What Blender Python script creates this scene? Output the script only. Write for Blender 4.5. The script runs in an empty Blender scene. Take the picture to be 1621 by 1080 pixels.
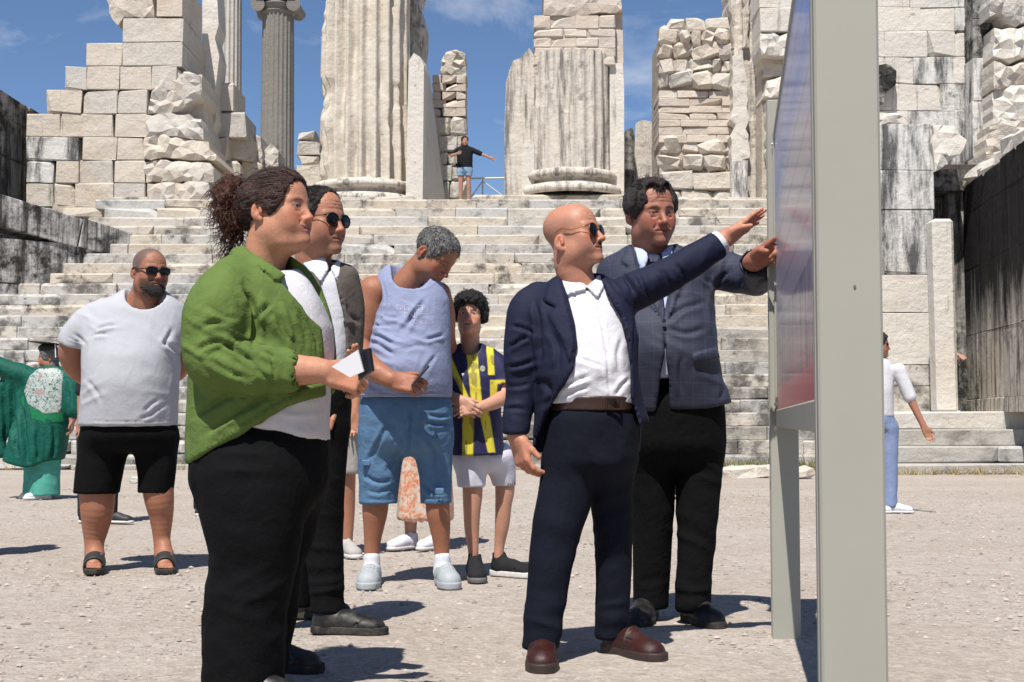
import bpy, math, random
import numpy as np

random.seed(7)
RNG = np.random.default_rng(11)
scene = bpy.context.scene
COL = scene.collection

# ------------------------------------------------------------------ camera, sky, sun, exposure
F = 2200.0                 # focal length in photo pixels (photo is 1621 x 1080)
CX, CY, HZ, HC = 810.5, 540.0, 668.0, 0.80
PITCH = math.atan((HZ - CY) / F)
cam_data = bpy.data.cameras.new("camera")
cam = bpy.data.objects.new("camera", cam_data)
COL.objects.link(cam)
cam.location = (0, 0, HC)
cam.rotation_euler = (math.pi / 2 + PITCH, 0, 0)
cam_data.sensor_width = 36
cam_data.lens = 36 * F / 1621
cam_data.clip_start = 0.05
cam_data.clip_end = 3000
scene.camera = cam

SUN_EL = math.radians(61)
SUN_DIR = np.array([-0.30, -1.0, 0.0])          # towards the sun, on the ground
SUN_DIR /= np.linalg.norm(SUN_DIR)
sun_data = bpy.data.lights.new("sun", 'SUN')
sun_data.energy = 5.0
sun_data.angle = math.radians(0.53)
sun_data.color = (1.0, 0.955, 0.89)
sun = bpy.data.objects.new("sun", sun_data)
COL.objects.link(sun)
_ts = np.array([SUN_DIR[0] * math.cos(SUN_EL), SUN_DIR[1] * math.cos(SUN_EL), math.sin(SUN_EL)])
from mathutils import Vector, Matrix
sun.rotation_euler = Vector(_ts).to_track_quat('Z', 'Y').to_euler()
sun.location = (-20, -40, 60)

world = bpy.data.worlds.new("World")
scene.world = world
world.use_nodes = True
wn, wl = world.node_tree.nodes, world.node_tree.links
wn.clear()
w_out = wn.new('ShaderNodeOutputWorld')
w_bg = wn.new('ShaderNodeBackground')
w_bg.inputs['Strength'].default_value = 0.086
w_sky = wn.new('ShaderNodeTexSky')
w_sky.sky_type = 'NISHITA'
w_sky.sun_disc = False
w_sky.sun_elevation = SUN_EL
w_sky.sun_rotation = math.atan2(SUN_DIR[0], SUN_DIR[1])
w_sky.altitude = 2500
w_sky.air_density = 1.0
w_sky.dust_density = 0.05
w_sky.ozone_density = 5.0
# thin wisps of cirrus, as a layer over the whole sky
w_tc = wn.new('ShaderNodeTexCoord')
w_map = wn.new('ShaderNodeMapping')
w_map.inputs['Scale'].default_value = (2.2, 2.2, 5.0)
w_map.inputs['Rotation'].default_value = (0.15, 0.3, 0.4)
w_n1 = wn.new('ShaderNodeTexNoise')
w_n1.inputs['Scale'].default_value = 3.1
w_n1.inputs['Detail'].default_value = 9
w_n1.inputs['Roughness'].default_value = 0.6
w_n1.inputs['Distortion'].default_value = 0.5
w_cr = wn.new('ShaderNodeValToRGB')
w_cr.color_ramp.elements[0].position = 0.535
w_cr.color_ramp.elements[1].position = 0.82
w_cr.color_ramp.elements[1].color = (0.62, 0.62, 0.62, 1)
w_mix = wn.new('ShaderNodeMixRGB')
w_mix.inputs['Color2'].default_value = (7.6, 7.7, 8.2, 1)
wl.new(w_tc.outputs['Generated'], w_map.inputs['Vector'])
wl.new(w_map.outputs['Vector'], w_n1.inputs['Vector'])
wl.new(w_n1.outputs['Fac'], w_cr.inputs['Fac'])
wl.new(w_cr.outputs['Color'], w_mix.inputs['Fac'])
wl.new(w_sky.outputs['Color'], w_mix.inputs['Color1'])
wl.new(w_mix.outputs['Color'], w_bg.inputs['Color'])
wl.new(w_bg.outputs['Background'], w_out.inputs['Surface'])

vs = scene.view_settings
vs.view_transform = 'Standard'
vs.look = 'None'
vs.exposure = 0.44
vs.gamma = 1.0
vs.use_curve_mapping = False
scene.cycles.use_denoising = True
scene.cycles.max_bounces = 6
scene.cycles.transparent_max_bounces = 8

# ------------------------------------------------------------------ helpers: photo -> place
_cp, _sp = math.cos(PITCH), math.sin(PITCH)

def P(px, py, Y):
    """point of the place seen at photo pixel (px, py) that stands Y metres away"""
    u, v = (px - CX) / F, (CY - py) / F
    dy = _cp - v * _sp
    dz = _sp + v * _cp
    s = Y / dy
    return np.array([u * s, Y, HC + dz * s])

def G(px, py):
    """ground point under a photo pixel"""
    u, v = (px - CX) / F, (CY - py) / F
    dy = _cp - v * _sp
    dz = _sp + v * _cp
    s = -HC / dz
    return np.array([u * s, dy * s, 0.0])

def proj(Q):
    d = Q - np.array([0, 0, HC])
    w = d[:, 1] * _cp + d[:, 2] * _sp
    v = -d[:, 1] * _sp + d[:, 2] * _cp
    return np.stack([CX + F * d[:, 0] / w, CY - F * v / w], 1)

# ------------------------------------------------------------------ helpers: objects
def tag(o, label=None, cat=None, group=None, kind=None):
    if label: o["label"] = label
    if cat: o["category"] = cat
    if group: o["group"] = group
    if kind: o["kind"] = kind
    return o

def set_parent(o, parent):
    if parent is not None:
        o.parent = parent

def empty(name, loc, label=None, cat=None, group=None, kind=None):
    o = bpy.data.objects.new(name, None)
    COL.objects.link(o)
    o.location = tuple(float(c) for c in loc)
    o.empty_display_size = 0.1
    return tag(o, label, cat, group, kind)

def origin_of(o):
    v = np.zeros(3)
    while o is not None:
        v += np.array(o.location)
        o = o.parent
    return v

def mesh_obj(name, V, Fc, mat=None, parent=None, base=None, smooth=False, cols=None):
    """V in place coordinates; Fc an (n,4) or (n,3) array, or a list of tuples"""
    V = np.asarray(V, float)
    off = origin_of(parent) if parent is not None else (np.asarray(base, float) if base is not None else np.zeros(3))
    me = bpy.data.meshes.new(name)
    Vl = (V - off).astype(np.float32)
    if isinstance(Fc, np.ndarray):
        n, k = Fc.shape
        me.vertices.add(len(Vl)); me.vertices.foreach_set("co", Vl.ravel())
        me.loops.add(n * k); me.loops.foreach_set("vertex_index", Fc.astype(np.int32).ravel())
        me.polygons.add(n); me.polygons.foreach_set("loop_start", np.arange(0, n * k, k, dtype=np.int32))
        me.update(calc_edges=True)
    else:
        me.from_pydata(Vl.tolist(), [], [tuple(int(i) for i in f) for f in Fc])
        me.update()
    if smooth:
        me.polygons.foreach_set("use_smooth", np.ones(len(me.polygons), bool))
    if cols is not None:
        a = me.color_attributes.new("Col", 'FLOAT_COLOR', 'POINT')
        c4 = np.ones((len(Vl), 4), np.float32); c4[:, :3] = cols
        a.data.foreach_set("color", c4.ravel())
    if mat is not None:
        for m in (mat if isinstance(mat, (list, tuple)) else [mat]): me.materials.append(m)
    o = bpy.data.objects.new(name, me)
    COL.objects.link(o)
    if parent is not None: o.parent = parent
    elif base is not None: o.location = tuple(float(c) for c in base)
    return o

class MB:
    """collects simple solids into one mesh"""
    def __init__(s): s.V, s.F, s.n = [], [], 0
    def add(s, V, Fc):
        V = np.asarray(V, float)
        s.V.append(V); s.F += [tuple(i + s.n for i in f) for f in Fc]; s.n += len(V)
        return s
    def box(s, lo, hi, R=None, o=(0, 0, 0)):
        x0, y0, z0 = lo; x1, y1, z1 = hi
        V = np.array([(x0,y0,z0),(x1,y0,z0),(x1,y1,z0),(x0,y1,z0),(x0,y0,z1),(x1,y0,z1),(x1,y1,z1),(x0,y1,z1)], float)
        if R is not None: V = V @ np.asarray(R).T
        V = V + np.asarray(o)
        return s.add(V, [(0,3,2,1),(4,5,6,7),(0,1,5,4),(1,2,6,5),(2,3,7,6),(3,0,4,7)])
    def bbox(s, lo, hi, b=0.01, R=None, o=(0, 0, 0)):
        V, Fc = chamfer_box(np.asarray(hi, float) - np.asarray(lo, float), b)
        V = V + (np.asarray(hi, float) + np.asarray(lo, float)) / 2
        if R is not None: V = V @ np.asarray(R).T
        return s.add(V + np.asarray(o), Fc)
    def tube(s, pts, r, n=8, closed=True):
        pts = [np.asarray(p, float) for p in pts]
        rr = r if hasattr(r, '__len__') else [r] * len(pts)
        V = []
        for i, p in enumerate(pts):
            t = pts[min(i + 1, len(pts) - 1)] - pts[max(i - 1, 0)]
            t = t / (np.linalg.norm(t) + 1e-9)
            a = np.array([0, 0, 1.0]) if abs(t[2]) < 0.9 else np.array([1.0, 0, 0])
            u = np.cross(t, a); u /= np.linalg.norm(u); w = np.cross(t, u)
            for k in range(n):
                th = 2 * math.pi * k / n
                V.append(p + rr[i] * (math.cos(th) * u + math.sin(th) * w))
        Fc = []
        for i in range(len(pts) - 1):
            for k in range(n):
                a, b = i * n + k, i * n + (k + 1) % n
                Fc.append((a, a + n, b + n, b))
        if closed:
            Fc.append(tuple(range(n))); Fc.append(tuple(reversed(range((len(pts) - 1) * n, len(pts) * n))))
        return s.add(V, Fc)
    def lathe(s, c, prof, n=32):
        c = np.asarray(c, float); V = []; m = len(prof)
        for r, z in prof:
            for k in range(n):
                th = 2 * math.pi * k / n
                V.append(c + np.array([r * math.cos(th), r * math.sin(th), z]))
        Fc = [(i*n+k, i*n+(k+1) % n, (i+1)*n+(k+1) % n, (i+1)*n+k) for i in range(m-1) for k in range(n)]
        Fc += [tuple(reversed(range(n))), tuple(range((m-1)*n, m*n))]
        return s.add(V, Fc)
    def prism(s, poly, y0, y1):
        """poly: list of (x,z) points, counter-clockwise seen from the camera; extruded y0..y1"""
        n = len(poly)
        V = [(x, y0, z) for x, z in poly] + [(x, y1, z) for x, z in poly]
        Fc = [tuple(range(n)), tuple(reversed(range(n, 2*n)))] + [(i, i+n, (i+1) % n+n, (i+1) % n) for i in range(n)]
        return s.add(V, Fc)
    def build(s, name, mat=None, parent=None, base=None, smooth=False):
        return mesh_obj(name, np.concatenate(s.V), s.F, mat, parent, base, smooth)

def chamfer_box(size, b):
    """box centred on 0 with chamfered edges: 24 points, 26 faces"""
    h = np.asarray(size, float) / 2
    b = np.minimum(b, h * 0.45) if np.ndim(b) == 0 else np.asarray(b, float)
    V, idx = [], {}
    for sx in (-1, 1):
        for sy in (-1, 1):
            for sz in (-1, 1):
                sgn = np.array([sx, sy, sz])
                for ax in range(3):
                    v = sgn * (h - b); v[ax] = sgn[ax] * h[ax]
                    idx[(sx, sy, sz, ax)] = len(V); V.append(v)
    Fc = []
    V = np.array(V)
    def face(ids):
        p = V[list(ids)]; nrm = np.cross(p[1] - p[0], p[2] - p[0])
        if np.dot(nrm, p.mean(0)) < 0: ids = tuple(reversed(ids))
        Fc.append(tuple(ids))
    for ax in range(3):
        o1, o2 = [a for a in range(3) if a != ax]
        for sg in (-1, 1):
            ring = []
            for (p, q) in ((-1, -1), (1, -1), (1, 1), (-1, 1)):
                k = [0, 0, 0]; k[ax] = sg; k[o1] = p; k[o2] = q
                ring.append(idx[(*k, ax)])
            face(tuple(ring))
        for p in (-1, 1):
            for q in (-1, 1):
                k0 = [0, 0, 0]; k1 = [0, 0, 0]
                k0[ax] = -1; k1[ax] = 1
                for k in (k0, k1): k[o1] = p; k[o2] = q
                face((idx[(*k0, o1)], idx[(*k1, o1)], idx[(*k1, o2)], idx[(*k0, o2)]))
    for sx in (-1, 1):
        for sy in (-1, 1):
            for sz in (-1, 1):
                face((idx[(sx, sy, sz, 0)], idx[(sx, sy, sz, 1)], idx[(sx, sy, sz, 2)]))
    return V, Fc

# ------------------------------------------------------------------ noise in numpy
def _hash(ix, iy, iz, seed):
    h = (ix * 374761393 + iy * 668265263 + iz * 2147483647 + seed * 1274126177) & 0xFFFFFFFF
    h = ((h ^ (h >> 13)) * 1274126177) & 0xFFFFFFFF
    return ((h ^ (h >> 16)) & 0xFFFF) / 65535.0

def vnoise(Q, seed=0):
    """smooth value noise in -1..1 at points Q (n,3)"""
    i = np.floor(Q).astype(np.int64); f = Q - i
    f = f * f * (3 - 2 * f)
    r = 0
    for dx in (0, 1):
        wx = f[:, 0] if dx else 1 - f[:, 0]
        for dy in (0, 1):
            wy = f[:, 1] if dy else 1 - f[:, 1]
            for dz in (0, 1):
                wz = f[:, 2] if dz else 1 - f[:, 2]
                r = r + wx * wy * wz * _hash(i[:, 0] + dx, i[:, 1] + dy, i[:, 2] + dz, seed)
    return r * 2 - 1

def fbm(Q, seed=0, oct=3):
    r = 0; a = 1.0; t = 0
    for k in range(oct):
        r = r + a * vnoise(Q * 2.03 ** k, seed + k * 17); t += a; a *= 0.5
    return r / t
# ------------------------------------------------------------------ materials
def nodes_of(name):
    m = bpy.data.materials.new(name); m.use_nodes = True
    nt = m.node_tree; bs = nt.nodes['Principled BSDF']
    return m, nt, nt.nodes, nt.links, bs

def _noise(N, L, vec, scale, detail=4, rough=0.55, dist=0.0):
    n = N.new('ShaderNodeTexNoise')
    n.inputs['Scale'].default_value = scale; n.inputs['Detail'].default_value = detail
    n.inputs['Roughness'].default_value = rough; n.inputs['Distortion'].default_value = dist
    if vec is not None: L.new(vec, n.inputs['Vector'])
    return n

def _ramp(N, L, fac, stops):
    r = N.new('ShaderNodeValToRGB'); e = r.color_ramp.elements
    while len(e) < len(stops): e.new(0.5)
    for el, (p, c) in zip(e, stops):
        el.position = p; el.color = (c[0], c[1], c[2], 1) if hasattr(c, '__len__') else (c, c, c, 1)
    L.new(fac, r.inputs['Fac']); return r

def _mix(N, L, fac, a, b, mode='MIX'):
    m = N.new('ShaderNodeMixRGB'); m.blend_type = mode
    for sock, v in ((m.inputs['Fac'], fac), (m.inputs['Color1'], a), (m.inputs['Color2'], b)):
        if hasattr(v, 'is_output') or isinstance(v, bpy.types.NodeSocket): L.new(v, sock)
        elif hasattr(v, '__len__'): sock.default_value = (v[0], v[1], v[2], 1)
        else:
            sock.default_value = v if sock.type == 'VALUE' else (v, v, v, 1)
    return m.outputs['Color']

def _math(N, L, op, a, b=None):
    m = N.new('ShaderNodeMath'); m.operation = op
    for s, v in ((m.inputs[0], a), (m.inputs[1], b)):
        if v is None: continue
        if isinstance(v, bpy.types.NodeSocket): L.new(v, s)
        else: s.default_value = v
    return m.outputs[0]

def _bump(N, L, bs, hs, strength=0.3, dist=0.01):
    prev = None
    for h, st, di in hs:
        b = N.new('ShaderNodeBump'); b.inputs['Strength'].default_value = st; b.inputs['Distance'].default_value = di
        L.new(h, b.inputs['Height'])
        if prev is not None: L.new(prev, b.inputs['Normal'])
        prev = b.outputs['Normal']
    L.new(prev, bs.inputs['Normal'])

def _coord(N, L, kind='Object', scale=(1, 1, 1), rot=(0, 0, 0)):
    tc = N.new('ShaderNodeTexCoord'); mp = N.new('ShaderNodeMapping')
    mp.inputs['Scale'].default_value = scale; mp.inputs['Rotation'].default_value = rot
    L.new(tc.outputs[kind], mp.inputs['Vector']); return mp.outputs['Vector']

def _pos(N, L, scale=(1, 1, 1)):
    g = N.new('ShaderNodeNewGeometry'); mp = N.new('ShaderNodeMapping')
    mp.inputs['Scale'].default_value = scale
    L.new(g.outputs['Position'], mp.inputs['Vector']); return mp.outputs['Vector']

def stone_mat(name, base=(0.56, 0.495, 0.41), alt=(0.47, 0.42, 0.355), warm=(0.44, 0.31, 0.19), dark=(0.035, 0.033, 0.03),
              stain=0.25, streak=0.15, warmth=0.3, bump=0.5, vary=0.35, grey=(0.43, 0.425, 0.41), pits=0.5, sscale=(4.0, 4.0, 0.32)):
    m, nt, N, L, bs = nodes_of(name)
    pos = _pos(N, L); oi = N.new('ShaderNodeObjectInfo')
    rnd = oi.outputs['Random']
    big = _noise(N, L, pos, 0.9, 5, 0.6)
    fine = _noise(N, L, pos, 9.0, 8, 0.7)
    vein = _noise(N, L, _pos(N, L, (0.5, 0.5, 5.0)), 3.0, 6, 0.65, 1.0)
    c = _mix(N, L, _ramp(N, L, fine.outputs['Fac'], [(0.3, 0.0), (0.75, 1.0)]).outputs['Color'], base, alt)
    c = _mix(N, L, _ramp(N, L, vein.outputs['Fac'], [(0.42, 0.0), (0.6, 0.55)]).outputs['Color'], c, tuple(x * 1.08 for x in base))
    # each block its own tone: some cooler grey, some creamy
    c = _mix(N, L, _ramp(N, L, rnd, [(0.35, 0.0), (1.0, vary * 1.6)]).outputs['Color'], c, grey)
    c = _mix(N, L, _math(N, L, 'MULTIPLY', _ramp(N, L, big.outputs['Fac'], [(0.52, 0.0), (0.72, 1.0)]).outputs['Color'], warmth), c, warm)
    # dark lichen: patches and vertical runs
    li = _noise(N, L, pos, 2.3, 9, 0.72)
    lf = _ramp(N, L, li.outputs['Fac'], [(0.62 - 0.22 * stain, 0.0), (0.72 - 0.17 * stain, 1.0)])
    gate = _ramp(N, L, _noise(N, L, pos, 0.55, 3).outputs['Fac'], [(0.56 - 0.3 * stain, 0.0), (0.66 - 0.2 * stain, 1.0)])
    f1 = _math(N, L, 'MULTIPLY', lf.outputs['Color'], gate.outputs['Color'])
    c = _mix(N, L, _math(N, L, 'MULTIPLY', f1, min(1.0, 0.55 + stain * 0.5)), c, dark)
    if streak > 0:
        st = _noise(N, L, _pos(N, L, sscale), 1.3, 8, 0.72)
        f2 = _ramp(N, L, st.outputs['Fac'], [(0.62 - 0.2 * streak, 0.0), (0.70 - 0.12 * streak, 1.0)])
        c = _mix(N, L, _math(N, L, 'MULTIPLY', f2.outputs['Color'], min(1.0, 0.5 + streak * 0.5)), c, dark)
    if pits:
        # knocked-out spots: small, sparse, dark
        pn = _noise(N, L, _pos(N, L, (1.0, 1.0, 1.5)), 4.6, 5, 0.55, 0.3)
        pf = _ramp(N, L, pn.outputs['Fac'], [(0.685, 0.0), (0.715, pits)])
        c = _mix(N, L, pf.outputs['Color'], c, (0.13, 0.11, 0.09))
    L.new(c, bs.inputs['Base Color'])
    bs.inputs['Roughness'].default_value = 0.85
    bs.inputs['Specular IOR Level'].default_value = 0.25
    mid = _noise(N, L, pos, 3.5, 8, 0.65)
    pit = N.new('ShaderNodeTexVoronoi'); pit.inputs['Scale'].default_value = 14; L.new(pos, pit.inputs['Vector'])
    _bump(N, L, bs, [(mid.outputs['Fac'], bump, 0.09), (fine.outputs['Fac'], bump * 0.8, 0.03)])
    return m

def cloth_mat(name, col, rough=0.85, weave=900, vary=0.12, sheen=0.0, bump=0.25, spec=0.15, col2=None, crease=0.5, cscale=5.5):
    m, nt, N, L, bs = nodes_of(name)
    v = _coord(N, L, 'Object')
    n1 = _noise(N, L, v, 7.0, 5, 0.6); n2 = _noise(N, L, v, weave * 0.25, 2)
    c2 = col2 or tuple(x * (1 - vary * 2) for x in col)
    c = _mix(N, L, _ramp(N, L, n1.outputs['Fac'], [(0.35, 0.0), (0.7, 1.0)]).outputs['Color'], col, c2)
    c = _mix(N, L, _math(N, L, 'MULTIPLY', n2.outputs['Fac'], vary), c, tuple(min(1, x * 1.25 + 0.01) for x in col))
    L.new(c, bs.inputs['Base Color'])
    bs.inputs['Roughness'].default_value = rough
    bs.inputs['Specular IOR Level'].default_value = spec
    bs.inputs['Sheen Weight'].default_value = sheen
    n3 = _noise(N, L, v, 22.0, 4, 0.6, 0.6)
    hs = [(n3.outputs['Fac'], bump, 0.02), (n2.outputs['Fac'], 0.15, 0.002)]
    if crease:
        # long soft creases, uneven, crossing the cloth at a slant
        for sc, rot, k in ((cscale, (0.3, 0.5, 0.2), 1.0), (cscale * 2.3, (0.9, -0.4, 0.5), 0.6)):
            rn = N.new('ShaderNodeTexNoise'); rn.noise_type = 'RIDGED_MULTIFRACTAL'
            rn.inputs['Scale'].default_value = sc; rn.inputs['Detail'].default_value = 2.5; rn.inputs['Distortion'].default_value = 0.7
            L.new(_coord(N, L, 'Object', (1.0, 1.0, 0.55), rot), rn.inputs['Vector'])
            hs.append((rn.outputs['Fac'], crease * k, 0.012))
    _bump(N, L, bs, hs)
    return m

def skin_mat(name):
    m, nt, N, L, bs = nodes_of(name)
    a = N.new('ShaderNodeVertexColor'); a.layer_name = "Col"
    v = _coord(N, L, 'Object')
    n = _noise(N, L, v, 28, 5, 0.65); p = _noise(N, L, v, 260, 3)
    c = _mix(N, L, _ramp(N, L, n.outputs['Fac'], [(0.35, 0.0), (0.7, 0.38)]).outputs['Color'], a.outputs['Color'],
             _mix(N, L, 1.0, a.outputs['Color'], (0.86, 0.66, 0.60), 'MULTIPLY'))
    c = _mix(N, L, _math(N, L, 'MULTIPLY', p.outputs['Fac'], 0.22), c, _mix(N, L, 1.0, c, (0.72, 0.6, 0.55), 'MULTIPLY'))
    L.new(c, bs.inputs['Base Color'])
    L.new(_ramp(N, L, n.outputs['Fac'], [(0.3, 0.40), (0.7, 0.62)]).outputs['Color'], bs.inputs['Roughness'])
    bs.inputs['Specular IOR Level'].default_value = 0.36
    bs.inputs['Subsurface Weight'].default_value = 0.08
    bs.inputs['Subsurface Radius'].default_value = (0.012, 0.005, 0.003)
    bs.inputs['Subsurface Scale'].default_value = 0.6
    w1 = _noise(N, L, v, 90, 4, 0.7); _bump(N, L, bs, [(w1.outputs['Fac'], 0.22, 0.006), (p.outputs['Fac'], 0.3, 0.003)])
    return m

def hair_mat(name, col, col2, rough=0.42, scale=(60, 60, 14), amount=(0.4, 0.65)):
    m, nt, N, L, bs = nodes_of(name)
    v = _coord(N, L, 'Object', scale)
    n = _noise(N, L, v, 2.2, 6, 0.7, 0.8)
    c = _mix(N, L, _ramp(N, L, n.outputs['Fac'], [(amount[0], 0.0), (amount[1], 1.0)]).outputs['Color'], col, col2)
    L.new(c, bs.inputs['Base Color']); bs.inputs['Roughness'].default_value = rough
    bs.inputs['Specular IOR Level'].default_value = 0.35
    _bump(N, L, bs, [(n.outputs['Fac'], 0.9, 0.012)])
    return m

def shoe_mat(name, col, rough=0.4, dust=0.35):
    m, nt, N, L, bs = nodes_of(name); v = _coord(N, L, 'Object')
    n = _noise(N, L, v, 18, 6, 0.65); f = _noise(N, L, v, 130, 4, 0.7)
    c = _mix(N, L, _ramp(N, L, n.outputs['Fac'], [(0.35, 0.0), (0.7, 1.0)]).outputs['Color'], col, tuple(x * 0.45 for x in col))
    d = _math(N, L, 'MULTIPLY', _ramp(N, L, n.outputs['Fac'], [(0.46, 0.0), (0.66, 1.0)]).outputs['Color'], dust)
    c = _mix(N, L, _math(N, L, 'MULTIPLY', d, _ramp(N, L, f.outputs['Fac'], [(0.3, 0.2), (0.7, 1.0)]).outputs['Color']), c, (0.20, 0.17, 0.14))
    L.new(c, bs.inputs['Base Color'])
    L.new(_ramp(N, L, n.outputs['Fac'], [(0.35, rough), (0.65, rough + 0.3)]).outputs['Color'], bs.inputs['Roughness'])
    bs.inputs['Specular IOR Level'].default_value = 0.4
    _bump(N, L, bs, [(n.outputs['Fac'], 0.3, 0.008), (f.outputs['Fac'], 0.25, 0.002)]); return m

def plain_mat(name, col, rough=0.5, metal=0.0, spec=0.5, bump=0.0, bscale=40, vary=0.0, coat=0.0):
    m, nt, N, L, bs = nodes_of(name)
    bs.inputs['Base Color'].default_value = (*col, 1); bs.inputs['Roughness'].default_value = rough
    bs.inputs['Metallic'].default_value = metal; bs.inputs['Specular IOR Level'].default_value = spec
    bs.inputs['Coat Weight'].default_value = coat
    v = _coord(N, L, 'Object'); n = _noise(N, L, v, bscale, 6, 0.6)
    if vary: L.new(_mix(N, L, _ramp(N, L, n.outputs['Fac'], [(0.35, 0.0), (0.7, 1.0)]).outputs['Color'], col, tuple(x * (1 - vary) for x in col)), bs.inputs['Base Color'])
    if bump: _bump(N, L, bs, [(n.outputs['Fac'], bump, 0.01)])
    return m

SKIN = skin_mat("skin")
M = {}
# ------------------------------------------------------------------ solid modelling for bodies and clothes
# a body is a smooth blend of distance fields, turned into one surface
class Field:
    def __init__(s): s.ops = []
    def add(s, pr, k=0.015): s.ops.append((0, pr, k)); return s
    def cut(s, pr, k=0.006): s.ops.append((1, pr, k)); return s
    def keep(s, pr, k=0.004): s.ops.append((2, pr, k)); return s
    def bounds(s):
        lo = np.min([o[1][1] for o in s.ops if o[0] == 0], 0); hi = np.max([o[1][2] for o in s.ops if o[0] == 0], 0)
        for o in s.ops:
            if o[0] == 2 and o[1][1] is not None:
                lo = np.maximum(lo, o[1][1]); hi = np.minimum(hi, o[1][2])
        return lo, hi
    def __call__(s, Q):
        d = np.full(len(Q), 10.0)
        for mode, (fn, lo, hi), k in s.ops:
            if mode == 0 and lo is not None:
                # points well outside this piece keep a lower bound only
                m = np.all((Q > lo - 0.12) & (Q < hi + 0.12), 1)
                if not m.any(): continue
                di = fn(Q[m]); dm = d[m]
                h = np.maximum(k - np.abs(dm - di), 0) / k
                d[m] = np.minimum(dm, di) - h * h * k * 0.25
                continue
            di = fn(Q)
            if mode == 1: di = -di
            h = np.maximum(k - np.abs(d - di), 0) / k
            d = np.maximum(d, di) + h * h * k * 0.25
        return d

def _bb(pts, r):
    pts = np.atleast_2d(pts); return pts.min(0) - r, pts.max(0) + r

def p_ell(c, r, R=None):
    c = np.asarray(c, float); r = np.asarray(r, float) * np.ones(3)
    Rt = None if R is None else np.asarray(R, float)
    def fn(Q):
        q = Q - c
        if Rt is not None: q = q @ Rt          # columns of R are the ellipsoid's axes
        k0 = np.sqrt(((q / r) ** 2).sum(1)); k1 = np.sqrt(((q / (r * r)) ** 2).sum(1)) + 1e-9
        return k0 * (k0 - 1) / k1
    lo, hi = _bb(c, r.max()); return fn, lo, hi

def p_cone(a, b, ra, rb, flat=None, ff=1.0):
    a = np.asarray(a, float); b = np.asarray(b, float); ab = b - a; L2 = (ab ** 2).sum() + 1e-12
    fl = None if flat is None else np.asarray(flat, float) / np.linalg.norm(flat)
    def fn(Q):
        q = Q - a; t = np.clip(q @ ab / L2, 0, 1)
        v = q - t[:, None] * ab
        if fl is not None: v = v + ((1 / ff - 1) * (v @ fl))[:, None] * fl
        return np.sqrt((v ** 2).sum(1)) - (ra + (rb - ra) * t)
    lo, hi = _bb([a, b], max(ra, rb)); return fn, lo, hi

def smooth_path(pts, vals, m=5):
    """Catmull-Rom through points and values"""
    A = np.concatenate([np.asarray(pts, float), np.asarray(vals, float)[:, None]], 1)
    if len(A) < 3: return A[:, :3], A[:, 3]
    A0 = np.concatenate([[2 * A[0] - A[1]], A, [2 * A[-1] - A[-2]]])
    out = []
    for i in range(1, len(A0) - 2):
        p0, p1, p2, p3 = A0[i-1], A0[i], A0[i+1], A0[i+2]
        for t in np.arange(m) / m:
            out.append(0.5 * (2*p1 + (p2-p0)*t + (2*p0-5*p1+4*p2-p3)*t*t + (3*p1-p0-3*p2+p3)*t**3))
    out.append(A[-1]); out = np.array(out); return out[:, :3], out[:, 3]

def p_chain(pts, rad, m=4, flat=None, ff=1.0):
    C, r = smooth_path(pts, rad, m)
    fl = None if flat is None else np.asarray(flat, float) / np.linalg.norm(flat)
    def fn(Q):
        best = np.full(len(Q), 10.0)
        for i in range(len(C) - 1):
            a, ab = C[i], C[i+1] - C[i]; L2 = (ab ** 2).sum() + 1e-12
            q = Q - a; t = np.clip(q @ ab / L2, 0, 1); v = q - t[:, None] * ab
            if fl is not None: v = v + ((1 / ff - 1) * (v @ fl))[:, None] * fl
            best = np.minimum(best, np.sqrt((v ** 2).sum(1)) - (r[i] + (r[i+1] - r[i]) * t))
        return best
    lo, hi = _bb(C, max(r)); return fn, lo, hi

def p_loft(keys, n=2.2, off=0.0, cap=0.02):
    """upright stack of rounded sections: rows of (z, cx, half width, cy, front depth, back depth)"""
    K = np.array(sorted(keys, key=lambda k: k[0]), float)
    zz = np.linspace(K[0, 0], K[-1, 0], 80)
    T = [np.interp(zz, K[:, 0], K[:, j]) for j in range(1, 6)]
    ker = np.array([1, 2, 3, 4, 3, 2, 1.0]); ker /= ker.sum()
    T = [np.convolve(np.pad(t, 3, 'edge'), ker, 'valid') for t in T]
    z0, z1 = K[0, 0] - off, K[-1, 0] + off
    def fn(Q):
        z = Q[:, 2]
        cx, a, cy, bf, bb = [np.interp(z, zz, t) for t in T]
        a = a + off; dy = Q[:, 1] - cy
        b = np.where(dy < 0, bf, bb) + off; dx = Q[:, 0] - cx
        q = (np.abs(dx / a) ** n + np.abs(dy / b) ** n) ** (1 / n)
        g = np.sqrt((dx / (a*a)) ** 2 + (dy / (b*b)) ** 2) + 1e-6
        d = np.where(q > 0.3, (q - 1) * np.maximum(q, 0.3) / np.maximum(g, 1e-6) * 1.0, (q - 1) * np.minimum(a, b))
        d = np.clip(d, -0.5, None)
        d = np.where(d > 0, np.minimum(d, (q - 1) * np.maximum(a, b)), d)
        dz = np.maximum(z - z1, z0 - z)
        h = np.maximum(cap - np.abs(d - dz), 0) / cap
        return np.maximum(d, dz) + h * h * cap * 0.25
    w = K[:, 2].max() + off
    lo = np.array([(K[:, 1] - K[:, 2]).min() - off, (K[:, 3] - K[:, 4]).min() - off, z0])
    hi = np.array([(K[:, 1] + K[:, 2]).max() + off, (K[:, 3] + K[:, 5]).max() + off, z1])
    return fn, lo, hi

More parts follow.
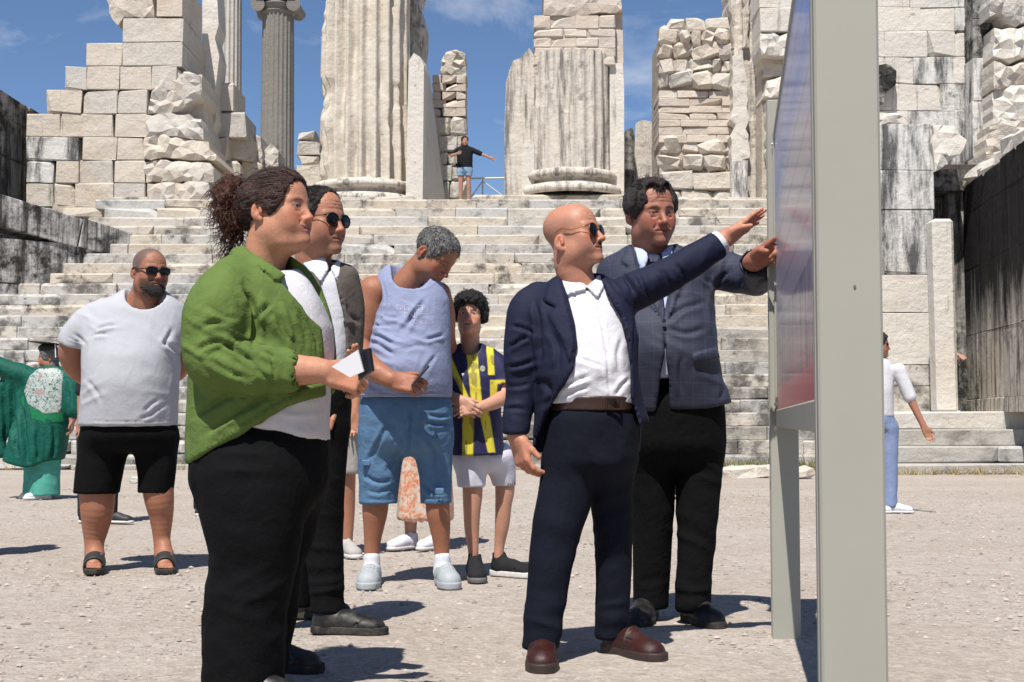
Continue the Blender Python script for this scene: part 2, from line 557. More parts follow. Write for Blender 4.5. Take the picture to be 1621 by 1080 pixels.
def p_box(c, h, R=None, r=0.005):
    c = np.asarray(c, float); h = np.asarray(h, float)
    def fn(Q):
        q = Q - c
        if R is not None: q = q @ np.asarray(R)
        q = np.abs(q) - (h - r)
        return np.sqrt((np.maximum(q, 0) ** 2).sum(1)) + np.minimum(q.max(1), 0) - r
    lo, hi = _bb(c, np.linalg.norm(h)); return fn, lo, hi

def p_half(point, normal):
    """everything behind a plane is inside"""
    p = np.asarray(point, float); n = np.asarray(normal, float); n = n / np.linalg.norm(n)
    return (lambda Q: (Q - p) @ n), None, None

def p_poly(poly, D, ymax=None, ymin=None):
    """column of space seen through a photo polygon; distances in metres at depth D"""
    A = np.asarray(poly, float); B = np.roll(A, -1, 0)
    def fn(Q):
        p = proj(Q); d2 = np.full(len(Q), 1e12); ins = np.zeros(len(Q), bool)
        for a, b in zip(A, B):
            e = b - a; w = p - a; t = np.clip(w @ e / ((e ** 2).sum() + 1e-9), 0, 1)
            d2 = np.minimum(d2, ((w - t[:, None] * e) ** 2).sum(1))
            c = (a[1] > p[:, 1]) != (b[1] > p[:, 1])
            with np.errstate(divide='ignore', invalid='ignore'):
                xx = (b[0] - a[0]) * (p[:, 1] - a[1]) / (b[1] - a[1] + 1e-12) + a[0]
            ins ^= c & (p[:, 0] < xx)
        d = np.sqrt(d2) * np.where(ins, -1, 1) * D / F
        if ymax is not None: d = np.maximum(d, Q[:, 1] - ymax)
        if ymin is not None: d = np.maximum(d, ymin - Q[:, 1])
        return d
    return fn, None, None

def p_both(*prs):
    def fn(Q):
        d = prs[0][0](Q)
        for q in prs[1:]: d = np.maximum(d, q[0](Q))
        return d
    los = [q[1] for q in prs if q[1] is not None]; his = [q[2] for q in prs if q[1] is not None]
    return fn, np.max(los, 0), np.min(his, 0)

def p_off(pr, t):
    return (lambda Q: pr[0](Q) - t), pr[1] - t, pr[2] + t

def surface(field, h, pad=0.02, lo=None, hi=None):
    """quad surface of a field: coarse look first, then only the cells near the surface"""
    l, u = field.bounds()
    lo = l - pad if lo is None else np.maximum(np.asarray(lo), l - pad)
    hi = u + pad if hi is None else np.minimum(np.asarray(hi), u + pad)
    B = 4
    nb = np.maximum(np.ceil((hi - lo) / (h * B)).astype(int), 1)
    n = nb * B + 1
    cc = [lo[i] + (np.arange(nb[i]) + 0.5) * h * B for i in range(3)]
    Cg = np.stack(np.meshgrid(*cc, indexing='ij'), -1).reshape(-1, 3)
    dc = field(Cg).reshape(nb)
    near = np.abs(dc) < h * B * 1.25 + 0.012
    D = np.repeat(np.repeat(np.repeat(np.where(dc < 0, -1.0, 1.0), B, 0), B, 1), B, 2)
    D = np.pad(D, ((0, 1), (0, 1), (0, 1)), 'edge')
    mk = np.repeat(np.repeat(np.repeat(near, B, 0), B, 1), B, 2)
    mk = np.pad(mk, ((0, 1), (0, 1), (0, 1)), 'edge')
    m2 = mk.copy()
    for ax in range(3):
        sl = [slice(None)] * 3; sr = [slice(None)] * 3
        sl[ax] = slice(1, None); sr[ax] = slice(None, -1)
        m2[tuple(sl)] |= mk[tuple(sr)]
    I = np.argwhere(m2)
    for s in range(0, len(I), 200000):
        J = I[s:s+200000]
        D[J[:, 0], J[:, 1], J[:, 2]] = field(lo + J * h)
    return nets(D, lo, h)

def nets(D, lo, h):
    S = D < 0
    c = [(0,0,0),(1,0,0),(0,1,0),(1,1,0),(0,0,1),(1,0,1),(0,1,1),(1,1,1)]
    sh = np.array(D.shape) - 1
    def corner(A, k): return A[k[0]:k[0]+sh[0], k[1]:k[1]+sh[1], k[2]:k[2]+sh[2]]
    cnt = sum(corner(S, k).astype(np.int8) for k in c)
    cell = np.argwhere((cnt > 0) & (cnt < 8))
    if len(cell) == 0: return np.zeros((0, 3)), np.zeros((0, 4), int)
    val = np.stack([D[cell[:, 0]+k[0], cell[:, 1]+k[1], cell[:, 2]+k[2]] for k in c], 1)
    acc = np.zeros((len(cell), 3)); num = np.zeros(len(cell))
    for i in range(8):
        for j in range(i+1, 8):
            if sum(abs(c[i][q]-c[j][q]) for q in range(3)) != 1: continue
            a, b = val[:, i], val[:, j]; m = (a < 0) != (b < 0)
            t = np.where(m, a / np.where(m, a - b, 1), 0)
            p = np.array(c[i]) + t[:, None] * (np.array(c[j]) - np.array(c[i]))
            acc += p * m[:, None]; num += m
    V = lo + (cell + acc / num[:, None]) * h
    idx = np.full(sh, -1, np.int64); idx[cell[:, 0], cell[:, 1], cell[:, 2]] = np.arange(len(cell))
    faces = []
    for ax in range(3):
        o1, o2 = (ax + 1) % 3, (ax + 2) % 3
        sl = [slice(0, s) for s in D.shape]
        a0 = [slice(None)] * 3; a1 = [slice(None)] * 3
        a0[ax] = slice(0, -1); a1[ax] = slice(1, None)
        X = S[tuple(a0)] != S[tuple(a1)]
        E = np.argwhere(X)
        E = E[(E[:, o1] > 0) & (E[:, o2] > 0) & (E[:, o1] < sh[o1]) & (E[:, o2] < sh[o2])]
        if len(E) == 0: continue
        flip = S[tuple(E.T)]
        def at(d1, d2):
            q = E.copy(); q[:, o1] -= d1; q[:, o2] -= d2; return idx[tuple(q.T)]
        f = np.stack([at(1, 1), at(0, 1), at(0, 0), at(1, 0)], 1)
        f[~flip] = f[~flip][:, ::-1]
        faces.append(f[(f >= 0).all(1)])
    return V, np.concatenate(faces)

def normals(V, Fc):
    n = np.cross(V[Fc[:, 2]] - V[Fc[:, 0]], V[Fc[:, 3 if Fc.shape[1] > 3 else 1]] - V[Fc[:, 1 if Fc.shape[1] > 3 else 0]])
    out = np.zeros_like(V)
    for k in range(Fc.shape[1]): np.add.at(out, Fc[:, k], n)
    return out / (np.linalg.norm(out, axis=1, keepdims=True) + 1e-12)

def relax(V, Fc, it=1, w=0.5):
    for _ in range(it):
        s = np.zeros_like(V); c = np.zeros(len(V))
        for k in range(4):
            a, b = Fc[:, k], Fc[:, (k + 1) % 4]
            np.add.at(s, a, V[b]); np.add.at(c, a, 1); np.add.at(s, b, V[a]); np.add.at(c, b, 1)
        V = V * (1 - w) + w * s / np.maximum(c, 1)[:, None]
    return V

def join(parts):
    Vs, Fs, n = [], [], 0
    for V, Fc in parts:
        Vs.append(V); Fs.append(Fc + n); n += len(V)
    return np.concatenate(Vs), np.concatenate(Fs)

def wrinkle(V, Fc, amp=0.004, scale=9.0, seed=0, folds=(), stretch=(1, 1, 1.6)):
    """push cloth out and in: broad crumple plus named folds (centre, reach, direction, wavelength, depth)"""
    nr = normals(V, Fc)
    Q = V * scale / np.asarray(stretch)
    w = Q + 0.9 * np.stack([vnoise(Q * 0.7, seed + 5), vnoise(Q * 0.7, seed + 6), vnoise(Q * 0.7, seed + 7)], 1)
    r = 1 - 2 * np.abs(vnoise(w, seed)); r2 = 1 - 2 * np.abs(vnoise(w * 2.1, seed + 3))
    d = amp * (0.65 * r + 0.35 * r2)
    for n, (c, reach, dr, wl, dep) in enumerate(folds):
        # long uneven ridges across a pull direction, fading away from a centre
        dr = np.asarray(dr, float) / np.linalg.norm(dr)
        a = np.array([0, 1.0, 0]) if abs(dr[1]) < 0.8 else np.array([1.0, 0, 0])
        e1 = np.cross(dr, a); e1 /= np.linalg.norm(e1); e2 = np.cross(dr, e1)
        q = V - np.asarray(c); g = np.exp(-((q / (reach * 1.15)) ** 2).sum(1))
        L = np.stack([q @ dr / wl, q @ e1 / (wl * 3.2), q @ e2 / (wl * 3.2)], 1)
        L[:, 0] += 0.55 * vnoise(L * 0.6 + 7.3 * n, seed + 21) + 0.12 * (q @ e1 / wl)
        r = 1 - 2 * np.abs(vnoise(L + 3.7 * n, seed + 31 + n))
        d += dep * 1.25 * g * (np.clip(r, -0.4, 1) ** 1.0)
    return V + nr * d[:, None]

def grad(field, Q, e=0.002):
    g = np.stack([field(Q + np.eye(3)[k] * e) - field(Q - np.eye(3)[k] * e) for k in range(3)], 1)
    return g / (np.linalg.norm(g, axis=1, keepdims=True) + 1e-9)

def combed(field, roots, flow, rng, length, r=0.0011, steps=7, lift=0.001, rise=0.0, wob=0.25):
    """hairs laid along a surface: they start at roots and follow a flow, hugging the field"""
    p = roots.copy(); n = len(p); L = length * rng.uniform(0.6, 1.4, (n, 1)); st = L / (steps - 1); path = []
    noise = rng.normal(size=(n, 3)) * wob
    for k in range(steps):
        g = grad(field, p); d0 = field(p); want = lift * (1 + 0.8 * np.sin(k * 0.9 + noise[:, 0] * 9)) + rise * L[:, 0] * (k / (steps - 1))
        p = p + g * np.clip(want - d0, -0.01, 0.01)[:, None]; path.append(p)
        d = flow(p) + noise; d = d - (d * g).sum(1, keepdims=True) * g
        p = p + d / (np.linalg.norm(d, axis=1, keepdims=True) + 1e-9) * st
    path = np.stack(path, 1)                                   # n, steps, 3
    t = np.gradient(path, axis=1); t /= np.linalg.norm(t, axis=2, keepdims=True) + 1e-9
    a = np.cross(t, rng.normal(size=(n, 1, 3))); a /= np.linalg.norm(a, axis=2, keepdims=True) + 1e-9; b = np.cross(t, a)
    rad = (r * rng.uniform(0.6, 1.3, (n, 1)) * np.linspace(1, 0.35, steps)[None])[..., None]
    V = np.stack([path + rad * (math.cos(q) * a + math.sin(q) * b) for q in (0, 2.094, 4.189)], 2)   # n, steps, 3, 3
    base = (np.arange(n) * steps * 3)[:, None, None]; i = (np.arange(steps - 1) * 3)[None, :, None]; q = np.arange(3)[None, None]
    f = np.stack([base + i + q, base + i + (q + 1) % 3, base + i + 3 + (q + 1) % 3, base + i + 3 + q], -1).reshape(-1, 4)
    return V.reshape(-1, 3), f

def facets(Q, scale, seed=0):
    """broken-stone cells: value per cell and distance to the cell's centre"""
    q = Q * scale; i = np.floor(q).astype(np.int64); best = np.full(len(q), 9.0); val = np.zeros(len(q))
    for dx in (-1, 0, 1):
        for dy in (-1, 0, 1):
            for dz in (-1, 0, 1):
                c = i + [dx, dy, dz]
                o = np.stack([_hash(c[:, 0], c[:, 1], c[:, 2], seed + k) for k in (1, 2, 3)], 1)
                v = q - c - o; d = np.sqrt((v ** 2).sum(1)); h = _hash(c[:, 0], c[:, 1], c[:, 2], seed + 4)
                nr = np.stack([_hash(c[:, 0], c[:, 1], c[:, 2], seed + k) for k in (5, 6, 7)], 1) - 0.5
                m = d < best; best = np.where(m, d, best); val = np.where(m, (h - 0.5) + 1.3 * (v * nr).sum(1), val)
    return val, best
# ------------------------------------------------------------------ heads, hands, feet, shoes
def unit(v): v = np.asarray(v, float); return v / (np.linalg.norm(v) + 1e-12)

def head_frame(yaw, pitch=0, roll=0):
    """columns: the head's right-hand side, its forward, its up. yaw 0 faces the camera, 90 faces image right"""
    y, p, r = math.radians(yaw), math.radians(pitch), math.radians(roll)
    f = np.array([math.sin(y) * math.cos(p), -math.cos(y) * math.cos(p), math.sin(p)])
    rt = unit(np.cross(f, [0, 0, 1.0])); up = np.cross(rt, f)
    rt2 = rt * math.cos(r) + up * math.sin(r); up2 = up * math.cos(r) - rt * math.sin(r)
    return np.stack([rt2, f, up2], 1)

def head_field(o):
    """face in its own frame: x side, y forward, z up, chin to crown 0.235 m"""
    fat = o.get('fat', 0.0); jaw = o.get('jaw', 1.0); nose = o.get('nose', 1.0); soft = o.get('soft', 0.0)
    ez = o.get('ear_dz', 0.0)
    f = Field()
    f.add(p_ell((0, -0.016, 0.040), (0.074, 0.094, 0.078)))
    f.add(p_ell((0, 0.030, 0.030), (0.062, 0.058, 0.072)), 0.03)
    f.add(p_ell((0, 0.026, -0.030), (0.060 * jaw + 0.5 * fat, 0.062, 0.078)), 0.03)
    f.add(p_ell((0, 0.048, -0.083), (0.036 * jaw + 0.5 * fat, 0.036, 0.028)), 0.03)
    for s in (-1, 1):
        f.add(p_ell((s * 0.048 * jaw, 0.004, -0.062), (0.018 + fat, 0.034, 0.030 + 0.5 * fat)), 0.03)     # angle of the jaw
        f.add(p_ell((s * 0.040, 0.058, -0.020), (0.022 + 0.5 * fat, 0.022, 0.020 + fat * 0.6)), 0.022)     # cheekbone
        f.add(p_ell((s * 0.036, 0.055, -0.048), (0.020 + 0.6 * fat, 0.026 + 0.3 * fat, 0.022 + fat * 0.6)), 0.022)
        f.add(p_cone((s * 0.012, 0.083, 0.021), (s * 0.046, 0.068, 0.022), 0.0095 - soft * 0.003, 0.0075), 0.014)   # brow
        f.cut(p_ell((s * 0.031, 0.096, 0.004), (0.017, 0.018, 0.0105)), 0.014)                             # socket
        f.add(p_ell((s * 0.031, 0.0705, 0.004), (0.0145, 0.0135, 0.0125)), 0.004)                          # eyeball with lids
        f.add(p_cone((s * 0.018, 0.0835, 0.0095), (s * 0.044, 0.0765, 0.008), 0.0042, 0.0036), 0.004)      # upper lid
        f.add(p_cone((s * 0.020, 0.0815, -0.0045), (s * 0.043, 0.0755, -0.003), 0.0036, 0.003), 0.005)     # lower lid
    f.add(p_cone((0, 0.084, 0.012), (0, 0.083 + 0.0215 * nose, -0.029), 0.0078, 0.0108), 0.012)             # nose
    f.add(p_ell((0, 0.084 + 0.0225 * nose, -0.031), (0.0118, 0.0105, 0.0095)), 0.006)
    for s in (-1, 1):
        f.add(p_ell((s * 0.0125, 0.094 + 0.008 * (nose - 1), -0.034), (0.0078, 0.0105, 0.0075)), 0.006)
        f.cut(p_ell((s * 0.0062, 0.1005, -0.0415), (0.0034, 0.0052, 0.004)), 0.003)
    f.add(p_ell((0, 0.078, -0.060), (0.031, 0.018, 0.022)), 0.018)                                         # muzzle
    f.add(p_cone((-0.020, 0.0875, -0.0565), (0.020, 0.0875, -0.0565), 0.0052, 0.0052), 0.006)              # lips
    f.add(p_ell((0, 0.0925, -0.0555), (0.012, 0.005, 0.0046)), 0.006)
    f.add(p_ell((0, 0.0915, -0.0668), (0.0185, 0.0072, 0.0062)), 0.005)
    sm = o.get('smile', 0.0) * 0.006
    f.cut(p_chain([(-0.027, 0.091, -0.0612 + sm), (-0.012, 0.0955, -0.0612), (0.012, 0.0955, -0.0612), (0.027, 0.091, -0.0612 + sm)], [0.0018] * 4, 3), 0.004)
    f.add(p_ell((0, 0.083, -0.096), (0.021 + 0.4 * fat, 0.017, 0.016)), 0.02)                              # chin
    if fat > 0.006:
        f.add(p_ell((0, 0.03, -0.100), (0.045 + fat, 0.045, 0.022 + fat * 0.6)), 0.03)                     # under the chin
    age = o.get('age', 0.4)
    if age:
        for s in (-1, 1):
            f.cut(p_chain([(s * 0.0185, 0.0955, -0.033), (s * 0.028, 0.088, -0.046), (s * 0.034, 0.079, -0.062)], [0.0012 * age + 0.0006, 0.0017 * age + 0.0008, 0.0010 * age], 3), 0.006)
            f.cut(p_chain([(s * 0.017, 0.088, -0.007), (s * 0.030, 0.0855, -0.014), (s * 0.043, 0.077, -0.011)], [0.001, 0.0018 * age + 0.0008, 0.001], 3), 0.005)
        if age > 0.6:
            for z in (0.040, 0.052, 0.064):
                f.cut(p_chain([(-0.040, 0.075 - 0.25 * (z - 0.04), z - 0.002), (-0.015, 0.089 - 0.3 * (z - 0.04), z + 0.001), (0.015, 0.089 - 0.3 * (z - 0.04), z + 0.001), (0.040, 0.075 - 0.25 * (z - 0.04), z - 0.002)], [0.0006] * 4, 3), 0.004)
    for s in (-1, 1):                                                                                      # ears
        er = head_ear(s)
        f.add(p_ell((s * 0.0765, -0.022, -0.004 + ez), (0.0080, 0.0185, 0.0300), er), 0.007)
        f.cut(p_ell((s * 0.0850, -0.017, -0.001 + ez), (0.0072, 0.0100, 0.0178), er), 0.005)
        f.add(p_cone((s * 0.0800, -0.011, 0.002 + ez), (s * 0.0800, -0.009, -0.012 + ez), 0.0040, 0.0046), 0.005)
        f.add(p_ell((s * 0.0755, -0.014, -0.030 + ez), (0.0052, 0.0080, 0.0085)), 0.005)
    return f

def head_ear(s):
    a = math.radians(14); b = math.radians(20) * s
    R1 = np.array([[1, 0, 0], [0, math.cos(a), math.sin(a)], [0, -math.sin(a), math.cos(a)]])
    R2 = np.array([[math.cos(b), -math.sin(b), 0], [math.sin(b), math.cos(b), 0], [0, 0, 1]])
    return R2 @ R1

def sstep(a, b, x): t = np.clip((x - a) / (b - a), 0, 1); return t * t * (3 - 2 * t)

def face_cols(V, o):
    base = np.array(o.get('skin', (0.50, 0.27, 0.18)))
    C = np.tile(base, (len(V), 1)); x, y, z = V.T; ax = np.abs(x)
    front = sstep(0.02, 0.05, y)
    mot = fbm(V * 38, 5, 3)[:, None]; C = C * (1 + 0.10 * mot * np.array([0.6, 1.0, 1.1])); C = C * (1 - 0.10 * np.clip(vnoise(V * 150, 9), 0, 1)[:, None])
    def blend(w, c):
        nonlocal C
        w = np.clip(w, 0, 1)[:, None]; C = C * (1 - w) + np.array(c) * w
    red = base * np.array([1.05, 0.74, 0.70])
    blend(o.get('ruddy', 0.75) * np.exp(-(((ax - 0.042) / 0.022) ** 2 + ((z + 0.028) / 0.022) ** 2)) * front, red)
    blend(0.7 * np.exp(-((x / 0.018) ** 2 + ((z + 0.03) / 0.016) ** 2)) * front, red)
    blend(0.6 * sstep(0.072, 0.08, ax) * np.exp(-(((y + 0.012) / 0.03) ** 2)) * np.exp(-(((z + 0.004) / 0.045) ** 2)), red)
    blend(0.35 * np.exp(-(((ax - 0.031) / 0.022) ** 2 + ((z - 0.0) / 0.014) ** 2)) * front, base * np.array([0.72, 0.58, 0.55]))
    # beard shade
    sh = o.get('stubble', 0.0)
    if sh:
        reg = front * sstep(-0.028, -0.045, z) + sstep(0.03, -0.02, np.abs(y)) * sstep(-0.03, -0.05, z) * sstep(-0.03, 0.0, y)
        blend(sh * np.clip(reg, 0, 1) * (0.75 + 0.25 * vnoise(V * 400, 3)), o.get('beard', (0.10, 0.08, 0.075)))
    mo = o.get('moustache', 0.0)
    if mo:
        blend(mo * np.exp(-((ax / 0.030) ** 4 + ((z + 0.0475 + 0.25 * ax * ax / 0.03) / 0.0075) ** 2)) * sstep(0.06, 0.075, y), o.get('mo_col', (0.16, 0.12, 0.10)))
    # lips
    lip = np.exp(-((ax / 0.0245) ** 4 + ((z + 0.0612) / 0.0085) ** 4)) * sstep(0.07, 0.082, y)
    blend(o.get('lipw', 0.65) * lip, o.get('lip', tuple(base * np.array([0.86, 0.52, 0.50]))))
    blend(0.8 * np.exp(-((ax / 0.0255) ** 4 + ((z + 0.0612) / 0.0020) ** 2)) * sstep(0.07, 0.082, y), base * 0.25)
    # brows
    bz = 0.0235 - 0.5 * (ax - 0.028) ** 2 / 0.03
    blend(o.get('brow', 0.8) * np.exp(-(((ax - 0.031) / 0.0185) ** 4 + ((z - bz) / 0.0042) ** 2)) * sstep(0.05, 0.06, y), o.get('brow_col', (0.05, 0.035, 0.03)))
    # eyes
    if o.get('eyes', True):
        ez = o.get('eye_open', 1.0)
        al = ((ax - 0.0315) / 0.0125) ** 2 + ((z - 0.0032) / (0.0042 * ez)) ** 2
        blend(sstep(1.25, 0.8, al) * sstep(0.05, 0.06, y), (0.55, 0.50, 0.46))
        ir = ((ax - 0.0315 - np.sign(x) * o.get('gaze', 0.0)) / 0.0058) ** 2 + ((z - 0.0034) / 0.0055) ** 2
        blend(sstep(1.2, 0.8, ir) * sstep(1.2, 0.9, al) * sstep(0.05, 0.06, y), o.get('iris', (0.025, 0.014, 0.010)))
        lid = z - (0.0032 + 0.0048 * ez * np.sqrt(np.clip(1 - ((ax - 0.0315) / 0.0145) ** 2, 0, 1)))
        blend(0.85 * np.exp(-(lid / 0.0017) ** 2) * sstep(0.0165, 0.0125, np.abs(ax - 0.0315)) * sstep(0.05, 0.06, y), (0.03, 0.02, 0.018))
    # close-cropped scalp
    cr = o.get('crop', 0.0)
    if cr:
        hl = o.get('hairline', 0.085)
        fr = y - (0.062 - 0.55 * np.maximum(0.0, hl - z)) + 0.006 * vnoise(V * 90, 6)
        reg = sstep(0.010, -0.012, fr) * sstep(-0.064, -0.045, z + 0.3 * np.minimum(0, y + 0.03)) * sstep(0.0815, 0.0765, ax) * (1 - np.exp(-(((y + 0.02) / 0.024) ** 2 + ((z + 0.004) / 0.032) ** 2)) * sstep(0.070, 0.075, ax))
        if not o.get('crop_top', True): reg = reg * sstep(0.075, 0.045, z)
        blend(cr * reg * (0.82 + 0.18 * vnoise(V * 380, 8)), o.get('crop_col', (0.10, 0.085, 0.08)))
    return C

def make_head(c, s, R, neck_pt, neck_r, o, h=0.0033):
    """skin of head and neck: points, faces, colours, all in place coordinates"""
    f = head_field(o)
    loc = (R.T @ (np.asarray(neck_pt) - c)) / s
    nr = neck_r / s
    f.add(p_chain([(0, -0.026, -0.02), (0, -0.022 + 0.2 * loc[1], -0.085 + 0.1 * (loc[2] + 0.1)), tuple(loc)],
                  [0.050, min(nr, 0.058 + o.get('fat', 0)), nr]), 0.03)
    V, Fc = surface(f, h / s)
    V = relax(V, Fc, 1, 0.35)
    cols = face_cols(V, o)
    return c + s * (V @ R.T), Fc, cols

# ---- hair in head space
def shell_field(t, cuts, adds=()):
    f = Field()
    f.add(p_ell((0, -0.016, 0.040), (0.074 + t, 0.094 + t, 0.078 + t)))
    f.add(p_ell((0, 0.030, 0.030), (0.062 + t, 0.058 + t * 0.6, 0.072 + t)), 0.03)
    for a, k in adds: f.add(a, k)
    return f, cuts

def hair_on(s, hair, t, cuts, adds, flow, n, length, mat, r=0.0011, rise=0.0, seed=1, wob=0.25, inset=0.004):
    """strands lying on a hair shell, started anywhere on the part that the cuts leave"""
    f, cuts = shell_field(t, cuts, adds); rg = np.random.default_rng(seed)
    d = rg.normal(size=(n * 3, 3)); d /= np.linalg.norm(d, axis=1, keepdims=True)
    p = np.array([0, -0.012, 0.04]) + d * np.array([0.09, 0.115, 0.095]) * 1.1
    for _ in range(6): p = p - grad(f, p) * np.clip(f(p), -0.03, 0.03)[:, None]
    ok = np.ones(len(p), bool)
    for c, k in cuts: ok &= c[0](p) > inset * rg.uniform(-0.6, 1.2, len(p))
    p = p[ok][:n]
    V, Fc = combed(f, p, flow, rg, length, r, rise=rise, wob=wob)
    o = s.hpart('strands', V, Fc, mat); o.parent = hair; return o

def hair_shell(o_head, t, cuts, adds=(), h=0.004, n_amp=0.004, n_scale=60, stretch=(1, 1, 1), seed=0, it=0):
    f = Field()
    f.add(p_ell((0, -0.016, 0.040), (0.074 + t, 0.094 + t, 0.078 + t)))
    f.add(p_ell((0, 0.030, 0.030), (0.062 + t, 0.058 + t * 0.6, 0.072 + t)), 0.03)
    for a, k in adds: f.add(a, k)
    for a, k in cuts: f.cut(a, k)
    V, Fc = surface(f, h)
    if it: V = relax(V, Fc, it)
    nr = normals(V, Fc); Q = V * n_scale / np.asarray(stretch)
    d = (1 - 2 * np.abs(vnoise(Q + vnoise(Q * 0.5, seed + 1)[:, None], seed))) * n_amp + vnoise(Q * 0.35, seed + 2) * n_amp * 0.8
    return V + nr * d[:, None], Fc

FACE_CUT = (p_ell((0, 0.105, -0.022), (0.088, 0.085, 0.096)), 0.012)

def strands(rng, n, root, length, r=0.0012, curl=0.01, turns=2.5, grav=0.3, dirv=None, steps=9):
    """loose curly locks as thin tapering tubes: root() gives point and direction"""
    mb = MB()
    for i in range(n):
        p, d = root(rng); d = unit(d); L = length * rng.uniform(0.6, 1.3); ph = rng.uniform(0, 6.28)
        u = unit(np.cross(d, rng.normal(size=3))); w = np.cross(d, u); pts = []
        for k in range(steps):
            t = k / (steps - 1)
            a = ph + turns * 6.28 * t
            pts.append(p + d * L * t + curl * t ** 0.5 * (math.cos(a) * u + math.sin(a) * w) + np.array([0, 0, -grav * L * t * t]))
        mb.tube(pts, [r * (1 - 0.75 * k / (steps - 1)) for k in range(steps)], 4, False)
    return np.concatenate(mb.V), mb.F

# ---- sunglasses in head space
def sunglasses(parent, c, s, R, lens_w=0.0255, lens_h=0.021, y=0.0975, z=0.002, arm=True, rim=0.0016, frame='frame_dark', wrap=0.12, square=2.0):
    def tr(Q): return c + s * (np.asarray(Q) @ R.T)
    root_V, root_F = [], []
    mb = MB()
    n = 20
    lenses = []
    for sg in (-1, 1):
        ring = []
        for k in range(n):
            a = 2 * math.pi * k / n
            cx = math.copysign(abs(math.cos(a)) ** (2 / square), math.cos(a)); cz = math.copysign(abs(math.sin(a)) ** (2 / square), math.sin(a))
            X = sg * 0.0325 + lens_w * cx; Z = z + lens_h * cz - (0.1 * lens_h if sg * cx < 0 and cz < 0 else 0)
            ring.append((X, y - wrap * (abs(X) - 0.01) ** 1.0 * 0.9 - 0.002 * 0, Z))
        mb.tube([*ring, ring[0], ring[1]], rim, 6, False)
        cen = np.mean(ring, 0) + np.array([0, 0.0035, 0])
        V = [tuple(cen)] + [tuple(np.array(p) * 0.55 + cen * 0.45 + np.array([0, 0.0012, 0])) for p in ring] + ring
        Fc = [(0, 1 + k, 1 + (k + 1) % n) for k in range(n)] + [(1 + k, 1 + n + k, 1 + n + (k + 1) % n, 1 + (k + 1) % n) for k in range(n)]
        V2 = [tuple(np.array(v) - np.array([0, 0.0025, 0])) for v in V]
        m = len(V); Fc = Fc + [tuple(reversed([i + m for i in f])) for f in Fc] + [(1+n+k, 1+n+k+m, 1+n+(k+1) % n+m, 1+n+(k+1) % n) for k in range(n)]
        lenses.append((V + V2, Fc))
        if arm:
            X0 = sg * (0.0325 + lens_w)
            y0 = y - wrap * (abs(X0) - 0.01) * 0.9
            mb.tube([(X0, y0, z + lens_h * 0.55), (sg * 0.071, y0 - 0.018, z + lens_h * 0.5), (sg * 0.0775, 0.03, z + lens_h * 0.35), (sg * 0.0795, -0.004, z + lens_h * 0.35 + 0.012), (sg * 0.081, -0.03, 0.012)], rim * 1.15, 6)
    mb.tube([(-0.009, y + 0.001, z + 0.006), (0, y + 0.004, z + 0.008), (0.009, y + 0.001, z + 0.006)], rim * 1.1, 6)
    o = mesh_obj('sunglasses', tr(np.concatenate(mb.V)), mb.F, M[frame], parent, smooth=True)
    for V, Fc in lenses:
        mesh_obj('lens', tr(np.array(V)), Fc, M['lens'], o, smooth=True)
    return o

# ---- hands
def add_hand(f, wrist, fwd, palm, thumb, s=1.0, curls=((10, 15, 10),) * 4, th=(35, 25, 0.15), spread=0.05, fat=1.0, k=0.006):
    """palm + four fingers + thumb joined to an arm field"""
    fwd = unit(fwd); palm = unit(palm - np.dot(palm, fwd) * fwd)
    sd = np.cross(fwd, palm); sd = sd * (1 if np.dot(sd, thumb) > 0 else -1)
    w = np.asarray(wrist, float)
    Rp = np.stack([sd, fwd, palm], 1)
    f.add(p_cone(w - fwd * 0.03 * s, w + fwd * 0.025 * s, 0.026 * s * fat, 0.024 * s * fat, palm, 0.72), 0.02)
    f.add(p_box(w + fwd * 0.055 * s, (0.039 * s * fat, 0.046 * s, 0.0125 * s * fat), Rp, 0.0120 * s), 0.016)
    f.add(p_ell(w + fwd * 0.034 * s + sd * 0.024 * s + palm * 0.009 * s, (0.017 * s, 0.032 * s, 0.015 * s), Rp), 0.012)   # ball of the thumb
    f.add(p_ell(w + fwd * 0.030 * s - sd * 0.024 * s + palm * 0.007 * s, (0.013 * s, 0.032 * s, 0.012 * s), Rp), 0.012)
    lens = [0.074, 0.082, 0.076, 0.060]; offs = [0.0300, 0.0103, -0.0098, -0.0285]; roots = [0.094, 0.098, 0.094, 0.085]
    rad = [0.0092, 0.0095, 0.0090, 0.0080]
    for i in range(4):
        a1, a2, a3 = curls[i]
        base = w + fwd * roots[i] * s + sd * offs[i] * s * fat
        lat = (1.5 - i) * spread
        d0 = unit(fwd + sd * lat)
        pts = [base - d0 * 0.012 * s, base]; ang = 0; p = base
        for L, a in zip((0.44, 0.31, 0.25), (a1, a2, a3)):
            ang += math.radians(a)
            p = p + (d0 * math.cos(ang) + palm * math.sin(ang)) * lens[i] * L * s
            pts.append(p)
        r = rad[i] * s * fat
        for q in range(len(pts) - 1):
            rr = [r * 1.05, r * 1.04, r * 0.96, r * 0.88, r * 0.76]
            f.add(p_cone(pts[q], pts[q+1], rr[q], rr[q+1]), 0.0045 if q else k)
    out, cu, drop = th
    b = w + fwd * 0.030 * s + sd * 0.030 * s + palm * 0.006 * s
    a = math.radians(out)
    d1 = unit(fwd * math.cos(a) + sd * math.sin(a) + palm * drop)
    m1 = b + d1 * 0.040 * s
    a2 = math.radians(out - cu)
    d2 = unit(fwd * math.cos(a2) + sd * math.sin(a2) + palm * (drop + 0.1))
    m2 = m1 + d2 * 0.033 * s
    f.add(p_cone(b, m1, 0.0135 * s * fat, 0.0105 * s * fat), 0.01)
    f.add(p_cone(m1, m2, 0.0105 * s * fat, 0.0088 * s * fat), 0.004)
    return m2

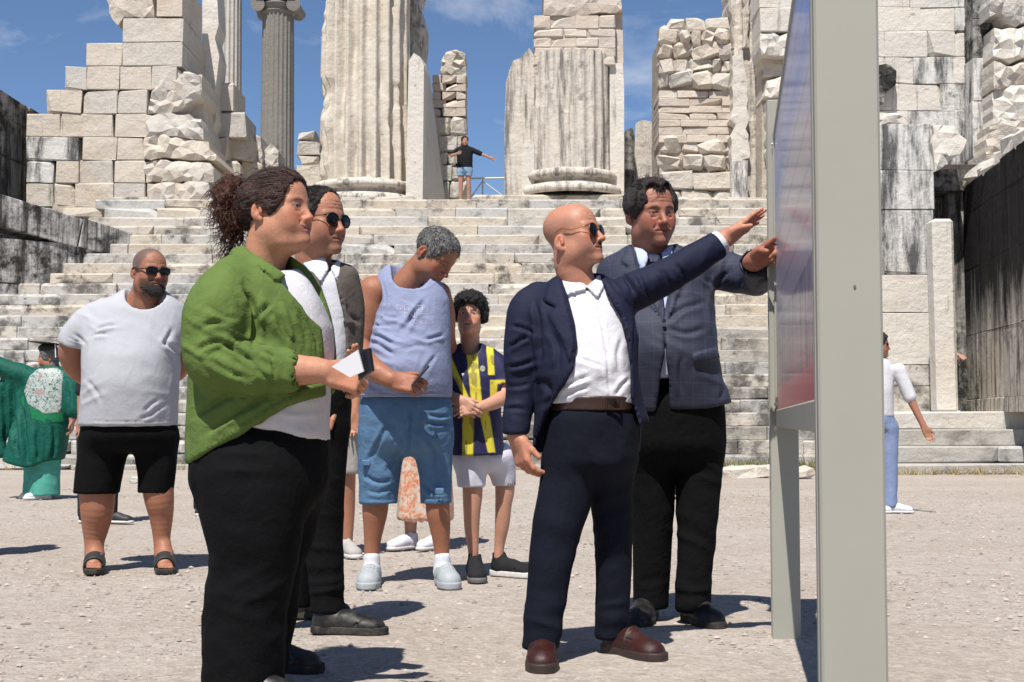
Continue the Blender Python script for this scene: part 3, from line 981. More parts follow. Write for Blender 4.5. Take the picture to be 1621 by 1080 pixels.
def skin_cols(V, skin, seed=0, red_pts=()):
    base = np.array(skin); C = np.tile(base, (len(V), 1))
    for p, r in red_pts:
        w = 0.5 * np.exp(-(((V - p) / r) ** 2).sum(1))[:, None]
        C = C * (1 - w) + base * np.array([1.02, 0.74, 0.70]) * w
    return C

# ---- shoes
def foot_axes(heel, toe):
    f = np.array(toe, float) - np.array(heel, float); f[2] = 0; L = np.linalg.norm(f); f /= L
    s = np.array([f[1], -f[0], 0.0]); return f, s, np.array([0, 0, 1.0]), L

def make_shoe(parent, heel, toe, mat, sole_mat, width=0.1, high=0.105, sole_t=0.028, kind='shoe', toe_h=0.05, h=0.0052, label=None, lift=0.0, extra=None, detail='lace'):
    f, s, u, L = foot_axes(heel, toe); H = np.array(heel, float) + u * lift
    w = width / 2
    at = lambda a, b, c: H + f * a * L + s * b + u * c
    R = np.stack([s, f, u], 1)
    fl = Field()
    fl.add(p_ell(at(0.17, 0, 0.045), (w * 0.80, 0.17 * L, 0.05), R))
    fl.add(p_ell(at(0.45, 0, 0.045), (w * 0.86, 0.25 * L, toe_h * 0.95), R), 0.03)
    fl.add(p_ell(at(0.72, 0, 0.022 + toe_h * 0.25), (w * 0.97, 0.235 * L, toe_h * 0.72), R), 0.03)
    fl.add(p_ell(at(0.86, 0, 0.016 + toe_h * 0.22), (w * 0.82, 0.135 * L, toe_h * 0.60), R), 0.02)
    fl.add(p_cone(at(0.22, 0, 0.05), at(0.17, 0, high), w * 0.72, w * 0.70), 0.03)
    fl.keep(p_half(at(0, 0, sole_t * 0.6), -u), 0.002)
    fl.keep(p_half(at(0, 0, high), unit(u - 0.35 * f)), 0.006)
    fl.cut(p_cone(at(0.20, 0, high * 0.62), at(0.15, 0, high + 0.06), w * 0.58, w * 0.60), 0.006)
    if kind in ('shoe', 'trainer') and h < 0.006 and detail:
        # seam round the toe, raised lacing or saddle strap, pulled-on tongue
        if detail == 'loafer':
            fl.add(p_both(p_ell(at(0.50, 0, 0.040), (w * 0.93, 0.055 * L, toe_h * 1.22), R), p_half(at(0, 0, 0.03), -u)), 0.004)
            ring = [at(0.54 + 0.30 * math.cos(a), 0.62 * w * math.sin(a), 0.030 + toe_h * 0.66 * (1 - 0.45 * max(0, math.cos(a)))) for a in np.linspace(-1.9, 1.9, 13)]
            fl.cut(p_chain(ring, [0.0046] * 13, 3), 0.003)
        else:
            ring = [at(0.74 - 0.10 * abs(t) ** 2, t * w * 0.95, 0.028 + toe_h * 0.72 * (1 - 0.75 * t * t)) for t in np.linspace(-1, 1, 9)]
            fl.cut(p_chain(ring, [0.0040] * 9, 3), 0.003)
            fl.add(p_cone(at(0.36, 0, 0.088), at(0.60, 0, 0.064), w * 0.34, w * 0.28, u, 0.5), 0.006)
            for a in (0.38, 0.44, 0.50, 0.56):
                z = 0.115 - 0.085 * a
                fl.add(p_cone(at(a, -w * 0.36, z - 0.004), at(a + 0.015, w * 0.36, z - 0.002), 0.0056, 0.0056), 0.002)
                fl.add(p_cone(at(a, w * 0.36, z - 0.004), at(a + 0.015, -w * 0.36, z - 0.002), 0.0056, 0.0056), 0.002)
    if extra: extra(fl, at, R, w, L)
    V, Fc = surface(fl, h)
    shoe = mesh_obj(kind, V, Fc, mat, parent, smooth=True)
    if label: shoe['label'] = label
    fl = Field()
    pts = [at(0.13, 0, 0.02), at(0.40, 0, 0.02), at(0.72, 0, 0.02), at(0.885, 0, 0.02)]
    fl.add(p_chain(pts, [w * 0.84, w * 0.84, w * 1.02, w * 0.86], 6, u, 3.0))
    fl.keep(p_half(at(0, 0, sole_t), u), 0.004); fl.keep(p_half(at(0, 0, 0.0), -u), 0.004)
    V, Fc = surface(fl, h)
    mesh_obj('sole', V, Fc, sole_mat, shoe, smooth=True)
    return shoe

def add_foot(f, heel, toe, width=0.095, lift=0.025):
    """bare foot with five toes"""
    fd, s, u, L = foot_axes(heel, toe); H = np.array(heel, float) + u * lift
    w = width / 2; at = lambda a, b, c: H + fd * a * L + s * b + u * c
    f.add(p_ell(at(0.16, 0, 0.032), (0.034, 0.034, 0.034)), 0.02)
    f.add(p_cone(at(0.17, 0, 0.10), at(0.20, 0, 0.04), 0.036, 0.038), 0.03)
    f.add(p_cone(at(0.24, 0, 0.062), at(0.66, 0, 0.026), 0.036, 0.026, s, 1.25), 0.03)
    f.add(p_cone(at(0.58, -0.018, 0.02), at(0.66, 0.022, 0.018), 0.024, 0.022), 0.02)
    for i in range(5):
        b = (-0.030 + 0.0155 * i); r = (0.0115, 0.0085, 0.008, 0.0075, 0.007)[i]; e = (0.95, 0.955, 0.93, 0.90, 0.865)[i]
        f.add(p_cone(at(0.66, b * 0.9, 0.018), at(e, b, 0.010), r * 1.05, r), 0.005)
    return at

# ---- clothes
def crease(V, Fc, strokes):
    """folds pressed into cloth along lines read off the photo: a valley with a ridge beside it"""
    nr = normals(V, Fc); view = unit(np.array([0, 1.0, 0])); face = np.clip(-(nr @ view) * 2.0, 0, 1)
    p = proj(V); d = np.zeros(len(V)); wob = vnoise(V * 16.0, 77)
    for pts, w, dep in strokes:
        A = np.asarray(pts, float)
        if len(A) > 2: A = smooth_path(np.c_[A, np.zeros(len(A))], np.zeros(len(A)), 4)[0][:, :2]
        best = np.full(len(V), 1e9); sg = np.zeros(len(V)); tt = np.zeros(len(V)); n = len(A) - 1
        m = np.all((p > A.min(0) - 6 * w) & (p < A.max(0) + 6 * w), 1)
        if not m.any(): continue
        q = p[m]; bm, sm, tm = best[m], sg[m], tt[m]
        for i in range(n):
            a, e = A[i], A[i+1] - A[i]; t = np.clip((q - a) @ e / ((e ** 2).sum() + 1e-9), 0, 1); v = q - a - t[:, None] * e
            dd = np.sqrt((v ** 2).sum(1)); k = dd < bm
            bm = np.where(k, dd, bm); sm = np.where(k, np.sign(e[0] * v[:, 1] - e[1] * v[:, 0]), sm); tm = np.where(k, (i + t) / n, tm)
        s = bm * sm + 0.5 * w * wob[m]; end = np.clip(np.minimum(tm, 1 - tm) * 5, 0.15, 1)
        d[m] += dep * end * face[m] * (-np.exp(-(s / w) ** 2) + 0.75 * np.exp(-((s - 2.0 * w) / (1.3 * w)) ** 2) + 0.35 * np.exp(-((s + 2.2 * w) / (1.5 * w)) ** 2))
    return V + nr * d[:, None]

def cloth(name, parent, field, mat, h=0.007, amp=0.003, scale=9.0, seed=0, folds=(), stretch=(1, 1, 1.6), it=1, label=None, lo=None, hi=None, cols=None, creases=()):
    V, Fc = surface(field, h, lo=lo, hi=hi)
    if it: V = relax(V, Fc, it, 0.4)
    V = wrinkle(V, Fc, amp, scale, seed, folds, stretch)
    if creases: V = crease(V, Fc, creases)
    o = mesh_obj(name, V, Fc, mat, parent, smooth=True, cols=None if cols is None else cols(V))
    if label: o['label'] = label
    return o

class Person:
    def __init__(s, px, py, name, label, group=None, D=None):
        g = G(px, py)
        s.D = g[1] if D is None else D
        s.base = P(px, py, s.D); s.name, s.label, s.group = name, label, group
        s.parts = []
        s.m = s.D / F
    def p(s, px, py, dy=0.0): return P(px, py, s.D + dy)
    def ch(s, keys):
        """rows (px, py, dy, radius px) -> points, radii in metres"""
        return [s.p(k[0], k[1], k[2]) for k in keys], [k[3] * (s.D + k[2]) / F for k in keys]
    def chain(s, keys, grow=0.0, **kw):
        a, r = s.ch(keys); return p_chain(a, [x + grow for x in r], **kw)
    def loft(s, keys, **kw):
        """rows (py, px left, px right, dy centre, front depth, back depth)"""
        out = []
        for py, xl, xr, yc, bf, bb in keys:
            a = s.p(xl, py, yc); b = s.p(xr, py, yc)
            out.append((a[2], (a[0] + b[0]) / 2, (b[0] - a[0]) / 2, s.D + yc, bf, bb))
        return p_loft(out, **kw)
    def poly(s, pts, dy=0.0, ymax=None, ymin=None):
        return p_poly(pts, s.D + dy, None if ymax is None else s.D + ymax, None if ymin is None else s.D + ymin)
    def skin(s, V, Fc, C): s.parts.append((V, Fc, C))
    def flesh(s, field, skin, h=0.004, red=(), lo=None, hi=None):
        V, Fc = surface(field, h, lo=lo, hi=hi); s.skin(V, Fc, skin_cols(V, skin, red_pts=red))
    def make(s):
        V, Fc = join([(a, b) for a, b, _ in s.parts]); C = np.concatenate([c for _, _, c in s.parts])
        # limbs are joined to the trunk under the clothes
        n0 = len(s.parts[0][0]); root = int(np.argmin(s.parts[0][0][:, 2])); off = n0; link = []
        for a, b, _ in s.parts[1:]:
            q = int(np.argmin(((a - V[root]) ** 2).sum(1))); fq = b[(b == q).any(1)][0]; r = [int(i) for i in fq if i != q][0]
            link.append((root, off + q, off + r, off + q)); off += len(a)
        tris = [(a, b, c) for a, b, c, _ in link]
        Fl = [tuple(f) for f in Fc.tolist()] + tris
        o = mesh_obj(s.name, V, Fl if tris else Fc, SKIN, None, s.base, True, C)
        tag(o, s.label, "person", s.group); s.o = o; return o
    def head(s, px, py, dy, size, yaw, pitch=0, roll=0, neck=(0, 0, 0), neck_r=0.06, o=None, h=0.0033):
        s.hc = s.p(px, py, dy); s.hs = size; s.R = head_frame(yaw, pitch, roll); s.ho = o or {}
        s.skin(*make_head(s.hc, size, s.R, s.p(*neck), neck_r, s.ho, h))
    def hpart(s, name, V, Fc, mat, label=None):
        ob = mesh_obj(name, s.hc + s.hs * (np.asarray(V) @ s.R.T), Fc, mat, s.o, smooth=True)
        if label: ob['label'] = label
        if name in ('strands', 'curls', 'locks'): ob['kind'] = 'stuff'
        return ob
# ------------------------------------------------------------------ the temple
M['stone'] = stone_mat('pale marble', stain=0.22, streak=0.05, warmth=0.45)
M['stone_step'] = stone_mat('step marble', base=(0.52, 0.46, 0.375), alt=(0.41, 0.37, 0.315), stain=0.60, streak=0.0, warmth=0.30, vary=0.55, pits=0.85)
M['stone_low'] = stone_mat('lichened step marble', base=(0.53, 0.485, 0.42), alt=(0.42, 0.39, 0.345), stain=0.86, streak=0.0, warmth=0.1, vary=0.5, dark=(0.12, 0.11, 0.095), pits=0.8)
M['stone_base'] = stone_mat('grey step marble', base=(0.40, 0.37, 0.33), alt=(0.29, 0.27, 0.24), stain=0.8, streak=0.0, warmth=0.08, vary=0.6, dark=(0.11, 0.10, 0.088), grey=(0.36, 0.35, 0.335), pits=0.8)
M['stone_white'] = stone_mat('clean marble', base=(0.62, 0.575, 0.51), alt=(0.56, 0.52, 0.455), stain=0.10, streak=0.08, warmth=0.22, vary=0.2)
M['stone_pier'] = stone_mat('streaked marble', base=(0.62, 0.60, 0.56), alt=(0.54, 0.52, 0.485), stain=0.40, streak=0.80, warmth=0.03, vary=0.1, dark=(0.040, 0.040, 0.041), sscale=(2.4, 2.4, 0.45))
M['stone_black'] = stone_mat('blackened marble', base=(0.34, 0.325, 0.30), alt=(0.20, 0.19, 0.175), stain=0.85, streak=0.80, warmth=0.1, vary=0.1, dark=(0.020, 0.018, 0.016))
M['stone_brick'] = stone_mat('pinkish masonry', base=(0.54, 0.465, 0.39), alt=(0.45, 0.385, 0.32), stain=0.10, streak=0.0, warmth=0.30, vary=0.35, grey=(0.50, 0.46, 0.41))
M['stone_rubble'] = stone_mat('rubble stone', base=(0.56, 0.505, 0.43), stain=0.15, streak=0.0, warmth=0.3, vary=0.4, bump=0.9)
M['stone_col'] = stone_mat('column marble', base=(0.58, 0.53, 0.45), stain=0.12, streak=0.12, warmth=0.35, vary=0.0, warm=(0.46, 0.35, 0.23))
M['stone_colstain'] = stone_mat('stained column marble', base=(0.57, 0.52, 0.455), stain=0.35, streak=0.66, warmth=0.2, vary=0.0, dark=(0.10, 0.092, 0.086))
M['stone_grey'] = stone_mat('weathered grey marble', base=(0.215, 0.20, 0.175), alt=(0.16, 0.15, 0.135), stain=0.2, streak=0.2, warmth=0.1, vary=0.0, dark=(0.06, 0.057, 0.05), grey=(0.2, 0.19, 0.17), pits=0.2)
M['mortar'] = stone_mat('earth fill', base=(0.30, 0.255, 0.205), alt=(0.20, 0.17, 0.135), stain=0.3, streak=0.0, warmth=0.2, vary=0.0)
M['mortar_pale'] = stone_mat('lime mortar', base=(0.47, 0.41, 0.34), alt=(0.36, 0.31, 0.25), stain=0.1, streak=0.0, warmth=0.2, vary=0.0, bump=0.9)
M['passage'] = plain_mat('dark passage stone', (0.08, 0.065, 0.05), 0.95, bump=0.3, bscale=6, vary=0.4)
SR = np.random.default_rng(2024)

def block(parent, c, size, mat, R=None, b=0.010, jit=0.005, chip=0.25, name='block', rough=0.0, worn=0.0):
    """one worked stone: chamfered, slightly out of true, some with a corner knocked off"""
    V, Fc = chamfer_box(size, np.minimum(b * 0.6 * SR.uniform(0.5, 1.5), np.asarray(size) * 0.2))
    V = V + SR.normal(0, jit * 0.6, V.shape) * np.minimum(1, np.asarray(size) * 3)
    h = np.asarray(size) / 2
    if rough:
        V = V * (1 - rough * SR.uniform(0, 1, (len(V), 1)) * np.array([1, 0.6, 1])) + SR.normal(0, rough * 0.05, V.shape)
    if worn:
        for sx in (0, 1):
            ci = (sx * 4 + 0 + 1) * 3
            V[ci + 1, 2] -= SR.uniform(0, worn); V[ci + 2, 1] += SR.uniform(0, worn * 1.3); V[ci, 1] += SR.uniform(0, worn * 0.7); V[ci, 2] -= SR.uniform(0, worn * 0.7)
    k = 0
    while SR.uniform() < chip and k < 2:
        # a corner knocked off: its three points slide along their own faces
        s = SR.choice([-1, 1], 3); s[1] = -1; k += 1
        ci = ((s[0] > 0) * 4 + (s[1] > 0) * 2 + (s[2] > 0)) * 3
        cut = np.minimum(h * 0.7, SR.uniform(0.3, 1.0) * np.array([SR.uniform(0.05, 0.18), SR.uniform(0.03, 0.10), SR.uniform(0.03, 0.08)]))
        for ax in range(3):
            for o2 in range(3):
                if o2 != ax: V[ci + ax, o2] -= s[o2] * cut[o2]
    if R is not None: V = V @ np.asarray(R).T
    o = mesh_obj(name, V + c, Fc, mat, parent)
    return o

def stone_lump(parent, c, r, mat, name='stone', flat=0.25, sub=None):
    """rough field stone, 24 points"""
    V, Fc = chamfer_box(np.asarray(r) * 2, np.asarray(r) * np.array([0.5, 0.5, 0.5]) * SR.uniform(0.6, 1.1))
    V = V * (1 + SR.normal(0, 0.13, V.shape))
    a = SR.uniform(-0.35, 0.35); R = np.array([[math.cos(a), 0, -math.sin(a)], [0, 1, 0], [math.sin(a), 0, math.cos(a)]])
    return mesh_obj(name, V @ R.T + c, Fc, mat, parent)

def px_block(parent, x0, y0, x1, y1, Y, depth, mat, gap=0.0025, **kw):
    """stone whose front fills a photo rectangle at distance Y"""
    a = P(x0, y1, Y); b = P(x1, y0, Y)
    lo = np.array([a[0] + gap, Y, a[2] + gap]); hi = np.array([b[0] - gap, Y + depth, b[2] - gap])
    lo[1] += SR.normal(0, 0.009)
    return block(parent, (lo + hi) / 2, hi - lo, mat, **kw)

def px_prism(mb, poly, Y, depth, skew=(0, 0)):
    pts = [P(x, y, Y) for x, y in poly]; n = len(pts)
    V = pts + [p + np.array([skew[0], depth, skew[1]]) for p in pts]
    mb.add(V, [tuple(range(n)), tuple(reversed(range(n, 2 * n)))] + [(i, i + n, (i + 1) % n + n, (i + 1) % n) for i in range(n)]); return mb

def rough_mass(parent, poly, Y, depth, mat, name='core', h=0.12, amp=0.10, scale=2.2, seed=0, step=None):
    """broken stone filling a photo outline: a front of tilted fracture faces, ragged rim, straight back"""
    from mathutils.geometry import delaunay_2d_cdt
    rg = np.random.default_rng(seed + 400); pts = np.array([P(x, y, Y) for x, y in poly])[:, [0, 2]]
    step = step or 0.135 * max(0.6, h / 0.12); amp = amp * 0.62; ring = []
    for a, b in zip(pts, np.roll(pts, -1, 0)):
        k = max(1, int(np.linalg.norm(b - a) / step)); nrm = np.array([b[1] - a[1], a[0] - b[0]]) / (np.linalg.norm(b - a) + 1e-9)
        for t in np.arange(k) / k: ring.append(a + (b - a) * t + (nrm * rg.normal(0, 0.16 * step) if t > 0 else 0))
    ring = np.array(ring); n = len(ring); lo, hi = ring.min(0), ring.max(0); area = np.prod(hi - lo)
    inner = rg.uniform(lo, hi, (max(4, int(area / (step * step) * 1.1)), 2))
    def inside(p):
        c = False
        for a, b in zip(ring, np.roll(ring, -1, 0)):
            if (a[1] > p[1]) != (b[1] > p[1]) and p[0] < (b[0] - a[0]) * (p[1] - a[1]) / (b[1] - a[1]) + a[0]: c = not c
        return c
    keep = []
    for q in inner:
        if inside(q) and np.min(((ring - q) ** 2).sum(1)) > (0.35 * step) ** 2 and all(((q - r) ** 2).sum() > (0.5 * step) ** 2 for r in keep): keep.append(q)
    V2 = [Vector(p) for p in np.concatenate([ring, np.array(keep).reshape(-1, 2)])]
    v, e, f, ov, oe, of = delaunay_2d_cdt(V2, [(k, (k + 1) % n) for k in range(n)], [], 1, 1e-5)
    c2 = np.array([tuple(q) for q in v]); m = len(c2); rim = np.array([any(o < n for o in ov[k]) for k in range(m)])
    big = vnoise(np.c_[c2 * scale * 0.5, np.zeros(m)], seed)
    y = Y + np.where(rim, rg.uniform(0.0, 1.1 * amp, m), rg.uniform(-0.9, 0.5, m) * amp) + 1.5 * amp * big
    F3 = []
    for t in f:
        a = c2[list(t)]; ar = (a[1, 0] - a[0, 0]) * (a[2, 1] - a[0, 1]) - (a[2, 0] - a[0, 0]) * (a[1, 1] - a[0, 1])
        F3.append(tuple(t) if ar > 0 else tuple(reversed(t)))
    ec = {}
    for t in F3:
        for k in range(3): ec[(t[k], t[(k + 1) % 3])] = 1
    V = [(q[0], yy, q[1]) for q, yy in zip(c2, y)] + [(q[0], Y + depth, q[1]) for q in c2]
    for a, b in list(ec):
        if (b, a) not in ec: F3.append((b, a, a + m, b + m))
    F3 += [tuple(reversed([q + m for q in t])) for t in F3 if len(t) == 3]
    return mesh_obj(name, np.array(V), F3, mat, parent)

def fluted(name, parent, c, r0, r1, z0, z1, mat, flutes=24, per=6, nz=70, damage=0.06, depth=0.075, seed=0, arc=None, ragged=None):
    """column shaft: rounded hollow flutes, worn by noise"""
    n = flutes * per; th = np.linspace(0, 2 * math.pi, n, endpoint=False)
    zz = np.linspace(z0, z1, nz)
    T, Z = np.meshgrid(th, zz); t = (Z - z0) / (z1 - z0)
    R = r0 + (r1 - r0) * t
    u = (T * flutes / (2 * math.pi)) % 1
    fl = np.clip(np.sin(np.pi * np.clip((u - 0.09) / 0.82, 0, 1)), 0, 1) ** 0.7
    Q = np.stack([np.cos(T) * R, np.sin(T) * R, Z], -1).reshape(-1, 3)
    wear = np.clip(fbm(Q * np.array([1.1, 1.1, 0.6]), seed, 3) * 2.2 + 0.35, 0, 1).reshape(T.shape)
    big = np.clip(fbm(Q * np.array([1.0, 1.0, 0.8]), seed + 50, 4) * 3 - 0.9, 0, 1).reshape(T.shape)
    nick = fbm(Q * 6.0, seed + 80, 3).reshape(T.shape)
    R2 = R * (1 - depth * fl * (1 - 0.45 * wear * (damage > 0))) - damage * (0.35 * wear * (1 - fl) + 1.6 * big + 0.25 * np.clip(nick, 0, 1)) * R
    if ragged:
        rn = fbm(Q * np.array([1.2, 1.2, 1.5]), seed + 33, 4).reshape(T.shape)
        R2 = R2 - ragged * R * np.clip(-np.cos(T) * 1.5 - 0.75, 0, 0.6) * np.clip(rn * 2.2 + 0.35, 0, 1.4)
    V = np.stack([c[0] + np.cos(T) * R2, c[1] + np.sin(T) * R2, Z], -1).reshape(-1, 3)
    i, j = np.meshgrid(np.arange(nz - 1), np.arange(n), indexing='ij')
    Fc = np.stack([i * n + j, i * n + (j + 1) % n, (i + 1) * n + (j + 1) % n, (i + 1) * n + j], -1).reshape(-1, 4)
    top = V[-n:].mean(0); 
    ob = mesh_obj(name, V, Fc, mat, parent, smooth=True)
    mb = MB(); mb.add(list(V[-n:]), [tuple(range(n))]); o2 = mb.build('top', mat, ob)
    return ob

def attic(parent, c, r, z0, hgt, mat, name='base', jitter=0.0, seed=0, n=56):
    prof = [(r * 1.34, 0), (r * 1.38, .06), (r * 1.40, .16), (r * 1.38, .26), (r * 1.30, .36), (r * 1.20, .40), (r * 1.10, .47), (r * 1.10, .54), (r * 1.22, .60), (r * 1.27, .62), (r * 1.30, .72), (r * 1.28, .84), (r * 1.20, .92), (r * 1.08, .95), (r * 1.03, 1.0)]
    m = len(prof); V = []
    for rr, z in prof:
        for k in range(n):
            a = 2 * math.pi * k / n; V.append((c[0] + rr * math.cos(a), c[1] + rr * math.sin(a), z0 + z * hgt))
    V = np.array(V)
    if jitter: V += (vnoise(V * 2.5, seed) * jitter)[:, None] * np.stack([np.cos(np.arange(len(V)) % n * 2 * np.pi / n), np.sin(np.arange(len(V)) % n * 2 * np.pi / n), np.zeros(len(V))], 1)
    Fc = [(i*n+k, i*n+(k+1) % n, (i+1)*n+(k+1) % n, (i+1)*n+k) for i in range(m-1) for k in range(n)] + [tuple(range((m-1)*n, m*n))]
    return mesh_obj(name, V, Fc, mat, parent, smooth=True)

STEP_Y, STEP_T, STEP_R, STEP_N = 23.8, 0.3063, 0.2406, 24
ZTOP = STEP_R * STEP_N

def ground():
    m, nt, N, L, bs = nodes_of('gravelly ground'); pos = _pos(N, L)
    a = _noise(N, L, pos, 0.55, 6, 0.6); b = _noise(N, L, pos, 7, 8, 0.7); g = N.new('ShaderNodeTexVoronoi'); g.inputs['Scale'].default_value = 60; L.new(pos, g.inputs['Vector'])
    g2 = N.new('ShaderNodeTexVoronoi'); g2.inputs['Scale'].default_value = 22; g2.inputs['Randomness'].default_value = 1; L.new(pos, g2.inputs['Vector'])
    fine = _noise(N, L, pos, 120, 4, 0.7)
    c = _mix(N, L, _ramp(N, L, a.outputs['Fac'], [(0.38, 0.0), (0.62, 1.0)]).outputs['Color'], (0.345, 0.285, 0.23), (0.44, 0.39, 0.345))
    c = _mix(N, L, _ramp(N, L, b.outputs['Fac'], [(0.38, 0.55), (0.56, 0.0)]).outputs['Color'], c, (0.29, 0.245, 0.205))
    c = _mix(N, L, 0.30, c, _ramp(N, L, g.outputs['Color'], [(0.15, (0.22, 0.195, 0.175)), (0.6, (0.40, 0.345, 0.295)), (0.92, (0.62, 0.58, 0.53))]).outputs['Color'])
    c = _mix(N, L, 0.22, c, _ramp(N, L, g2.outputs['Color'], [(0.2, (0.26, 0.22, 0.185)), (0.9, (0.52, 0.47, 0.42))]).outputs['Color'])
    c = _mix(N, L, _ramp(N, L, fine.outputs['Fac'], [(0.36, 0.35), (0.5, 0.0)]).outputs['Color'], c, (0.25, 0.22, 0.195))
    L.new(c, bs.inputs['Base Color']); bs.inputs['Roughness'].default_value = 0.95; bs.inputs['Specular IOR Level'].default_value = 0.1
    _bump(N, L, bs, [(b.outputs['Fac'], 0.7, 0.03), (g2.outputs['Distance'], -0.35 if False else 0.35, 0.02), (g.outputs['Distance'], 0.5, 0.008), (fine.outputs['Fac'], 0.5, 0.004)])
    # one sheet: fine near the group, coarse to the horizon
    def axis(a, b, s0, far, g):
        mid = list(np.arange(a, b + 1e-6, s0)); up = []; x = b; st = s0
        while x < far: st *= g; x += st; up.append(x)
        dn = []; x = a; st = s0
        while x > -far: st *= g; x -= st; dn.append(x)
        return np.array(dn[::-1] + mid + up)
    xs = axis(-6, 6, 0.11, 900, 1.35); ys = axis(1.5, 22, 0.11, 900, 1.35)
    X, Y = np.meshgrid(xs, ys); Q = np.stack([X.ravel(), Y.ravel(), np.zeros(X.size)], 1)
    near = np.clip(1 - np.abs(Q[:, 0]) / 14, 0, 1) * np.clip((24 - Q[:, 1]) / 2, 0, 1)
    Q[:, 2] = (0.012 * fbm(Q * 0.9, 3, 3) + 0.007 * vnoise(Q * 5.0, 9)) * near - 0.004
    ny, nx = X.shape; i, j = np.meshgrid(np.arange(ny - 1), np.arange(nx - 1), indexing='ij')
    Fc = np.stack([i*nx+j, i*nx+j+1, (i+1)*nx+j+1, (i+1)*nx+j], -1).reshape(-1, 4)
    o = mesh_obj('ground', Q, Fc, m, None, np.zeros(3), True); tag(o, kind='structure')
    # loose gravel
    rg = np.random.default_rng(5); n = 38000
    yy = 2.2 + 15 * rg.uniform(0, 1, n) ** 1.8; xx = rg.uniform(-1, 1, n) * (0.40 * yy + 0.4)
    clump = vnoise(np.stack([xx * 1.3, yy * 1.3, 0 * xx], 1), 4); keep = rg.uniform(-1.1, 0.9, n) < clump; xx, yy = xx[keep], yy[keep]; n = len(xx)
    sz = 0.0022 + 0.011 * rg.uniform(0, 1, n) ** 7 + 0.00035 * yy
    base = np.array([(1, 0, 0), (0.3, 0.9, 0), (-0.8, 0.6, 0), (-0.7, -0.7, 0), (0.5, -0.9, 0), (0.1, 0.1, 0.55), (-0.3, -0.2, 0.5)])
    V = base[None] * sz[:, None, None] * rg.uniform(0.6, 1.4, (n, 7, 3)); a = rg.uniform(0, 6.28, n); ca, sa = np.cos(a), np.sin(a)
    V = np.stack([V[..., 0] * ca[:, None] - V[..., 1] * sa[:, None], V[..., 0] * sa[:, None] + V[..., 1] * ca[:, None], V[..., 2]], -1)
    V += np.stack([xx, yy, np.zeros(n)], 1)[:, None]
    f = np.array([(0, 1, 5), (1, 2, 5), (2, 6, 5), (2, 3, 6), (3, 4, 6), (4, 0, 5), (4, 5, 6)])
    Fc = (f[None] + 7 * np.arange(n)[:, None, None]).reshape(-1, 3)
    cols = np.repeat(np.array([0.35, 0.30, 0.255]) * rg.uniform(0.5, 1.35, (n, 1)) * (1 + rg.normal(0, 0.04, (n, 3))), 7, 0)
    m, nt, N, L, bs = nodes_of('gravel stone'); at = N.new('ShaderNodeVertexColor'); at.layer_name = 'Col'; L.new(at.outputs['Color'], bs.inputs['Base Color']); bs.inputs['Roughness'].default_value = 0.9
    o = mesh_obj('gravel', V.reshape(-1, 3), Fc, m, None, np.zeros(3), False, cols.clip(0, 0.75)); tag(o, kind='stuff')

def stairs():
    st = empty('staircase', (0, STEP_Y, 0), kind='structure')
    for i in range(STEP_N):
        y = STEP_Y + i * STEP_T; z = i * STEP_R
        x = -10.4 - SR.uniform(0, 1) if i < 15 else -9.0 - SR.uniform(0, 0.6)
        x1 = 5.6 if i < 16 else 6.4
        if i < 6: x = -9.3 - SR.uniform(0, 0.8)
        while x < x1:
            w = min(SR.uniform(0.95, 2.1), x1 - x + 0.3)
            t = abs((x + w / 2 + 3.5) / 8)             # dark growth is thicker low down and to the right
            low = SR.uniform() < np.clip(0.85 - (i - 1.5 - 8.0 * np.clip(t, 0, 1)) / 7.0, 0.05, 1)
            m = M['stone_base'] if (i < 4 or (i < 11 and x > 2.0)) and SR.uniform() < 0.86 - 0.03 * i else (M['stone_low'] if low else M['stone_step'])
            dz = SR.normal(0, 0.003); dyy = SR.normal(0, 0.010)
            block(st, np.array([x + w / 2, y + 0.36 + dyy, z + STEP_R / 2 + dz]), (w - 0.006, 0.72, STEP_R - 0.003), m, b=0.02, jit=0.005, chip=0.5, name='step_block', worn=0.028)
            x += w
    return st

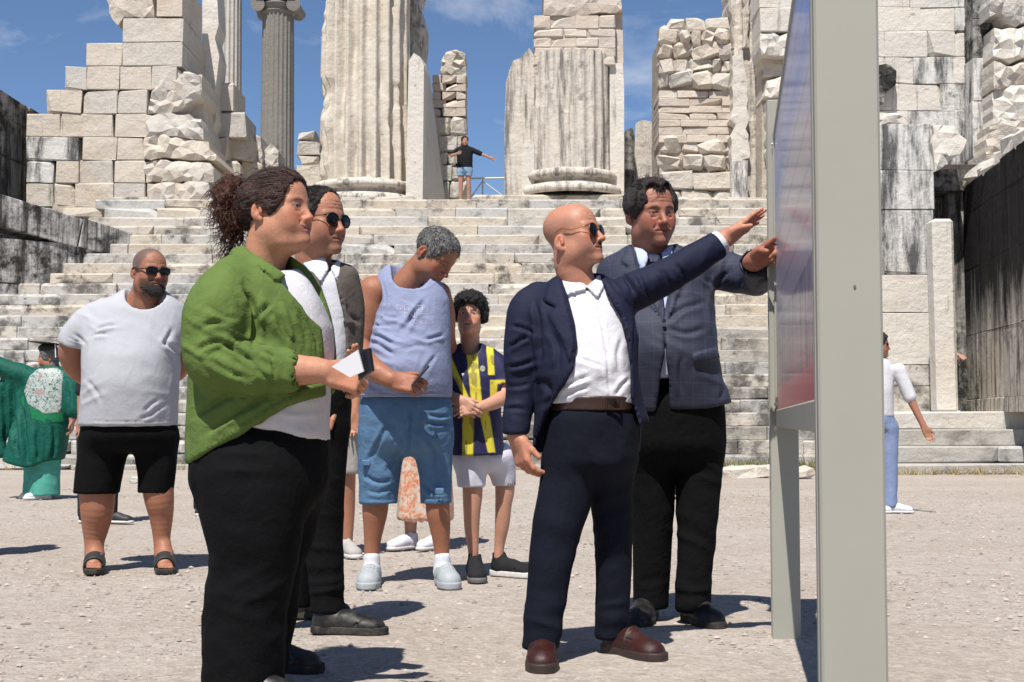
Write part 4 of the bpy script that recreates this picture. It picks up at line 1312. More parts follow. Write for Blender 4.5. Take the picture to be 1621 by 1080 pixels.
def left_side():
    # blackened cheek wall of the stair, running away from the left edge of the picture
    A, B = P(205, 385, 29.68), P(0, 480, 27.85); A[2] = B[2] = 0
    d = unit(B - A); nrm = np.array([-d[1], d[0], 0]); nrm = nrm if nrm[1] < 0 else -nrm
    L = 5.2; R = np.stack([d, -nrm, UP], 1)
    w = empty('cheek_wall', A, 'blackened low wall sloping beside the left end of the steps', 'wall')
    z = 1.6
    courses = [(1.2, 2.5), (2.5, 3.6), (3.6, 4.5), (4.5, 5.0)]
    for ci, (z0, z1) in enumerate(courses):
        x = SR.uniform(-0.1, 0.1)
        x = 0.0
        while x < L:
            ww = SR.uniform(0.9, 1.9)
            zt = z1
            if ci == 3: zt = 4.84 + 0.195 * (x + ww / 2) + SR.normal(0, 0.012); 
            zb = z0
            c = A + d * (x + ww / 2) - nrm * 0.45 + UP * (zb + zt) / 2; Rr = R
            if ci == 3:
                d3 = unit(d + UP * 0.195); Rr = np.stack([d3, -nrm, np.cross(d3, -nrm)], 1); zb = zt - 0.62; c = A + d * (x + ww / 2) - nrm * 0.39 + UP * (zb + zt) / 2
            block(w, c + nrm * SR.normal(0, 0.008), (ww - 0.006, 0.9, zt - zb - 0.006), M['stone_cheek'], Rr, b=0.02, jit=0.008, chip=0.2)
            x += ww
    # far wall of the court seen end-on above it
    A2, B2 = P(64, 400, 33.4), P(-60, 400, 29.0); A2[2] = B2[2] = 0; d = unit(B2 - A2); nrm = np.array([-d[1], d[0], 0]); nrm = nrm if nrm[0] > 0 else -nrm
    R = np.stack([d, -nrm, UP], 1)
    w = empty('court_wall', A2, 'tall blackened wall in shade at the left edge', 'wall')
    z = 4.0
    for k, hgt in enumerate((1.5, 1.3, 0.9, 0.55)):
        x = -SR.uniform(0, .3)
        while x < 4.8:
            ww = SR.uniform(1.0, 1.8); c = A2 + d * (x + ww / 2) - nrm * 0.5 + UP * (z + hgt / 2)
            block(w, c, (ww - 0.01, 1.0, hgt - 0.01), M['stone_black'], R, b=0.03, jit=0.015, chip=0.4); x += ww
        z += hgt
    # ruined corner of squared blocks
    w = empty('ruined_wall', P(190, 330, 31.6), 'ruined stepped corner of pale squared blocks left of the big column', 'ruin')
    Y = 31.5
    rows = [(28, 67, [(193, 289)]), (67, 105, [(136, 193), (193, 289)]), (105, 142, [(101, 137), (137, 189), (189, 240), (240, 279)]),
            (142, 180, [(72, 129), (131, 186), (186, 234)]), (180, 217, [(41, 95), (95, 179), (182, 233)]), (217, 254, [(41, 125), (130, 185), (185, 230)]),
            (254, 290, [(41, 85), (88, 125), (125, 178), (180, 230)]), (290, 328, [(41, 85), (85, 118), (118, 180), (180, 230)])]
    for y0, y1, xs in rows:
        for x0, x1 in xs:
            px_block(w, x0, y0, x1, y1, Y, 2.2, M['stone_pier'] if (x0 < 50 and y0 < 260 and y0 > 200) else M['stone'], b=0.03, jit=0.015, chip=0.35)
    rough_mass(w, [(168, -30), (243, -40), (243, 27), (196, 27), (186, 40), (172, 18)], Y, 1.6, M['stone'], 'broken_block', 0.12, 0.05, 2.5, 1)
    px_block(w, 248, -30, 289, 26, Y, 2.0, M['stone'], chip=0.6)
    for i, pg in enumerate([[(234, 180), (240, 145), (276, 107), (318, 120), (316, 150), (270, 178)], [(232, 217), (232, 182), (270, 178), (318, 188), (322, 222), (280, 216)],
               [(229, 250), (228, 218), (250, 214), (330, 224), (345, 254), (290, 252)], [(229, 288), (226, 256), (262, 252), (332, 258), (340, 288)], [(234, 326), (232, 290), (268, 288), (330, 290), (338, 328)]]):
        rough_mass(w, pg, Y - 0.15 * i * 0.4, 1.9, M['stone'], 'broken_block', 0.12, 0.11, 1.9, 10 + i)
    mb = MB(); px_prism(mb, [(228, 330), (228, 190), (262, 160), (300, 118), (320, 118), (330, 330)], Y + 0.75, 1.0); mb.build('core', M['stone'], w)
    # tall narrow jamb behind the corner and the broken courses that step down to the right
    mb = MB(); px_prism(mb, [(320, -20), (343, -20), (346, 40), (340, 60), (347, 90), (340, 150), (342, 190), (330, 226), (321, 222)], 33.8, 0.9)
    mb.build('jamb', M['stone_white'], w)
    for x0, y0, x1, y1 in [(343, 132, 372, 176), (342, 178, 388, 216), (340, 218, 362, 254), (362, 216, 398, 252), (345, 256, 380, 292), (380, 254, 412, 292), (345, 294, 400, 332)]:
        px_block(w, x0, y0, x1, y1, 34.4 + 0.02 * (x0 - 340), 1.5, M['stone'], chip=0.7, b=0.05, jit=0.03)
    for i, pg in enumerate([[(388, 290), (392, 226), (402, 212), (412, 216), (418, 292)], [(414, 296), (418, 238), (428, 226), (440, 238), (442, 300)], [(398, 340), (398, 290), (446, 290), (450, 340)]]):
        rough_mass(w, pg, 35.6 + .3 * i, 1.2, M['stone_rubble'], 'broken_block', 0.12, 0.10, 2.0, 30 + i)
    # worn ledge courses under the ruin
    w = empty('ledge', P(220, 380, 30.6), 'worn ledge of split stones under the ruined corner', 'ledge')
    for y0, y1, xs in [(328, 345, [(100, 190), (190, 258), (262, 345)]), (345, 362, [(140, 210), (210, 300), (300, 350)]), (362, 380, [(190, 260), (260, 350)])]:
        for x0, x1 in xs: px_block(w, x0, y0, x1, y1, 31.3 - (y0 - 328) * 0.012, 1.6, M['stone'], chip=0.6, b=0.04, jit=0.03)

def far_columns():
    for x, Y, rpx, top, lab in ((352, 66, 30, -60, 'pale fluted column far behind the ruined corner'), (437, 66, 29, 22, 'grey fluted column with capital standing far behind, left of the big one')):
        c = P(x, 400, Y); r = rpx * Y / F
        zt = P(x, top, Y)[2]
        o = empty('column', (c[0], Y, 5.5), lab, 'column')
        fluted('shaft', o, (c[0], Y), r, r * 0.87, 5.0, zt, M['stone_grey'] if top > 0 else M['stone'], 22, 6, 24, 0.01 if top > 0 else 0.03, 0.09, 4)
        if top > 0:
            mb = MB(); mb.lathe((c[0], Y, zt), [(r * 0.86, -0.15), (r * 0.95, 0.0), (r * 0.92, 0.12), (r * 1.12, 0.32), (r * 1.02, 0.42)], 28); 
            for q in (-1, 1): mb.tube([(c[0] + q * r * 0.98, Y - r, zt + 0.22), (c[0] + q * r * 0.98, Y - r * 0.4, zt + 0.26), (c[0] + q * r * 0.98, Y + r * 0.4, zt + 0.26), (c[0] + q * r * 0.98, Y + r, zt + 0.22)], [0.34, 0.27, 0.27, 0.34], 12)
            mb.bbox((c[0] - r * 1.12, Y - r * 1.1, zt + 0.45), (c[0] + r * 1.12, Y + r * 1.1, zt + 0.66), 0.05); mb.build('capital', M['stone_grey'], o)

def big_column():
    Y = 33.6; c = P(578, 318, Y); r = 76 * Y / F
    o = empty('column', (c[0], Y, ZTOP), 'huge broken fluted column on a round moulded base', 'column')
    zb = P(578, 300, Y)[2]
    sh = fluted('shaft', o, (c[0], Y), r, r * 0.93, zb, zb + 7.2, M['stone_col'], 20, 9, 150, 0.085, 0.25, 21, ragged=0.2)
    attic(o, (c[0], Y), r * 0.90, zb - 0.50, 0.62, M['stone_colstain'], 'base', 0.05, 3)
    R8 = r * 1.22; z0 = ZTOP - 0.02
    block(o, np.array([c[0], Y, (z0 + zb - 0.50) / 2]), (R8 * 2, R8 * 2, max(0.1, zb - 0.5 - z0)), M['stone_step'], b=0.04, jit=0.02, name='plinth')
    o = empty('ruined_pier', P(660, 318, 33.2), 'tall leaning door jamb slab and broken mass right of the big column', 'ruin')
    Yf, Yb = 32.4, 35.2
    f = [P(642, 319, Yf), P(669, 319, Yf), P(671, 104, Yf), P(665, 90, Yf), P(655, 84, Yf), P(647, 96, Yf)]; b = [P(650, 319, Yb), P(705, 319, Yb), P(681, 125, Yb), P(676, 104, Yb), P(664, 92, Yb), P(655, 104, Yb)]
    n = 6; mesh_obj('slab', np.array(f + b), [tuple(range(n)), tuple(reversed(range(n, 2*n)))] + [(i, i + n, (i+1) % n + n, (i+1) % n) for i in range(n)], M['stone_white'], o)
    rough_mass(o, [(646, -40), (668, -40), (662, 5), (673, 32), (671, 60), (666, 90), (660, 110), (648, 120), (645, 60)], 34.6, 1.6, M['stone_colstain'], 'core', 0.12, 0.16, 1.7, 44)
    rough_mass(o, [(632, 319), (634, 100), (650, 110), (649, 319)], 34.2, 1.2, M['stone_colstain'], 'core', 0.12, 0.06, 1.7, 45)
    # fragments left of the column
    o = empty('broken_stones', P(485, 290, 35.5), 'stack of broken stones left of the big column', 'ruin')
    for x0, y0, x1, y1 in [(472, 208, 500, 222), (470, 222, 506, 246), (474, 247, 504, 262), (470, 262, 512, 300), (466, 300, 520, 330)]:
        px_block(o, x0, y0, x1, y1, 36 - 0.004 * (y0 - 200), 1.2, M['stone_rubble'], chip=0.8, b=0.06, jit=0.04)
    # small masonry pier behind the posing woman
    o = empty('masonry_pier', P(715, 312, 36.2), 'thin pier of small masonry behind the posing woman', 'pier')
    Y = 36.2
    rough_mass(o, [(700, 120), (698, 96), (706, 82), (722, 79), (737, 84), (738, 120)], Y, 1.4, M['stone_rubble'], 'broken_block', 0.12, 0.13, 2.2, 50)
    for k in range(5):
        y = 119 + 13 * k
        for x0, x1 in ([(684, 706), (706, 737)] if k % 2 else [(684, 698), (700, 722), (722, 737)]): px_block(o, x0, y, x1, y + 12.5, Y + (0.1 if x0 < 700 else 0), 1.4, M['stone_brick'], chip=0.4, b=0.02, jit=0.015)
    for y0, y1, xs in [(185, 214, [(690, 712), (712, 738)]), (214, 240, [(690, 724), (724, 738)]), (240, 262, [(693, 708), (708, 722), (722, 740)]), (262, 286, [(693, 715), (715, 741)]), (286, 316, [(695, 712), (712, 743)])]:
        for x0, x1 in xs: px_block(o, x0, y0, x1, y1, Y - 0.05, 1.4, M['stone_rubble'], chip=0.8, b=0.06, jit=0.03)

def centre_column():
    Y = 33.2; c = P(903, 312, Y + 0.5); cx = c[0]
    o = empty('half_column', (cx, Y, ZTOP), 'short stained half column between flat pilasters with brick masonry on top', 'column')
    zb = P(903, 278, Y)[2]; zt = P(903, 86, Y)[2]; r = 70 * Y / F
    fluted('shaft', o, (cx, Y + 0.45), r, r * 0.98, zb, zt, M['stone_colstain'], 24, 7, 70, 0.03, 0.075, 61)
    attic(o, (cx, Y + 0.42), r * 0.86, zb - 0.50, 0.64, M['stone_colstain'], 'base', 0.03, 8)
    mb = MB(); px_prism(mb, [(798, 314), (799, 180), (801, 132), (806, 112), (812, 96), (824, 92), (838, 76), (846, 90), (846, 314)], Y, 1.5); mb.build('pilaster', M['stone_colstain'], o)
    mb = MB(); px_prism(mb, [(965, 314), (965, 100), (986, 100), (988, 140), (988, 314)], Y, 1.5); mb.build('pilaster', M['stone_white'], o)
    mb = MB(); px_prism(mb, [(826, 314), (826, 228), (846, 228), (846, 314)], Y - 0.12, 0.4); mb.build('pilaster', M['stone_white'], o)
    mb = MB(); px_prism(mb, [(836, 314), (836, 90), (975, 90), (975, 314)], Y + 0.9, 0.9); mb.build('core', M['stone_colstain'], o)
    for k, (y0, y1) in enumerate([(24, 45), (45, 59), (59, 75), (75, 90), (90, 104)]):
        xs = [846, 891, 930, 974] if k % 2 else [845, 872, 912, 948, 974]
        for x0, x1 in zip(xs[:-1], xs[1:]): px_block(o, x0, y0, x1, y1, Y - 0.10, 1.5, M['stone_brick'], chip=0.4, b=0.035, jit=0.015)
    mb = MB(); px_prism(mb, [(848, 103), (848, 26), (972, 26), (972, 103)], Y - 0.06, 1.5); mb.build('core', M['mortar_pale'], o)
    mb = MB(); px_prism(mb, [(973, 100), (973, 20), (985, 16), (987, 100)], Y + 0.15, 1.4); mb.build('side', M['stone_brick'], o)
    rough_mass(o, [(861, 24), (862, -30), (984, -30), (985, 18), (940, 20), (900, 25)], Y - 0.1, 1.6, M['stone_brick'], 'broken_block', 0.12, 0.06, 2.0, 63)
    block(o, np.array([P(870, 330, Y - 0.6)[0], Y + 0.7, (ZTOP + zb - 0.5) / 2 - 0.0]), (P(990, 330, Y)[0] - P(750, 330, Y)[0], 2.6, 0.34), M['stone_step'], b=0.03, name='plinth')
    # stumps right of it
    o = empty('stumps', P(1015, 290, 36.5), 'two broken upright slabs seen through the gap right of the half column', 'ruin')
    mb = MB(); px_prism(mb, [(988, 300), (990, 206), (1002, 202), (1008, 240), (1006, 300)], 36.8, 1.0); mb.build('slab', M['stone_black'], o)
    mb = MB(); px_prism(mb, [(1003, 300), (1006, 196), (1016, 190), (1030, 192), (1040, 206), (1042, 300)], 36.3, 1.0, (0.1, 0)); mb.build('slab', M['stone_colstain'], o)

def rubble_pier():
    Y = 33.0
    o = empty('rubble_pier', P(1100, 320, Y), 'pier of loose rubble and thin brick courses right of the half column', 'pier')
    mb = MB(); px_prism(mb, [(1044, 345), (1044, 60), (1062, 40), (1158, 32), (1158, 345)], Y + 0.13, 1.8); mb.build('core', M['mortar_pale'], o)
    rg = np.random.default_rng(9)
    def rub(x0, y0, x1, y1, n, big=1.0):
        rows = max(1, int(round((y1 - y0) / (22 * big)))); hh = (y1 - y0) / rows
        for r_ in range(rows):
            x = x0 + rg.uniform(-4, 4)
            while x < x1:
                w = rg.uniform(16, 40) * big; w = min(w, x1 - x + 6)
                cc = P(x + w / 2, y0 + (r_ + 0.5) * hh + rg.normal(0, 1.5), Y + rg.normal(0, 0.06) + 0.25)
                stone_lump(o, cc, (w / 2 * Y / F * 1.10, 0.30, hh / 2 * Y / F * rg.uniform(1.0, 1.28)), M['stone_rubble']); x += w
    for x0, x1 in ((1056, 1086), (1085, 1118), (1117, 1160)): px_block(o, x0, rg.uniform(24, 30), x1, 50, Y, 1.5, M['stone_rubble'], chip=0.8, b=0.08, jit=0.03)
    rub(1040, 50, 1160, 142, 0)
    y = 143
    while y < 218:
        h_ = rg.uniform(10.5, 14); x = 1043
        while x < 1158:
            w = rg.uniform(28, 56); px_block(o, x, y, min(x + w, 1160), y + h_, Y, 1.2, M['stone_brick'], chip=0.3, b=0.02, jit=0.012); x += w
        y += h_
    rub(1044, 222, 1160, 272, 0, 1.1)
    for y0, y1, xs in [(272, 300, [1046, 1098, 1160]), (300, 326, [1046, 1080, 1130, 1162]), (326, 346, [1040, 1100, 1165])]:
        for x0, x1 in zip(xs[:-1], xs[1:]): px_block(o, x0, y0, x1, y1, Y - 0.08, 1.2, M['stone_rubble'], chip=0.6, b=0.05, jit=0.03)
    # smooth plaque leaning at its foot
    tag(px_block(None, 1158, 254, 1184, 318, 32.2, 0.25, M['stone_pier'], chip=0.0), 'plain upright marble plaque at the foot of the weathered pilaster', 'plaque').name = 'plaque'
    o = empty('pilaster', P(1190, 310, 32.6), 'weathered grey pilaster with a dark split, between the rubble pier and the board', 'pilaster')
    rough_mass(o, [(1156, -30), (1204, -30), (1206, 70), (1214, 150), (1222, 250), (1232, 345), (1158, 345), (1162, 200), (1158, 90)], 32.7, 1.4, M['stone_colstain'], 'shaft', 0.12, 0.035, 1.4, 71)
    rough_mass(o, [(1176, -30), (1186, -30), (1186, 75), (1176, 75)], 32.55, 0.5, M['stone_colstain'], 'flute', 0.12, 0.02, 2, 72)
    rough_mass(o, [(1159, 90), (1176, 80), (1182, 130), (1186, 250), (1160, 260)], 32.5, 0.6, M['stone_white'], 'flute', 0.12, 0.025, 2, 73)

def right_side():
    # upper wall of large squared blocks
    Y = 31.0
    o = empty('ashlar_wall', P(1400, 220, Y), 'high wall of large white squared blocks right of the board post', 'wall')
    rows = [(-36, 12, [1202, 1262, 1330, 1390, 1440, 1505, 1545]), (12, 50, [1204, 1258, 1320, 1385, 1456, 1512, 1545]), (50, 90, [1300, 1380, 1400, 1468, 1512, 1545]), (90, 133, [1310, 1400, 1446, 1510, 1545]), (133, 175, [1310, 1390, 1424, 1490, 1545]), (175, 216, [1310, 1400, 1438, 1512, 1548]), (216, 262, [1300, 1380, 1450, 1500, 1548])]
    for k, (y0, y1, xs) in enumerate(rows):
        for x0, x1 in zip(xs[:-1], xs[1:]):
            if x1 <= 1420 and y0 > 85 and x0 > 1320 and y1 < 180: continue
            px_block(o, x0, y0, x1, y1, Y, 1.2, M['stone_pier'] if x1 > 1506 and SR.uniform() < 0.75 else M['stone_white'], chip=0.22, b=0.025, jit=0.01)
    mb = MB(); px_prism(mb, [(1206, 345), (1206, -36), (1546, -36), (1546, 345)], Y + 0.6, 0.8); mb.build('core', M['mortar_pale'], o)
    for i, pg in enumerate([[(1206, 86), (1204, 52), (1256, 52), (1300, 60), (1300, 96), (1246, 88)], [(1208, 120), (1206, 92), (1250, 94), (1300, 100), (1300, 130)], [(1210, 152), (1214, 128), (1240, 120), (1300, 134), (1300, 160)], [(1222, 345), (1214, 160), (1300, 160), (1300, 345)]]):
        rough_mass(o, pg, Y + (0.0, 0.35, 0.2, 0.1)[i], 1.1, M['stone_white' if i != 1 else 'stone_brick'], 'broken_block', 0.12, 0.08, 2.0, 80 + i)
    rough_mass(o, [(1384, 176), (1386, 104), (1404, 100), (1420, 112), (1418, 134), (1400, 150), (1392, 174)], Y - 0.3, 1.0, M['stone_black'], 'broken_block', 0.12, 0.08, 2.2, 86)
    rough_mass(o, [(1380, 194), (1386, 176), (1420, 178), (1442, 190), (1438, 196)], Y - 0.5, 1.0, M['stone_white'], 'broken_block', 0.12, 0.06, 2.2, 87)
    o = empty('pilaster', P(1556, 240, 30.6), 'dark stained pilaster at the right end of the high block wall', 'pilaster')
    for y0, y1 in [(-36, 30), (30, 92), (92, 160), (160, 250)]: px_block(o, 1541, y0, 1569, y1, 30.4, 1.2, M['stone_black'] if y0 < 60 else M['stone_pier'], chip=0.2, b=0.03)
    o = empty('broken_wall', P(1600, 200, 29.8), 'rough broken blocks above the black wall at the right edge', 'ruin')
    for i, pg in enumerate([[(1570, 24), (1572, -36), (1640, -36), (1640, 30), (1612, 40), (1590, 20)], [(1572, 90), (1574, 44), (1612, 46), (1640, 36), (1640, 84), (1600, 100)], [(1574, 140), (1574, 96), (1604, 104), (1640, 90), (1640, 134)], [(1572, 196), (1572, 146), (1600, 136), (1640, 138), (1640, 200)], [(1560, 262), (1566, 200), (1600, 190), (1640, 186), (1640, 262)]]):
        rough_mass(o, pg, 29.6 + 0.1 * (i % 2), 1.2, M['stone_white'] if i % 2 else M['stone_rubble'], 'broken_block', 0.12, 0.13, 1.8, 90 + i)
    mb = MB(); px_prism(mb, [(1566, 345), (1570, -36), (1680, -36), (1680, 345)], 30.6, 0.8); mb.build('core', M['mortar_pale'], o)
    # streaked pier that flanks the stair foot
    Y = 24.5
    o = empty('stair_pier', P(1430, 640, Y), 'white pier of large blocks streaked black, behind the board post', 'pier')
    rows = [(196, 270, [1296, 1400, 1480]), (270, 332, [1296, 1380, 1478]), (332, 435, [1296, 1400, 1478]), (435, 495, [1296, 1360, 1478]), (495, 578, [1296, 1420, 1476]), (578, 612, [1296, 1390, 1476]), (612, 690, [1292, 1400, 1478])]
    for k, (y0, y1, xs) in enumerate(rows):
        for x0, x1 in zip(xs[:-1], xs[1:]): px_block(o, x0, y0, x1, y1, Y + (0.05 if k < 5 else -0.06 * (k - 4)), 2.0, M['stone_pier'] if k < 4 and k != 3 else (M['stone_white'] if k < 5 else M['stone_low']), chip=0.12, b=0.02, jit=0.008, gap=0.004)
    rough_mass(o, [(1474, 226), (1476, 198), (1510, 200), (1530, 222), (1520, 244), (1500, 256), (1480, 272)], Y - 0.05, 1.4, M['stone_white'], 'broken_block', 0.12, 0.07, 2.4, 97)
    # doorway: lintel, dark passage, reveal
    o = empty('doorway', P(1500, 345, 25), 'dark low doorway under a grey lintel between the pier and the black wall', 'doorway')
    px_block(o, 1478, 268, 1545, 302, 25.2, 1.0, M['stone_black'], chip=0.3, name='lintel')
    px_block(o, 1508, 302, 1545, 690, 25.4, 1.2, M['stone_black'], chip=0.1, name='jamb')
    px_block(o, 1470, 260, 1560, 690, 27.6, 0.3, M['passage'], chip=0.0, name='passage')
    # slim white post
    c = P(1500, 640, 23.0); mb = MB(); x0, x1 = P(1484, 640, 23)[0], P(1518, 640, 23)[0]; z0, z1 = 0.95, P(1500, 346, 23)[2]
    V, Fc = chamfer_box((x1 - x0, 0.42, z1 - z0), 0.05); V = V + np.array([(x0 + x1) / 2, 23.2, (z0 + z1) / 2]); V[V[:, 2] > z0 + 1.5, 0] -= 0.03
    tag(mesh_obj('marble_post', V, Fc, M['stone_white'], None, (c[0], 23.0, z0)), 'slim upright white marble post before the dark doorway', 'post')
    # black wall running towards the camera on the right
    A, B = np.array([8.36, 25.9, 0]), np.array([7.55, 18.6, 0]); d = unit(B - A); nrm = np.array([d[1], -d[0], 0]); nrm = nrm if nrm[0] < 0 else -nrm
    R = np.stack([d, -nrm, UP], 1); L = np.linalg.norm(B - A)
    o = empty('court_wall', A, 'long blackened wall running forward at the right edge', 'wall')
    for k, (z0, z1) in enumerate([(0.95, 1.2), (1.2, 2.35), (2.35, 3.55), (3.55, 4.55), (4.55, 5.1)]):
        x = -0.2 * (k % 2)
        while x < L:
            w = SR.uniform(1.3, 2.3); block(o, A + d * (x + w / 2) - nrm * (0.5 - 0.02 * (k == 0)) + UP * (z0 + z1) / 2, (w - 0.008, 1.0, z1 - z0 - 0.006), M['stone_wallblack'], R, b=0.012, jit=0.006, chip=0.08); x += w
    for k in range(9):
        q = A + d * (0.2 + 0.55 * k) - nrm * 0.4; stone_lump(o, q + UP * (5.12 + SR.uniform(-0.05, 0.10)), (0.36, 0.45, SR.uniform(0.12, 0.26)), M['stone_white'], 'stone')
    # plinth steps along the foot of the right-hand walls
    o = empty('plinth', (7, 22, 0), 'low stepped plinth of long grey slabs along the right-hand wall foot', 'plinth')
    for k, (y, z0, z1) in enumerate([(21.45, 0.0, 0.16), (21.62, 0.16, 0.42), (22.05, 0.42, 0.68), (22.5, 0.68, 0.97)]):
        x = 5.35 + 0.12 * k
        while x < 12:
            w = SR.uniform(1.5, 2.8); block(o, np.array([x + w / 2, y + 1.2, (z0 + z1) / 2]), (w - 0.01, 2.4, z1 - z0 - 0.004), M['stone_plinth'] if k < 3 else M['stone_white'], b=0.03, jit=0.01, chip=0.25); x += w
    # platform under everything at the top of the stair
    mb = MB(); mb.box((-13, STEP_Y + STEP_N * STEP_T + 0.35, 4.0), (12, 41, ZTOP - 0.012)); tag(mb.build('platform', M['stone_step'], None, (0, 35, 4)), kind='structure')
    # sill blocks along the head of the stair
    hd = empty('ledge', (0, 31.4, ZTOP), 'uneven row of blocks along the head of the steps', 'ledge')
    for x0, x1, dz in [(-9.2, -7.6, .1), (-7.6, -6.2, .06), (-6.2, -4.9, .16), (-4.9, -3.2, .1), (-3.2, -2.2, .12), (-2.2, -1.2, 0.04), (-1.2, -0.35, .05), (2.6, 3.7, .05), (3.7, 4.9, .12), (4.9, 6.2, .1)]:
        block(hd, np.array([(x0 + x1) / 2, 31.75, ZTOP + dz / 2 - 0.02]), (x1 - x0 - 0.015, 0.75, dz + 0.1), M['stone_step'], chip=0.7, jit=0.02, b=0.03)

def railing():
    Y = 38.0; mb = MB()
    o = empty('railing', P(770, 312, Y), 'thin white metal railing in the gap beside the posing woman', 'railing')
    a, b = P(738, 283, Y), P(800, 282, Y); zf = ZTOP
    m = plain_mat('white railing paint', (0.6, 0.6, 0.6), 0.5)
    MB().tube([a, b], 0.025, 6).build('rail', m, o)
    for x in (764, 800, 738):
        t = P(x, 283, Y); MB().tube([(t[0], Y, zf - 0.02), t], 0.025, 6).build('post', m, o)
    t = P(764, 287, Y); 
    for x in (746, 798): q = P(x, 312, Y); MB().tube([q, t], 0.02, 6).build('brace', m, o)

def board():
    paint = plain_mat('grey-green board paint', (0.312, 0.302, 0.258), 0.62, spec=0.3, bump=0.0, bscale=5, vary=0.05)
    far = G(1245, 1012); near_Y = 2.26; w = 0.104
    fx = far[0] - w / 2; fy = far[1]; nx = P(1299, 900, near_Y)[0]
    o = empty('information_board', ((nx + fx) / 2 + w / 2, (near_Y + fy) / 2, 0), 'tall grey-green metal information board with glossy picture panel seen edge-on', 'sign')
    zt = P(1225, 158, fy)[2]
    d = unit(np.array([fx - nx, fy - near_Y, 0])); s = np.array([d[1], -d[0], 0]); R = np.stack([s, d, UP], 1)
    nr = np.array([nx, near_Y, 0]); fr = np.array([fx, fy, 0]); L = np.linalg.norm(fr - nr)
    for p, nm in ((nr, 'post'), (fr, 'post')):
        mb = MB(); mb.bbox((0, 0, -0.2), (w, w * 1.15, zt), 0.004, R, p); post = mb.build(nm, paint, o)
        mb = MB(); mb.bbox((-0.002, 0.045, 0.02), (0.0, 0.065, zt - 0.02), 0.0008, R, p); mb.build('edge_strip', paint, post)
        for z in (1.02, 1.55):
            mb = MB(); q = p + s * 0.06 + UP * z - d * 0.0005; mb.tube([q, q - d * 0.002], 0.0022, 8); mb.build('screw', M['wire2'], post)
    # picture panel fixed to the left faces of the posts
    zp0, zp1 = 0.845, 1.86
    mb = MB(); mb.bbox((0.022, 0.05, zp0 - 0.065), (0.085, L + 0.05, zp0), 0.004, R, nr); mb.build('frame_rail', paint, o)
    mb = MB(); mb.bbox((0.022, 0.05, zp1), (0.06, L + 0.02, zp1 + 0.025), 0.004, R, nr); mb.build('frame_rail', paint, o)
    mb = MB(); mb.bbox((0.020, L - 0.025, zp0), (0.05, L - 0.003, zp1 + 0.025), 0.002, R, nr); mb.build('frame_edge', paint, o)
    mb = MB(); mb.bbox((0.026, 0.06, zp0), (0.045, L - 0.025, zp1), 0.002, R, nr)
    m, nt, N, L2, bs = nodes_of('printed picture'); 
    g = N.new('ShaderNodeTexCoord'); sx = N.new('ShaderNodeSeparateXYZ'); L2.new(g.outputs['Object'], sx.inputs[0]); zz = sx.outputs['Z']; yy = sx.outputs['Y']
    # sky above, banded stone steps, dark doorways, red carpet at the foot
    up = _ramp(N, L2, _math(N, L2, 'SUBTRACT', zz, 0.8), [(0.0, (0.50, 0.10, 0.10)), (0.10, (0.58, 0.12, 0.13)), (0.17, (0.38, 0.24, 0.28)), (0.35, (0.33, 0.30, 0.40)), (0.60, (0.46, 0.40, 0.46)), (0.74, (0.40, 0.38, 0.52)), (0.82, (0.17, 0.27, 0.62)), (1.0, (0.30, 0.34, 0.58))])
    col = up.outputs['Color']
    bands = _math(N, L2, 'SINE', _math(N, L2, 'MULTIPLY', zz, 62.0)); bm = _math(N, L2, 'MULTIPLY', _ramp(N, L2, bands, [(0.80, 0.0), (0.95, 0.35)]).outputs['Color'], _ramp(N, L2, zz, [(0.0, 0), (1.0, 1)]).outputs['Color'])
    col = _mix(N, L2, bm, col, (0.16, 0.15, 0.18))
    st = _noise(N, L2, _coord(N, L2, 'Object', (1, 4, 0.6)), 5, 5, 0.7); gate = _ramp(N, L2, zz, [(0.895, 0.0), (0.92, 1.0)]); g3 = _ramp(N, L2, zz, [(0.0, 1.0), (1.0, 1.0)])
    low = _math(N, L2, 'LESS_THAN', zz, 1.15); hi = _math(N, L2, 'GREATER_THAN', zz, 0.92)
    drk = _math(N, L2, 'MULTIPLY', _math(N, L2, 'MULTIPLY', low, hi), _ramp(N, L2, st.outputs['Fac'], [(0.5, 0.0), (0.56, 0.7)]).outputs['Color'])
    col = _mix(N, L2, drk, col, (0.06, 0.05, 0.07))
    L2.new(col, bs.inputs['Base Color']); bs.inputs['Roughness'].default_value = 0.5; bs.inputs['Specular IOR Level'].default_value = 0.2; bs.inputs['Coat Weight'].default_value = 0.5; bs.inputs['Coat Roughness'].default_value = 0.11; bs.inputs['Coat IOR'].default_value = 1.45
    mb.build('picture', m, o)
    for y in (L - 0.014,):
        for z in (zp0 + 0.02, zp1 - 0.02):
            mb = MB(); q = nr + d * y + s * 0.0195 + UP * z; mb.tube([q, q - s * 0.003], 0.006, 8); mb.build('screw', M['wire2'], o)

